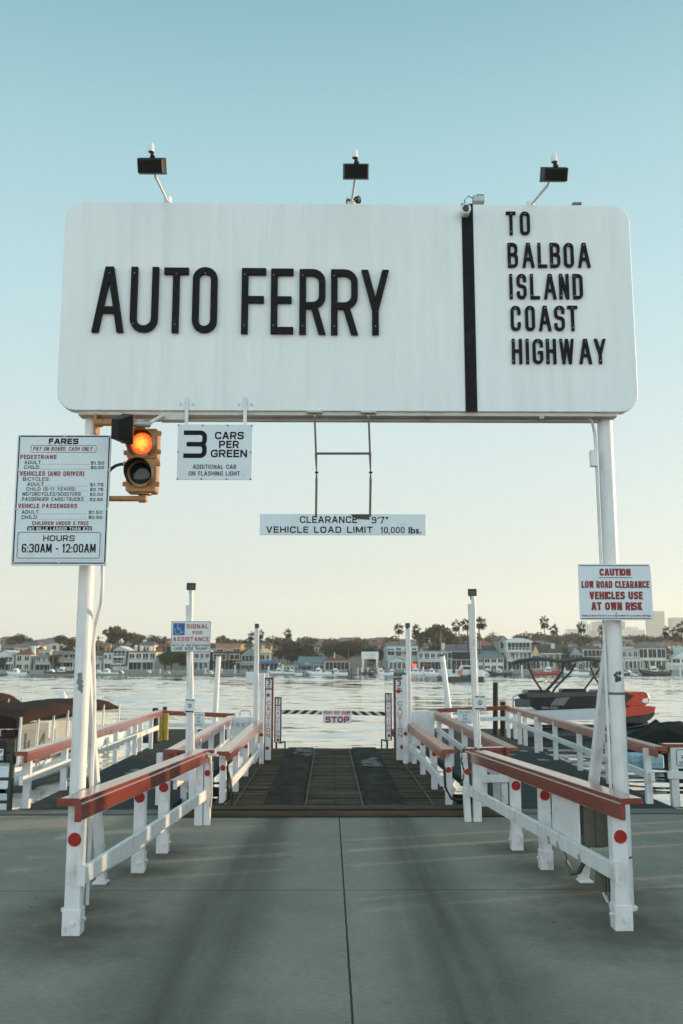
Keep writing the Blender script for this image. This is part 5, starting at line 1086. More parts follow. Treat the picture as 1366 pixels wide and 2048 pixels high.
# tarp-covered boat, lower right of it
c = at(1345, 1492, 32.0)
t = thing("tarp_covered_boat", "low boat under a crumpled black tarpaulin at the right edge", "boat", (c.x, 32, WZ))
q = MB(); rings = []
for i in range(25):
    u = i / 24; x = at(1228, 1490, 32).x + u * 4.6; row = []
    for k in range(17):
        a_ = pi * k / 16; w = 1.3; n_ = noise.noise(V((x * 1.6, k * .55, 0))) * .16 + noise.noise(V((x * 4.1, k * 1.3, 3))) * .11; h = (.12 + .92 * min(1, u * 3.0) ** .7) * (1 - .12 * u)
        row.append(V((x + n_ * .3, 32 - cos(a_) * w, WZ + .05 + (h + n_) * sin(a_) ** .6)))
    rings.append(row)
q.loft(rings, 0, False, False, True); q.build("tarpaulin", mat("black_tarp", (.014, .013, .011), .85, .4, 2, .8, 6, spec=.15), t)
q = MB(); q.box((c.x + .4, 32, WZ + .1), (4.2, 2.3, .5)); q.build("hull", HULLD, t, bevel=.06)
for px, py, w_ in ((1274, 1505, .7), (1268, 1519, .6), (1305, 1521, .5)):
    p = on(px, py + 4, WZ); q = MB(); q.box((p.x, p.y, WZ + .1), (w_, .6, .32), .2)
    tag(q.build("dock_float", mat("blue_float", (.25, .36, .42), .6, .2, 5), bevel=.06), "pale blue float " + {1274: "nearest the tarpaulin", 1268: "left and nearer, below another float", 1305: "beside the short plaque railing"}[px], "float", "pale blue dock floats")
q = MB(); p = on(1330, 1600, WZ + .1); q.box((4.9 + .5, 14.2, WZ + .4), (1.6, 2.2, .3)); tag(q.build("floating_dock", PILE, bevel=.03), "dark floating dock below the short plaque railing", "dock")

# ---------------------------------------------------------------- far shore
SH = 238.0
shm = mat("shore_ground", (.13, .14, .11), .9, .3, .05)
rn = random.Random(21)
prof = [(-200, 1276), (0, 1283), (130, 1281), (240, 1287), (330, 1283), (430, 1287), (560, 1285), (640, 1281), (740, 1280), (800, 1282), (960, 1285), (1050, 1278), (1140, 1278), (1230, 1278), (1366, 1280), (1600, 1280)]
def skyline(px):
    for (a, ya), (b, yb) in zip(prof, prof[1:]):
        if a <= px <= b: return ya + (yb - ya) * (px - a) / (b - a)
    return 1282
HY = 720.0
nx, ny = 120, 26; vs = []; fs = []
for j in range(ny + 1):
    v = j / ny; Y = SH + 2 + (1250 - SH) * v ** 1.35
    for i in range(nx + 1):
        px = -260 + 1900 * i / nx; x = (px - 663) / 1900 * Y; hz = at(px, skyline(px) + 2, HY).z
        k = min(1, max(0, (Y - 300) / (HY - 300))); k = k * k * (3 - 2 * k); k2 = 1 if Y < HY else max(.6, 1 - (Y - HY) / 1500)
        vs.append((x, Y, -.2 + (hz + .2) * k * k2 + (noise.noise(V((x * .02, Y * .02, 0))) * 2.5 * k)))
for j in range(ny):
    for i in range(nx): a = j * (nx + 1) + i; fs.append((a, a + 1, a + nx + 2, a + nx + 1))
q = MB(); q.add(vs, fs, 0, True); tag(q.build("hills", mat("hill_scrub", (.085, .075, .05), .95, .45, .03, dirt=(.03, .036, .02), dirt_amt=.9, dirt_scale=.06)), kind='structure')
q = MB(); q.box((0, SH + 8, -1.2), (700, 20, 2.0)); tag(q.build("shore", shm), kind='structure')
q = MB(); q.box((0, SH - 2.2, -.72), (700, .5, 1.6)); tag(q.build("seawall", mat("seawall_concrete", (.27, .29, .28), .85, .25, .3, dirt=(.12, .13, .12), dirt_amt=.6, dirt_scale=.2, stretch=(1, 1, 3))), "long pale concrete seawall along the far shore", "seawall")
q = MB(); q.box((at(330, 1345, 230).x, 231, -1.0), (62, 9, .5)); tag(q.build("beach", mat("beach_sand", (.22, .21, .16), .9, .2, .3)), kind='structure')

C_ = lambda n, c, r=.7, v=.1: mat(n, c, r, v, 1.2, dirt=tuple(x * .7 for x in c), dirt_amt=.35, dirt_scale=.5)
HW = C_("house_white", (.60, .63, .61)); HCR = C_("house_cream", (.56, .53, .44)); HTE = C_("house_pale_teal", (.46, .53, .52)); HGY = C_("house_grey", (.36, .37, .35)); HBR = C_("house_brown", (.13, .075, .045)); HGR = C_("house_sage", (.27, .31, .26)); HYE = C_("house_yellow", (.62, .52, .33)); HBL = C_("house_blue_grey", (.30, .36, .40)); HOR = C_("house_terracotta", (.42, .22, .12)); BRK = C_("brick_red", (.20, .07, .05))
RFR = C_("roof_red_tile", (.20, .055, .04)); RFB = C_("roof_brown", (.070, .05, .04)); RFG = C_("roof_grey", (.13, .13, .12)); RFT = C_("roof_teal_grey", (.17, .22, .22)); RFP = C_("roof_purple_grey", (.16, .11, .12)); RFK = C_("roof_dark", (.045, .045, .045)); RFGN = C_("roof_green", (.07, .105, .08)); RFL = C_("roof_light", (.45, .44, .40)); AWB = C_("awning_blue", (.06, .14, .30))
GLS = mat("glass_and_recess_shade", (.016, .018, .019), .25, .4, 2, spec=.25); TRIM = C_("trim_white", (.70, .70, .67))
def house(px0, px1, pyt, label, wall, roof='flat', rc=None, rh=8, Y=SH + 5, floors=2, win=(3, 3), pyb=1341, depth=10., chim=None, balc=None, porch=False, cat="house", name="house", awn=None, wlit=None, group=None, gx=None):
    a, b = at(px0, pyb, Y), at(px1, pyt, Y); x0, x1, z0, z1 = a.x, b.x, -.25, b.z; w, h = x1 - x0, z1 - z0; sc = Y / 1900
    t = thing(name, label, cat, ((x0 + x1) / 2, Y, z0), group); rc = rc or RFG; R_ = rh * sc
    q = MB(); q.box(((x0 + x1) / 2, Y + depth / 2, (z0 + z1) / 2), (w, depth, h)); q.build("wall", wall, t)
    ov = .35; X0, X1, Y0_, Y1_ = x0 - ov, x1 + ov, Y - ov, Y + depth + ov; ym, xm = (Y0_ + Y1_) / 2, (x0 + x1) / 2
    q = MB()
    if roof == 'flat':
        q.box((xm, Y + depth / 2, z1 + .12), (w + .5, depth + .5, .24))
        if rh > 4: q.box((xm, Y + depth / 2, z1 + R_ / 2), (w * .7, depth * .7, R_))
    elif roof == 'hip':
        i = min(w * .42, depth * .48); q.add([(X0, Y0_, z1), (X1, Y0_, z1), (X1, Y1_, z1), (X0, Y1_, z1), (x0 + i, ym, z1 + R_), (x1 - i, ym, z1 + R_)], [(0, 1, 5, 4), (1, 2, 5), (2, 3, 4, 5), (3, 0, 4), (3, 2, 1, 0)])
    elif roof == 'side':
        q.add([(X0, Y0_, z1), (X1, Y0_, z1), (X1, Y1_, z1), (X0, Y1_, z1), (X0, ym, z1 + R_), (X1, ym, z1 + R_)], [(0, 1, 5, 4), (1, 2, 5), (2, 3, 4, 5), (3, 0, 4), (3, 2, 1, 0)])
    elif roof == 'gable':
        g_ = xm if gx is None else x0 + w * gx
        q.add([(X0, Y0_, z1), (X1, Y0_, z1), (X1, Y1_, z1), (X0, Y1_, z1), (g_, Y0_, z1 + R_), (g_, Y1_, z1 + R_)], [(0, 4, 5, 3), (1, 2, 5, 4), (3, 2, 1, 0)])
        o = MB(); o.add([(x0, Y, z1), (x1, Y, z1), (g_, Y, z1 + R_ * .93), (x0, Y + .2, z1), (x1, Y + .2, z1), (g_, Y + .2, z1 + R_ * .93)], [(0, 1, 2), (3, 5, 4), (0, 2, 5, 3), (1, 4, 5, 2)]); o.build("gable_wall", wall, t)
    elif roof == 'arch':
        n = 10; row = lambda y: [V((X0 + (X1 - X0) * k / n, y, z1 + R_ * sin(pi * k / n) ** .8)) for k in range(n + 1)]
        q.loft([row(Y0_) + [V((X1, Y0_, z1 - .3)), V((X0, Y0_, z1 - .3))], row(Y1_) + [V((X1, Y1_, z1 - .3)), V((X0, Y1_, z1 - .3))]], 0, True, True, False)
    elif roof == 'shed': q.add([(X0, Y0_, z1), (X1, Y0_, z1), (X1, Y1_, z1 + R_), (X0, Y1_, z1 + R_), (X0, Y0_, z1 - .2), (X1, Y0_, z1 - .2), (X1, Y1_, z1 - .1), (X0, Y1_, z1 - .1)], [(0, 1, 2, 3), (4, 7, 6, 5), (0, 4, 5, 1), (1, 5, 6, 2), (2, 6, 7, 3), (3, 7, 4, 0)])
    q.build("roof", rc, t)
    fh = h / floors
    for f in range(floors):
        n = win[f] if f < len(win) else win[-1]
        zc = z0 + fh * (f + .52); wide = rn.random() < .35
        if wide: n = max(1, n // 2)  # wide dark panes stand in for shaded balcony recesses, shade put into the colour
        for k in range(n):
            cx = x0 + w * (k + .5) / n; ww = w / n * (rn.uniform(.86, .93) if wide else rn.uniform(.5, .8)); hh = fh * (.74 if wide else rn.uniform(.46, .66))
            o = MB(); yy = Y - .03
            o.box((cx, yy, zc), (ww + .22, .1, hh + .22)); o.box((cx, yy - .035, zc), (ww, .06, hh), m=1)
            for i in range(1, max(2, int(ww / .9))): o.box((cx - ww / 2 + ww * i / max(2, int(ww / .9)), yy - .05, zc), (.08, .06, hh))
            o.build("window", [TRIM, GLS], t)
    if chim:
        for cx, cw, ct, m_ in chim: c0_, c1_ = at(cx - cw / 2, ct, Y + 2.5), at(cx + cw / 2, ct, Y + 2.5); q = MB(); q.box(((c0_.x + c1_.x) / 2, Y + 2.5, (z1 - 1 + c1_.z) / 2), (c1_.x - c0_.x, 1.0, c1_.z - z1 + 1)); q.build("chimney", m_, t)
    if balc:
        for f in balc:
            zb = z0 + fh * f; q = MB(); q.box((xm, Y - .8, zb - .08), (w * .96, 1.5, .18)); q.box((xm, Y - 1.5, zb + .85), (w * .96, .07, .08)); n = max(6, int(w / .8))
            for k in range(n + 1): q.box((xm - w * .48 + w * .96 * k / n, Y - 1.5, zb + .42), (.06, .06, .86))
            for s_ in (-1, 1): q.box((xm + s_ * w * .46, Y - 1.45, (z0 + zb) / 2), (.2, .2, zb - z0))
            q.build("balcony", TRIM, t)
    if porch:
        q = MB(); zp = z0 + fh * .95; q.box((xm, Y - 1.1, zp), (w * .98, 2.2, .22)); [q.box((x0 + w * (.04 + .92 * k / 4), Y - 2.0, (z0 + zp) / 2), (.18, .18, zp - z0)) for k in range(5)]; q.build("porch", TRIM, t)
    if awn:
        q = MB(); A_, B__ = at(awn[0], awn[2], Y), at(awn[1], awn[3], Y); q.prism([(A_.x, Y - .1, A_.z), (A_.x, Y - 1.8, B__.z), (A_.x, Y - .1, B__.z)], (B__.x - A_.x, 0, 0)); q.build("awning", awn[4], t)
    return t
house(-14, 28, 1312, "white gabled house cut off by the left picture edge", HW, 'gable', RFL, 12, win=(3, 2), balc=(1,))
house(30, 62, 1309, "white two-storey house with red hipped roof and white stack at far left", HCR, 'hip', RFR, 13, chim=[(68, 6, 1292, HW)], win=(2, 2))
house(70, 106, 1313, "low modern house with curved eaves and brown windows, right of the red hipped roof", HGY, 'arch', RFT, 4, win=(3, 3), balc=(1,))
house(75, 101, 1301, "small sunlit flat-topped upper house behind the curved-eave house", HCR, 'flat', RFL, 1, Y=SH + 22, win=(2, 2), pyb=1330)
house(112, 152, 1304, "grey-green house with wide decks left of the gantry pole", HGR, 'flat', RFT, 3, win=(3, 3), balc=(1,), awn=(112, 146, 1306, 1309, RFT))
house(186, 205, 1311, "narrow pale blue house with dark red roof right of the gantry pole", HBL, 'side', RFR, 10, win=(2, 2), balc=(1,))
house(206, 225, 1305, "narrow white house with brick stacks next to a white gabled one", HW, 'flat', RFB, 1, chim=[(213, 3.5, 1290, HOR), (221, 3.5, 1288, HOR)], win=(1, 2), balc=None)
house(225, 252, 1300, "white house with low gabled top and glass balcony on left shore", HTE, 'gable', HW, 8, floors=3, win=(5, 2, 2), balc=(1, 2))
house(256, 312, 1304, "cream stucco house with red roof edge and three sunlit chimneys", HCR, 'flat', RFR, 1, win=(5, 4), chim=[(272, 4, 1290, HW), (283, 5, 1292, HW), (301, 6, 1293, HW)], balc=(1,), depth=12)
house(377, 420, 1303, "white framed two-storey porch house half behind the SIGNAL FOR ASSISTANCE sign", HTE, 'flat', TRIM, 1, win=(4, 4), balc=(1,), porch=True)
house(424, 484, 1305, "dark brown modern house below a round sunlit rusty top storey", HBR, 'flat', RFK, 1, win=(3, 2), depth=12, awn=(424, 470, 1322, 1326, RFK))
t = house(431, 482, 1289, "round-cornered rusty orange top storey lit by the sun", HOR, 'flat', HOR, 1, Y=SH + 12, floors=1, win=(3,), pyb=1306)
house(483, 513, 1309, "green gabled house with brown window band left of the far left lamp post", HGR, 'gable', RFGN, 14, win=(4, 5), awn=(482, 514, 1326, 1331, HGR))
house(494, 516, 1300, "pale flat-roofed house peeping over the green gabled one", HTE, 'flat', RFL, 1, Y=SH + 18, floors=1, win=(2,), pyb=1325)
house(519, 541, 1306, "sunlit yellow house with stepped top right of the far left lamp post", HYE, 'hip', HYE, 10, Y=SH + 16, win=(2, 2), chim=[(526, 6, 1291, HYE)])
house(521, 557, 1325, "dockside shed under a long blue awning", HGY, 'flat', AWB, 1, Y=SH - 0.5, floors=1, win=(4,), awn=(520, 557, 1321, 1327, AWB), cat="shed", name="shed")
house(556, 596, 1331, "low white dockside shed between blue awnings and gabled kiosk", HW, 'flat', RFT, 1, Y=SH + 1, floors=1, win=(5,), cat="shed", name="shed")
house(598, 668, 1327, "long low shed with teal-grey skylit roof", HTE, 'side', RFT, 14, Y=SH + 9, floors=1, win=(7,), cat="shed", name="shed", depth=16)
house(602, 624, 1332, "tiny white gabled kiosk with blue awning", HW, 'gable', HW, 8, Y=SH, floors=1, win=(2,), awn=(600, 628, 1329, 1333, AWB), cat="kiosk", name="kiosk", depth=5)
house(649, 699, 1322, "white boathouse with red pyramid roof by the far water", HW, 'hip', RFR, 13, Y=SH + 2, floors=1, win=(3,), cat="boathouse", name="boathouse", chim=[(669, 2, 1305, TRIM)])
house(620, 646, 1306, "dark-roofed long building below the hill, left of the big sunlit tree", HGR, 'side', RFK, 5, Y=SH + 40, floors=1, win=(4,), pyb=1318)
house(774, 836, 1292, "tall pale teal building behind the far right lamp post", HTE, 'flat', RFT, 3, win=(5, 4), depth=14, Y=SH + 8, floors=2, awn=(776, 836, 1300, 1303, HTE))
house(776, 812, 1322, "small white pavilion with low pediment and lit lanterns", HTE, 'gable', HW, 7, Y=SH + 1, floors=1, win=(4,), cat="pavilion", name="pavilion", depth=6, porch=True)
t = house(836, 896, 1303, "wide pale building with long balcony and red lettering on its wall", HTE, 'flat', RFT, 3, win=(2, 5), depth=14, Y=SH + 6, balc=(1,), chim=[(843, 3, 1298, HTE)])
q = MB(); s = Sheet(SH + 5.9); [s.rect(q, 846 + 2.6 * k, 848 + 2.6 * k, 1326.5 + (k % 2), 1331.5 - (k % 3) * .6) for k in range(6)]; q.build("wall_lettering", BRIGHTRED, t)
q = MB(); p = at(829, 1331, SH + 5); q.box(p, (1.0, .3, .8)); tag(q.build("red_beacon", mat("red_lamp", (.6, .03, .01), .4, emit=(1, .10, .04), es=1.6), bevel=.1), "glowing red lamp on the far shore, just right of the far right lamp post", "lamp")
house(894, 962, 1302, "long white house with purple-grey roof behind the ferry boat", HW, 'side', RFP, 14, win=(5, 4), depth=14, Y=SH + 10, chim=[(886, 6, 1286, HW), (958, 6, 1283, HTE)])
house(903, 942, 1318, "white terrace with dark sloping glass awning above the ferry boat", HW, 'flat', HW, 1, Y=SH + 3, floors=1, win=(5,), awn=(904, 942, 1304, 1318, GLS), depth=6)
house(962, 1000, 1301, "dark-roofed house behind the right lamp post", HGY, 'side', RFK, 11, Y=SH + 14, win=(3, 3), pyb=1335)
house(955, 1007, 1315, "white house with blue-grey lean-to roof right of the ferry boat", HW, 'shed', RFT, 14, Y=SH + 3, win=(4, 4), chim=None, depth=8)
house(1001, 1014, 1280, "tall narrow grey house left of the arched balcony house", HGY, 'gable', RFG, 8, floors=3, win=(1, 1, 1), Y=SH + 9)
house(1014, 1062, 1283, "three-storey white house with arched top balcony", HW, 'arch', HW, 7, floors=3, win=(3, 6, 3), balc=(1, 2), depth=12)
house(1077, 1131, 1306, "house with steep brown roof and broad white chimney", HCR, 'side', RFB, 18, floors=1, win=(5,), Y=SH + 6, pyb=1341, chim=[(1105, 6.5, 1287, HW)], depth=9, porch=True)
house(1065, 1079, 1308, "sunlit cream gable end attached left of the steep brown roof", HYE, 'gable', RFB, 19, floors=1, win=(1,), Y=SH + 4)
house(1142, 1166, 1308, "blue-grey shingled house with arched gable window", HBL, 'gable', RFG, 15, win=(2, 1), gx=.35)
house(1166, 1210, 1298, "pale house with dark top storey left of the right gantry pole", HTE, 'hip', RFK, 9, win=(4, 3), balc=(1,), gx=.2)
house(1244, 1276, 1299, "pale grey house with flat roof right of the right gantry pole", HGY, 'flat', RFL, 6, win=(3, 3), balc=(1,), porch=True)
house(1279, 1331, 1296, "white two-storey house with dark grey hipped roof on the right shore", HCR, 'hip', RFG, 13, win=(5, 6), porch=True)
house(1331, 1345, 1306, "red brick house squeezed beside the grey hipped roof", BRK, 'side', RFB, 14, win=(1, 1), Y=SH + 7)
house(1344, 1398, 1316, "white gabled bungalow cut off by the right picture edge", HW, 'gable', HW, 22, win=(4, 3), gx=.62, porch=True)
house(1290, 1366, 1290, "low pink-roofed houses row behind the grey hipped roof", HCR, 'side', RFR, 6, Y=SH + 60, floors=1, win=(6,), pyb=1300)
def fence_(label, px0, px1, pt, pb, Y):
    a, b = at(px0, pb, Y), at(px1, pt, Y); q = MB(); n = int((b.x - a.x) / .28)
    for k in range(n + 1): q.box((a.x + (b.x - a.x) * k / n, Y, (a.z + b.z) / 2), (.13, .05, b.z - a.z))
    for z in (.25, .8): q.box(((a.x + b.x) / 2, Y + .04, a.z + (b.z - a.z) * z), (b.x - a.x, .05, .1))
    tag(q.build("picket_fence", TRIM), label, "fence")
fence_("white picket fence at the right shore edge", 1334, 1400, 1325, 1341, SH - 1.8)
fence_("white slatted gangway fence left of the gantry pole on the far shore", 122, 152, 1334, 1341, SH - 2.8)
fence_("white low fence in front of the gabled balcony house", 226, 255, 1333, 1341, SH - 1)
# hillside houses
base_h = None
def hill_house(px, py, Y, w, h, rcol, wall, label):
    p = at(px, py, Y); t = thing("hill_house", label, "house", (p.x, Y, p.z), "distant houses on the hillside")
    q = MB(); q.box((p.x, Y + 4, p.z), (w, 8, h)); q.build("wall", wall, t)
    X0, X1, z1, R_ = p.x - w / 2 - .5, p.x + w / 2 + .5, p.z + h / 2, 1.6; q = MB(); i = w * .2
    q.add([(X0, Y - .5, z1), (X1, Y - .5, z1), (X1, Y + 8.5, z1), (X0, Y + 8.5, z1), (X0 + i, Y + 4, z1 + R_), (X1 - i, Y + 4, z1 + R_)], [(0, 1, 5, 4), (1, 2, 5), (2, 3, 4, 5), (3, 0, 4), (3, 2, 1, 0)]); q.build("roof", rcol, t)
    for k in range(3): q = MB(); q.box((p.x + (k - 1) * w * .3, Y - .05, p.z + .2), (w * .14, .2, h * .4)); q.build("window", GLS, t)
    return t
HH = "distant house with tiled roof among trees on the hillside"
HM = [hill_house(12, 1283, 640, 8, 3.6, RFR, HOR, HH), hill_house(40, 1287, 600, 9, 4, RFP, HCR, HH), hill_house(330, 1287, 620, 7.5, 3.5, RFB, HGY, HH), hill_house(980, 1290, 560, 7, 3.5, RFG, HBR, HH)]
for i in range(120):
    px = rn.choice([rn.uniform(-30, 160), rn.uniform(560, 830), rn.uniform(60, 420), rn.uniform(600, 1060), rn.uniform(1050, 1366)]); d_ = rn.uniform(0, 1)
    Y = 430 + 300 * d_; py = skyline(px) + 3 + (1 - d_) * 14 + rn.uniform(-1, 2); src = rn.choice(HM[:2] if px < 160 or 560 < px < 830 else HM)
    p = at(px, py, Y); dup(src, p, rn.uniform(-.5, .5), rn.uniform(.75, 1.25))
for i in range(34):
    px = rn.uniform(-20, 1380); Y = rn.uniform(285, 360); p = at(px, rn.uniform(1296, 1306), Y); dup(rn.choice(HM), p, rn.uniform(-.5, .5), (rn.uniform(.42, .8), .6, rn.uniform(.55, .9)))
# office towers
def tower(px0, px1, pyt, Y, label, m, bands=True, crown=None):
    a, b = at(px0, 1285, Y), at(px1, pyt, Y); w = b.x - a.x; t = thing("office_tower", label, "office tower", ((a.x + b.x) / 2, Y, a.z), "distant office towers")
    q = MB(); q.box(((a.x + b.x) / 2, Y + w * .4, (a.z + b.z) / 2 - 15), (w, w * .8, b.z - a.z + 30)); q.build("body", m, t)
    q = MB(); n = max(5, int(w / 3.2))
    for k in range(n): q.box((a.x + w * (k + .5) / n, Y - .1, (a.z + b.z) / 2), (w / n * .45, .3, (b.z - a.z) * .94))
    q.build("window_strips", C_("tower_glass", (.13, .14, .15)), t)
    if crown: q = MB(); q.box(((a.x + b.x) / 2, Y + w * .4, b.z + 2), (w * .5, w * .4, 5)); q.build("roof_plant", m, t)
TWM = C_("tower_stone", (.33, .29, .25)); TWW = C_("tower_white", (.55, .55, .52))
tower(1301, 1328.5, 1222, 1700, "tall brown-beige office tower, highest on the right skyline", TWM)
tower(1348, 1380, 1235, 1700, "beige office tower cut off by the right picture edge", TWM)
tower(1196, 1250, 1242, 1750, "wide beige tower mostly hidden by the right gantry pole", TWM)
tower(1251, 1289, 1259, 1500, "broad low white office block right of the gantry pole", TWW, crown=True)
tower(1161, 1181, 1248, 1500, "white office tower with rounded top left of the gantry pole", TWW, crown=True)
tower(1136, 1162, 1258, 1450, "low white stepped office block left of the white tower", TWW)
tower(1182, 1192, 1260, 1500, "small pale office block between white tower and gantry pole", TWM)

# ---------------------------------------------------------------- trees
def leafmat(n, c, v=.35): return mat(n, c, .75, v, .6, spec=.2)
LFD = leafmat("foliage_dark", (.050, .049, .026)); LFO = leafmat("foliage_olive", (.095, .074, .038)); LFG = leafmat("foliage_green", (.045, .062, .022)); LFW = leafmat("foliage_warm", (.11, .078, .022)); BARK = mat("bark", (.10, .075, .055), .9, .3, 2); LFP = leafmat("palm_green", (.040, .044, .024))
def crown(seed, n, blobs, leaf=.5):
    r = random.Random(seed); q = MB(); tot = sum(b[3] * b[4] * b[5] for b in blobs)
    for cx, cy, cz, rx, ry, rz_ in blobs:
        k = int(n * rx * ry * rz_ / tot)
        for _ in range(k):
            while True:
                p = V((r.uniform(-1, 1), r.uniform(-1, 1), r.uniform(-1, 1)))
                if .35 < p.length < 1: break
            p *= r.uniform(.86, 1.12); c = V((cx + p.x * rx, cy + p.y * ry, cz + p.z * rz_)); s = leaf * r.uniform(.5, 1.25)
            u = V((r.gauss(0, 1), r.gauss(0, 1), r.gauss(0, 1))).normalized(); v = u.orthogonal().normalized()
            q.add([c + u * s, c + v * s * .7, c - u * s, c - v * s * .7], [(0, 1, 2, 3)])
    return q
def make_tree(name, label, kind, seed, h=8., w=5., n=700, leaf=.45, m=LFD, group=None, spread=.5):
    r = random.Random(seed); t = thing(name, label, "tree", (0, 0, 0), group); blobs = []
    nb = {'round': 9, 'umbrella': 11, 'cone': 6, 'open': 9}[kind]
    q = MB(); q.tube([V((0, 0, -.5)), V((r.uniform(-.2, .2), 0, h * .35)), V((r.uniform(-.3, .3), 0, h * .62))], h * .028, 7, r2=h * .014)
    for i in range(nb):
        a = r.uniform(0, 2 * pi)
        if kind == 'cone': u = i / nb; blobs.append((0, 0, h * (.12 + .78 * u), w * .5 * (1 - u * .8), w * .5 * (1 - u * .8), h * .14))
        elif kind == 'round': rr_ = w * .5 * r.uniform(.15, .62); blobs.append((cos(a) * rr_, sin(a) * rr_ * .8, h * r.uniform(.38, .78), w * r.uniform(.18, .28), w * r.uniform(.18, .28), h * r.uniform(.14, .22)))
        elif kind == 'umbrella': rr_ = w * .5 * r.uniform(.1, .8); blobs.append((cos(a) * rr_, sin(a) * rr_ * .7, h * (r.uniform(.70, .92) - .25 * rr_ / w), w * r.uniform(.12, .2), w * r.uniform(.12, .2), h * r.uniform(.07, .12)))
        else: rr_ = w * .5 * r.uniform(.1, .7); blobs.append((cos(a) * rr_, sin(a) * rr_ * .7, h * r.uniform(.4, .9), w * r.uniform(.12, .2), w * .15, h * r.uniform(.08, .14)))
        if kind != 'cone': b = blobs[-1]; q.tube([V((0, 0, h * r.uniform(.3, .5))), V((b[0] * .5, b[1] * .5, b[2] * .8)), V(b[:3])], h * .012, 5, r2=h * .004)
    q.build("trunk", BARK, t); crown(seed, n, blobs, leaf).build("crown", m, t)
    return t
def put_tree(src, px, pytop, pybase, Y, srch, label=None, first=False, wk=1.0):
    b, tp = at(px, pybase, Y), at(px, pytop, Y); s_ = (tp.z - b.z) / (srch * .98)
    if first:
        src.location = b; src.scale = (s_ * wk, s_ * wk, s_)
        if label: src['label'] = label
        return src
    return dup(src, b, rn.uniform(0, 6), (s_ * wk, s_ * wk, s_), label)
TG = "trees along the far shore and hillside"
big = make_tree("broad_tree", "huge spreading green tree behind the red-roofed boathouse, its right side sunlit gold", 'round', 2, 8, 16, 5200, .30, leafmat("foliage_big", (.060, .058, .020))); big.location = at(693, 1339, SH + 16); k = (at(0, 1282, SH + 16).z - at(0, 1339, SH + 16).z) / 7.2; wk = ((738 - 646) * (SH + 16) / 1900) / 14.5; big.scale = (wk, wk * .8, k)
t1 = make_tree("street_tree", "wide dark green tree hiding houses left of the wheelchair sign's lamp post", 'round', 3, 8, 11, 2600, .34, LFG); t1.location = at(343, 1340, SH + 2); t1.scale = (.76, .6, .72)
dk = make_tree("garden_tree", "x", 'round', 4, 8, 6, 900, .42, LFD, TG); put_tree(dk, 110, 1311, 1341, SH + 1, 7.2, "dark bushy garden tree between curved-eave house and grey-green house", True)
for px, pt, pb, Y, wk, lb in ((3, 1316, 1341, SH, 1, "dark bush at the left picture edge by the white gabled house"), (585, 1286, 1335, SH + 25, 1.25, "dark round tree above the low white shed"), (612, 1291, 1335, SH + 22, 1.0, "olive round tree left of the long skylit roof"), (745, 1302, 1341, SH + 10, .8, "dark tree behind the ferry landing sign"), (366, 1308, 1341, SH + 1, .8, "dark tree right beside the wide green one"), (1068, 1286, 1335, SH + 20, .9, "green tree between arched balcony house and steep brown roof"), (462, 1320, 1341, SH - .5, .6, "small shrub before the dark brown modern house"), (1190, 1322, 1341, SH + 1, 1.0, "hedge-like bush behind the pontoon boat's canopy"), (1325, 1332, 1342, SH - 1, 1.6, "low shrub by the white picket fence")):
    put_tree(dk, px, pt, pb, Y, 7.2, lb, False, wk)
cone = make_tree("cypress_tree", "x", 'cone', 6, 8, 3.6, 900, .35, LFG); put_tree(cone, 1132, 1283, 1341, SH + 4, 7.6, "dense conical green tree right of the steep brown roof", True)
umb = make_tree("eucalyptus_tree", "x", 'umbrella', 8, 9, 9, 1500, .36, LFO, TG); put_tree(umb, 237, 1257, 1330, SH + 40, 8.5, "big umbrella-shaped tree against the sky right of the left gantry pole", True)
put_tree(umb, 868, 1254, 1335, SH + 40, 8.5, "big domed tree rising over the pale balcony building", False, 1.0)
put_tree(umb, 905, 1268, 1335, SH + 50, 8.5, "rounded tree right of the big domed tree", False, 1.0)
SKT = "distant tree on the skyline of the far hillside"
op = make_tree("hill_tree", SKT, 'open', 9, 8, 5, 480, .42, LFO, TG); rd_ = make_tree("hill_tree", SKT, 'round', 10, 8, 8, 600, .45, LFD, TG)
firsts = [True, True]
lst = [(24, 1271, 7, 0), (38, 1270, 8, 1), (62, 1273, 6, 0), (112, 1270, 7, 0), (120, 1272, 8, 1), (140, 1277, 6, 1), (150, 1274, 6, 0), (205, 1285, 6, 0), (271, 1272, 6, 0), (280, 1271, 6, 1), (310, 1273, 7, 1), (330, 1278, 5, 0), (352, 1276, 6, 0), (392, 1280, 5, 1), (440, 1270, 7, 0), (447, 1268, 8, 0), (458, 1279, 6, 1), (471, 1276, 7, 0), (490, 1280, 6, 1), (520, 1274, 8, 0), (533, 1272, 8, 0), (546, 1278, 7, 1), (556, 1274, 8, 0), (570, 1276, 8, 1), (596, 1277, 6, 0), (608, 1276, 8, 1), (622, 1277, 6, 1), (650, 1276, 6, 0), (663, 1279, 6, 1), (720, 1278, 6, 1), (733, 1280, 7, 0), (744, 1277, 6, 0), (770, 1276, 6, 0), (784, 1275, 8, 1), (812, 1279, 6, 0), (838, 1274, 6, 0), (890, 1273, 7, 0), (928, 1271, 7, 1), (940, 1276, 7, 0), (951, 1270, 7, 1), (975, 1268, 7, 0), (990, 1272, 8, 1), (1003, 1274, 7, 0), (1040, 1270, 7, 1), (1075, 1267, 8, 1), (1095, 1271, 8, 1), (1112, 1272, 8, 1), (1135, 1270, 8, 1), (1150, 1268, 8, 1), (1170, 1273, 8, 1), (1190, 1276, 8, 1), (1250, 1275, 7, 1), (1268, 1273, 7, 1), (1285, 1272, 8, 1), (1310, 1275, 8, 1), (1330, 1274, 8, 1), (1352, 1272, 8, 1), (1362, 1276, 7, 0)]
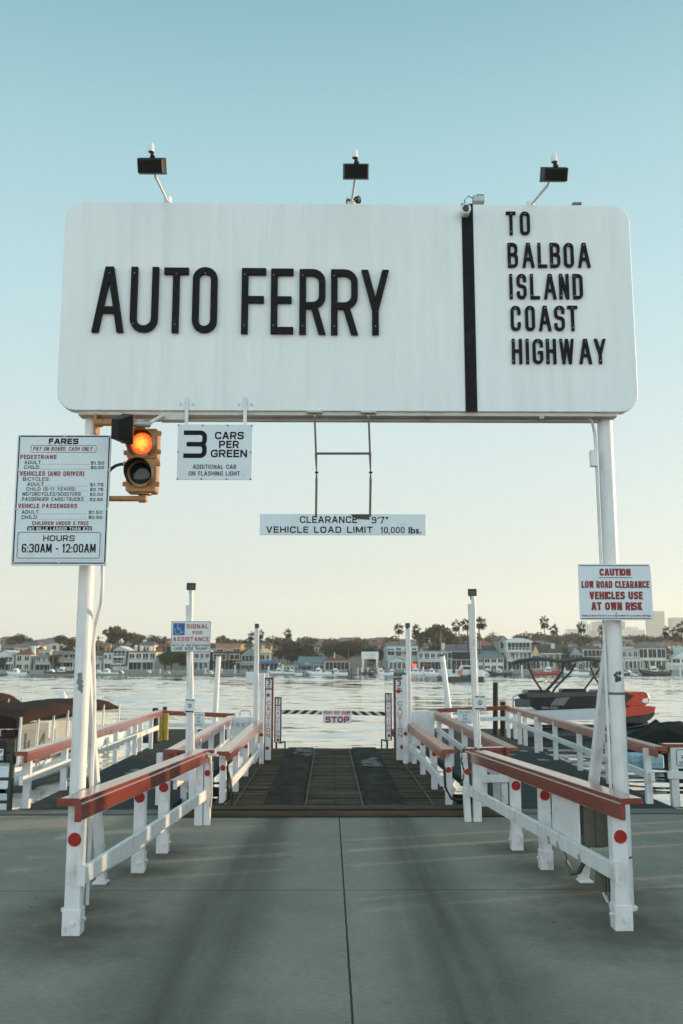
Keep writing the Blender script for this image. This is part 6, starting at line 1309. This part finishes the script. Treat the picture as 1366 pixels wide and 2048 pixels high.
for px, pt, hh, kd in lst:
    Y = rn.uniform(330, 520); src = (op, rd_)[kd]; put_tree(src, px + rn.uniform(-2, 2), pt - 1, pt + 24 + rn.uniform(0, 10), Y, 7.3, SKT, firsts[kd], rn.uniform(1.1, 1.5)); firsts[kd] = False
for i in range(190):
    px = rn.uniform(-20, 1380); d_ = rn.uniform(0, 1) ** .8; Y = 290 + 390 * d_; py = skyline(px) + 3 + (1 - d_) * 24
    put_tree(rn.choice((op, rd_, rd_)), px, py - rn.uniform(4, 10), py + 9, Y, 7.3, SKT, False, rn.uniform(1.2, 1.9))
for i in range(48):
    px = rn.uniform(-20, 1380); Y = rn.uniform(262, 285); put_tree(rn.choice((op, rd_)), px, rn.uniform(1291, 1303), 1330, Y, 7.3, SKT, False, rn.uniform(.8, 1.2))
# palms
def make_palm():
    t = thing("palm_tree", "x", "palm", (0, 0, 0), "tall fan palms on the far shore")
    q = MB(); q.tube([V((0, 0, -1)), V((.1, 0, 4)), V((.05, 0, 9.4))], .17, 7, r2=.11); q.build("trunk", BARK, t)
    r = random.Random(4); q = MB(); c0 = V((.05, 0, 9.5))
    for i in range(46):
        a = r.uniform(0, 2 * pi); el = r.uniform(-1.1, 1.25); L_ = r.uniform(.8, 1.3); d = V((cos(a) * cos(el), sin(a) * cos(el), sin(el))); sd = d.cross(V((0, 0, 1))).normalized(); p = c0 + d * L_
        for k in range(-3, 4):
            e = p + (d + sd * k * .30).normalized() * r.uniform(.35, .6) - V((0, 0, .12 * abs(k))); b_ = c0 + d * L_ * .45; q.add([b_ - sd * .02, p + sd * (.06 * k - .05), e, p + sd * (.06 * k + .05), b_ + sd * .02], [(0, 1, 2, 3, 4)])
    for i in range(20):
        a = r.uniform(0, 2 * pi); q.add([c0 + V((cos(a) * .12, sin(a) * .12, -.1)), c0 + V((cos(a + .4) * .35, sin(a + .4) * .35, -.9)), c0 + V((cos(a) * .2, sin(a) * .2, -1.3))], [(0, 1, 2)])
    q.build("fronds", LFP, t); return t
palm = make_palm(); first = True
for px, cy, sz, Y, lb in ((797, 1257, 1.05, 250, "slim fan palm just left of the far right lamp post"), (833, 1258, .95, 250, "slim fan palm right of the far right lamp post"), (912, 1251, 1.0, 250, "small fan palm left of two bushier palms near the right lamp post"), (934, 1248, 1.5, 245, "bushy fan palm immediately left of the right lamp post"), (957, 1245, 1.6, 245, "bushy fan palm immediately right of the right lamp post"), (1088, 1244, 1.0, 250, "tallest slim palm over the steep brown roof"), (1107, 1259, 1.0, 250, "lower slim palm right of the tallest one over the brown roof"), (1162, 1254, 1.0, 262, "fan palm in front of the white office tower"), (1203, 1259, .9, 262, "fan palm hidden partly by the right gantry pole"), (575, 1266, .9, 262, "fan palm alone above the dark round tree"), (504, 1272, .9, 262, "fan palm left of the far left lamp post"), (521, 1268, .8, 262, "fan palm right of the far left lamp post"), (1333, 1262, .9, 262, "fan palm below the tallest office tower"), (1351, 1264, .9, 255, "shaggy fan palm between the two right towers"), (1363, 1254, 1.2, 250, "fan palm at the right picture edge"), (330, 1279, .7, 300, "small distant palm above the wide green tree"), (1052, 1271, .7, 300, "small distant palm over the arched balcony house")):
    c = at(px, cy, Y); s_ = sz * .92; zb = -.2; kz = (c.z - zb) / 9.5
    if first: palm.location = (c.x, Y, zb); palm.scale = (s_, s_, kz); palm['label'] = lb; first = False
    else: dup(palm, V((c.x, Y, zb)), rn.uniform(0, 6), (s_, s_, kz), lb)
# squash correction: crowns keep their size because only the trunk is long
def upole(px, pt, Y, w, label, cross=True, m=None):
    a = at(px, pt, Y); t = thing("utility_pole", label, "utility pole", (a.x, Y, -.2)); q = MB(); q.tube([V((a.x, Y, -.3)), V((a.x, Y, a.z))], w / 2, 8, r2=w * .38); q.build("pole", m or TEAKP, t)
    if cross: q = MB(); q.box((a.x, Y, a.z - .5), (2.6, .15, .15)); q.box((a.x, Y, a.z - 1.3), (1.8, .15, .15)); q.build("crossarm", m or TEAKP, t)
TEAKP = mat("pole_wood", (.20, .11, .06), .85, .3, 2)
for a in ((197, 1272, SH + 15, .55, "thick sunlit wooden utility pole right of the left gantry pole"), (332, 1277, SH + 15, .5, "wooden utility pole over the wide green tree"), (881, 1264, SH + 14, .5, "sunlit wooden pole in front of the big domed tree", False), (918, 1265, SH + 40, .35, "utility pole with crossarms left of the bushy palms"), (986, 1263, SH + 40, .35, "utility pole with crossarms right of the bushy palms"), (770, 1275, SH + 30, .4, "dark utility pole right of the ferry landing sign", False), (546, 1270, SH + 25, .35, "dark utility pole above the long blue awning"), (967, 1313, SH - 5, .45, "sunlit mooring pole right of the ferry boat", False), (1343, 1280, SH + 8, .4, "sunlit pole above the red brick house", False), (755, 1291, SH + 12, .5, "lit brick-red mast above the ferry landing sign", False), (697, 1298, SH - 3, .25, "thin mast rising behind the red-roofed boathouse", False), (107, 1302, SH - 3, .25, "white flagpole before the grey-green house", False), (127, 1302, SH - 3, .25, "white flagpole left of the gantry pole", False)): upole(*a)
# ferry landing across the water
LY = SH - 3
t = thing("ferry_landing_sign", "white ferry landing sign board on two posts across the water", "sign", at(740, 1340, LY))
a, b = at(723, 1318, LY), at(757, 1303.5, LY); q = MB(); q.box(((a.x + b.x) / 2, LY, (a.z + b.z) / 2), (b.x - a.x, .4, b.z - a.z)); q.build("panel", TRIM, t)
for px in (726, 754): q = MB(); p = at(px, 1318, LY); q.bar((p.x, LY, -.5), (p.x, LY, p.z), .5, .3, up=(0, 1, 0)); q.build("post", TRIM, t)
q = MB(); s = Sheet(LY - .23); [s.rect(q, x0, x1, y, y + 1.3) for x0, x1, y in ((731, 752, 1307), (731, 750, 1310.5), (736, 748, 1314), (725.5, 729, 1309))]; q.build("faded_lettering", C_("faded_text", (.38, .42, .45)), t)
t = thing("landing_ramp", "dark landing ramp with white side rails under the far ferry sign", "ramp", at(740, 1345, LY - 4))
q = MB(); a, b = at(727, 1345, LY - 4), at(753, 1345, LY - 4); q.box(((a.x + b.x) / 2, LY - 3, -.55), (b.x - a.x, 8, .4)); q.build("deck", RFK, t)
for px in (724, 756): p = at(px, 1340, LY - 4); q = MB(); q.box((p.x, LY - 3, .1), (.3, 8, 1.1)); q.build("side_rail", TRIM, t)
q = MB(); p = at(741, 1334, LY); q.box(p + V((0, 0, .4)), (1.9, 4, .7)); q.box(p + V((0, .3, 1.0)), (1.6, 2, .6)); q.box(p + V((0, -2.02, .5)), (1.4, .06, .25), m=1)
tag(q.build("waiting_car", [mat("dark_car", (.05, .055, .06), .3, .2), GLS], bevel=.08), "dark car waiting under the far ferry landing sign", "car")
# floating docks and small boats
for px0, px1, py, lb in ((0, 42, 1349, "low floating dock by the left picture edge"), (392, 560, 1350, "long dark floating dock behind the left lamp posts"), (612, 722, 1350, "dark dock in front of the red-roofed boathouse"), (760, 842, 1351, "dark dock in front of the small pavilion"), (985, 1040, 1350, "dark dock right of the ferry boat"), (1128, 1200, 1349, "dock in front of the cypress tree")):
    Y = SH - 6; a, b = at(px0, py, Y), at(px1, py, Y); t = thing("far_dock", lb, "dock", ((a.x + b.x) / 2, Y, WZ), "floating docks on the far shore"); q = MB(); q.box(((a.x + b.x) / 2, Y, WZ + .3), (b.x - a.x, 2.6, .35)); q.build("deck", mat("dock_grey", (.20, .20, .18), .8, .3, 1), t)
    q = MB(); q.box(((a.x + b.x) / 2, Y - .1, WZ + .06), (b.x - a.x - .3, 2.5, .3)); q.build("float", RFK, t)
    for k in range(max(2, int((b.x - a.x) / 4))): q = MB(); x = a.x + (b.x - a.x) * (k + .5) / max(2, int((b.x - a.x) / 4)); q.tube([V((x, Y + 1.4, WZ - .2)), V((x, Y + 1.4, WZ + 1.7))], .14, 8); q.build("dock_pile", TRIM if k % 2 else RFK, t)
def make_boat(mh, mc, label):
    t = thing("small_boat", label, "boat", (0, 0, 0), "small boats moored along the far shore")
    q = MB(); hull(q, 6.0, 2.1, -.3, .75, .45); q.build("hull", mh, t)
    q = MB(); q.box((0, 3.2, 1.05), (1.3, 1.4, .8)); q.box((0, 3.3, 1.6), (1.1, .9, .5)); q.build("cabin", mc, t, bevel=.1)
    q = MB(); q.box((0, 3.99, 1.2), (1.1, .06, .35)); q.box((.66, 3.2, 1.2), (.04, 1.0, .3)); q.box((-.66, 3.2, 1.2), (.04, 1.0, .3)); q.build("windshield", GLS, t)
    q = MB(); q.box((0, -.2, .75), (.4, .45, .7)); q.build("outboard_motor", BLKGEL, t, bevel=.06)
    return t
bw = make_boat(GEL, GEL, "x"); br = make_boat(mat("red_hull", (.33, .035, .02), .35, .1), GEL, "long red motorboat seen under the pontoon boat's canopy frame"); bd = make_boat(BLKGEL, GEL, "x")
br.location = at(1092, 1350, SH - 7) * 1; br.location.z = WZ; br.rotation_euler = (0, 0, radians(-86)); br.scale = (1, 1.15, 1.1); br.location.x -= 3.2
fb = {0: True, 1: True}
for px, k, sc_, rz_, lb in ((55, 0, .9, 80, "white boat before the red hipped house"), (92, 1, 1.1, -85, "long dark-hulled boat before the curved-eave house"), (122, 0, .8, 70, "white boat at the slatted gangway"), (215, 0, .7, 80, "white boat right of the left gantry pole"), (238, 0, .9, 85, "white boat next to two others right of the gantry pole"), (258, 1, .6, 75, "dark boat with motor before the cream stucco house"), (297, 1, .7, 5, "dark-covered dinghy seen end-on before the cream stucco house"), (348, 0, .5, 60, "tiny dinghy on the beach below the wide green tree"), (437, 0, .6, 75, "small boat at the long floating dock"), (585, 0, 1.0, 85, "white cruiser left of the gabled kiosk"), (605, 0, .8, 95, "white boat below the gabled kiosk"), (664, 0, 1.0, 85, "white boat at the red-roofed boathouse"), (695, 0, .9, 95, "second white boat at the boathouse, right end"), (787, 0, .9, 85, "white boat before the small pavilion"), (805, 1, .8, 90, "dark boat behind the far right lamp post"), (858, 0, 1.0, 88, "white boat beneath the red wall lettering"), (888, 0, .9, 80, "white boat left of the ferry boat"), (1000, 0, .9, 80, "white boat right of the ferry boat"), (1022, 1, .9, 85, "dark boat below the arched balcony house"), (1178, 0, 1.0, 80, "white boat left of the slanted brace"), (1258, 1, .7, 40, "dark dinghy right of the right gantry pole"), (1272, 0, .7, 30, "white boat right of the gantry pole before the grey house"), (1340, 1, 1.2, 85, "dark boat below the picket fence")):
    src = (bw, bd)[k]; Y = SH - 8 - rn.uniform(0, 2); p = at(px, 1350, Y)
    if fb[k]: src.location = (p.x, Y, WZ); src.rotation_euler = (0, 0, radians(rz_)); src.scale = (sc_,) * 3; src['label'] = lb; fb[k] = False
    else: dup(src, V((p.x, Y, WZ)), radians(rz_), sc_, lb)
for i, px in enumerate((148, 178, 320, 384, 410, 470, 498, 536, 566, 630, 716, 735, 768, 826, 846, 985, 1044, 1130, 1150, 1228, 1300, 1325, 1360)):
    Y = SH - 4.5 - rn.uniform(0, 4); a = at(px, 1345, Y); q = MB(); q.tube([V((a.x, Y, WZ - .3)), V((a.x + rn.uniform(-.1, .1), Y, rn.uniform(.2, 1.6)))], .16, 8)
    tag(q.build("shore_pile", TRIM if i % 3 else RFK), "mooring pile standing in the water before the far seawall", "pile", "mooring piles along the far seawall")
# the car ferry crossing
FYY = 152.0
a, b = at(899, 1362, FYY), at(969, 1362, FYY)
t = thing("ferry_boat", "small white double-ended car ferry crossing with one car on deck", "ferry", ((a.x + b.x) / 2, FYY, WZ))
cx, w = (a.x + b.x) / 2, b.x - a.x
q = MB(); q.loft([[V((cx - w / 2 * s_, y, WZ - .2)), V((cx + w / 2 * s_, y, WZ - .2)), V((cx + w / 2 * s_, y, WZ + .75)), V((cx - w / 2 * s_, y, WZ + .75))] for y, s_ in ((FYY, .93), (FYY + 1, 1), (FYY + 17, 1), (FYY + 18, .9))], 0, True, True, False); q.build("hull", RFK, t, bevel=.1)
for x0, x1 in ((899, 921), (949, 969)):
    A, B_ = at(x0, 1351, FYY), at(x1, 1340, FYY); q = MB(); q.box(((A.x + B_.x) / 2, FYY + 8, (WZ + .75 + B_.z) / 2), (B_.x - A.x, 15.6, B_.z - WZ - .75)); q.build("bulwark", TRIM, t, bevel=.1)
A, B_ = at(953, 1350, FYY), at(966, 1318, FYY); q = MB(); q.box(((A.x + B_.x) / 2, FYY + 7, 1.1), (.35, .35, 3.2)); q.build("mast", HYE, t)
q = MB(); A = at(920, 1345, FYY); q.tube([A + V((0, -.2, 0)), A + V((0, .1, 0))], .36, 16); q.build("lifebuoy", mat("buoy_orange", (.6, .14, .06), .5), t)
q = MB(); A = at(908, 1341, FYY); q.tube([A + V((0, 0, -.4)), A + V((0, 0, .5))], .22, 8); q.ball(A + V((0, 0, .7)), (.2, .2, .25), 8); q.build("ventilator", RFK, t)
SILC = mat("silver_car", (.42, .45, .48), .25, .08, metal=.4)
t = thing("silver_car", "silver SUV riding on the far ferry's deck, seen from behind", "car", at(934, 1350, FYY + 3))
cx = at(934, 1350, FYY + 3).x; zb = WZ + .8; yc = FYY + 5
q = MB(); sec = lambda y, hw, z0, z1, k: [V((cx - hw, y, z0)), V((cx + hw, y, z0)), V((cx + hw, y, z0 + (z1 - z0) * .55)), V((cx + hw * k, y, z1)), V((cx - hw * k, y, z1)), V((cx - hw, y, z0 + (z1 - z0) * .55))]
q.loft([sec(yc - 2.3, .93, zb + .35, zb + 1.1, .9), sec(yc - 2.1, .97, zb + .3, zb + 1.7, .78), sec(yc, .98, zb + .3, zb + 1.82, .76), sec(yc + .8, .98, zb + .3, zb + 1.7, .78), sec(yc + 1.4, .97, zb + .3, zb + 1.15, .9), sec(yc + 2.4, .9, zb + .35, zb + .95, .9)], 0, True, True, False); q.build("body", SILC, t, bevel=.05)
q = MB(); q.box((cx, yc - 2.27, zb + 1.38), (1.25, .22, .36)); q.build("rear_window", GLS, t)
for s_ in (-1, 1):
    q = MB(); q.box((cx + s_ * .82, yc - 2.3, zb + .98), (.2, .1, .3)); q.build("tail_light", REFL, t)
    for y in (-1.4, 1.5): q = MB(); q.tube([V((cx + s_ * .75, yc + y, zb + .33)), V((cx + s_ * .98, yc + y, zb + .33))], .33, 14); q.build("wheel", RUBBER, t)

# ---------------------------------------------------------------- unseen blocks added to the right: heights and gaps shaped to shade the roadway
def along(w_, d_):                       # place by distance across (w) and along (d) the sun's ground direction
    return V((cos(SUN_AZ) * d_ - sin(SUN_AZ) * w_, sin(SUN_AZ) * d_ + cos(SUN_AZ) * w_, 0))
def add_shade_block(w0, w1, d0, hgt, label, m, rc):
    c = along((w0 + w1) / 2, d0 + 3); t = thing("shade_block", label, "shop", c, "low shops on the quay"); R = Matrix.Rotation(SUN_AZ, 3, 'Z')
    q = MB(); q.box(c + V((0, 0, hgt / 2)), (6, w1 - w0, hgt), SUN_AZ); q.build("wall", m, t)
    q = MB(); q.box(c + V((0, 0, hgt + .06)), (6.1, w1 - w0, .12), SUN_AZ); q.build("roof", rc, t)
    for k in (-1, 1):
        q = MB(); cc = c + R @ V((-3.02, k * (w1 - w0) * .25, 1.3)); q.box(cc, (.08, min(1.4, (w1 - w0) * .3), 1.2), SUN_AZ); q.box(cc + R @ V((-.03, 0, 0)), (.06, min(1.2, (w1 - w0) * .25), 1.0), SUN_AZ, 1); q.build("window", [TRIM, GLS], t)
TE_ = math.tan(SUN_EL)
def hfor(z, d): return z + d * TE_
for w0, w1, z_, lb in ((-30, 7.16, 1.95, "long low cream shop right of the roadway, out of the picture"), (7.22, 7.48, 1.9, "narrow kiosk next to the long cream shop"), (7.54, 8.72, .88, "low flat-roofed kiosk between the narrow kiosk and white kiosk"), (8.79, 9.38, 1.7, "small white kiosk between low kiosk and grey store"), (9.50, 9.95, 1.15, "slim grey store beside the quay edge"), (10.02, 10.9, .72, "low store at the quay edge")):
    add_shade_block(w0, w1, 14.0, hfor(z_, 14.0 - 2.2 * cos(SUN_AZ)), lb, HCR, RFK)
# unseen screen added beyond the quay, to shade the ramp's right railings
c = along(15.0, 15.0); R = Matrix.Rotation(SUN_AZ, 3, 'Z'); q = MB()
zt = 2.5
for i in range(30): q.box(along(10.98 + i * .29, 15) + V((0, 0, (zt - 2.0) / 2 + .6 * (i > 0) * 0)), (.04, .28 if i % 4 else .24, zt + 2.0), SUN_AZ)
tag(q.build("shade_screen", HBR), "tall brown board screen on the neighbouring jetty, right of the ramp", "screen")

# ---------------------------------------------------------------- air
HZ = MB(); HZ.box((200, 1000, 70), (3000, 2900, 160)); hz = HZ.build("haze", None)
hz.data.materials.clear(); hm = bpy.data.materials.new("haze"); hm.use_nodes = True; N, L = hm.node_tree.nodes, hm.node_tree.links; N.clear()
o_ = N.new("ShaderNodeOutputMaterial"); pv = N.new("ShaderNodeVolumePrincipled"); pv.inputs["Color"].default_value = (.90, .94, .93, 1); pv.inputs["Density"].default_value = .00031; pv.inputs["Anisotropy"].default_value = .3
L.new(pv.outputs[0], o_.inputs["Volume"]); hz.data.materials.append(hm); tag(hz, kind='stuff')
for o in scene.objects:
    if '_o' in o: del o['_o']
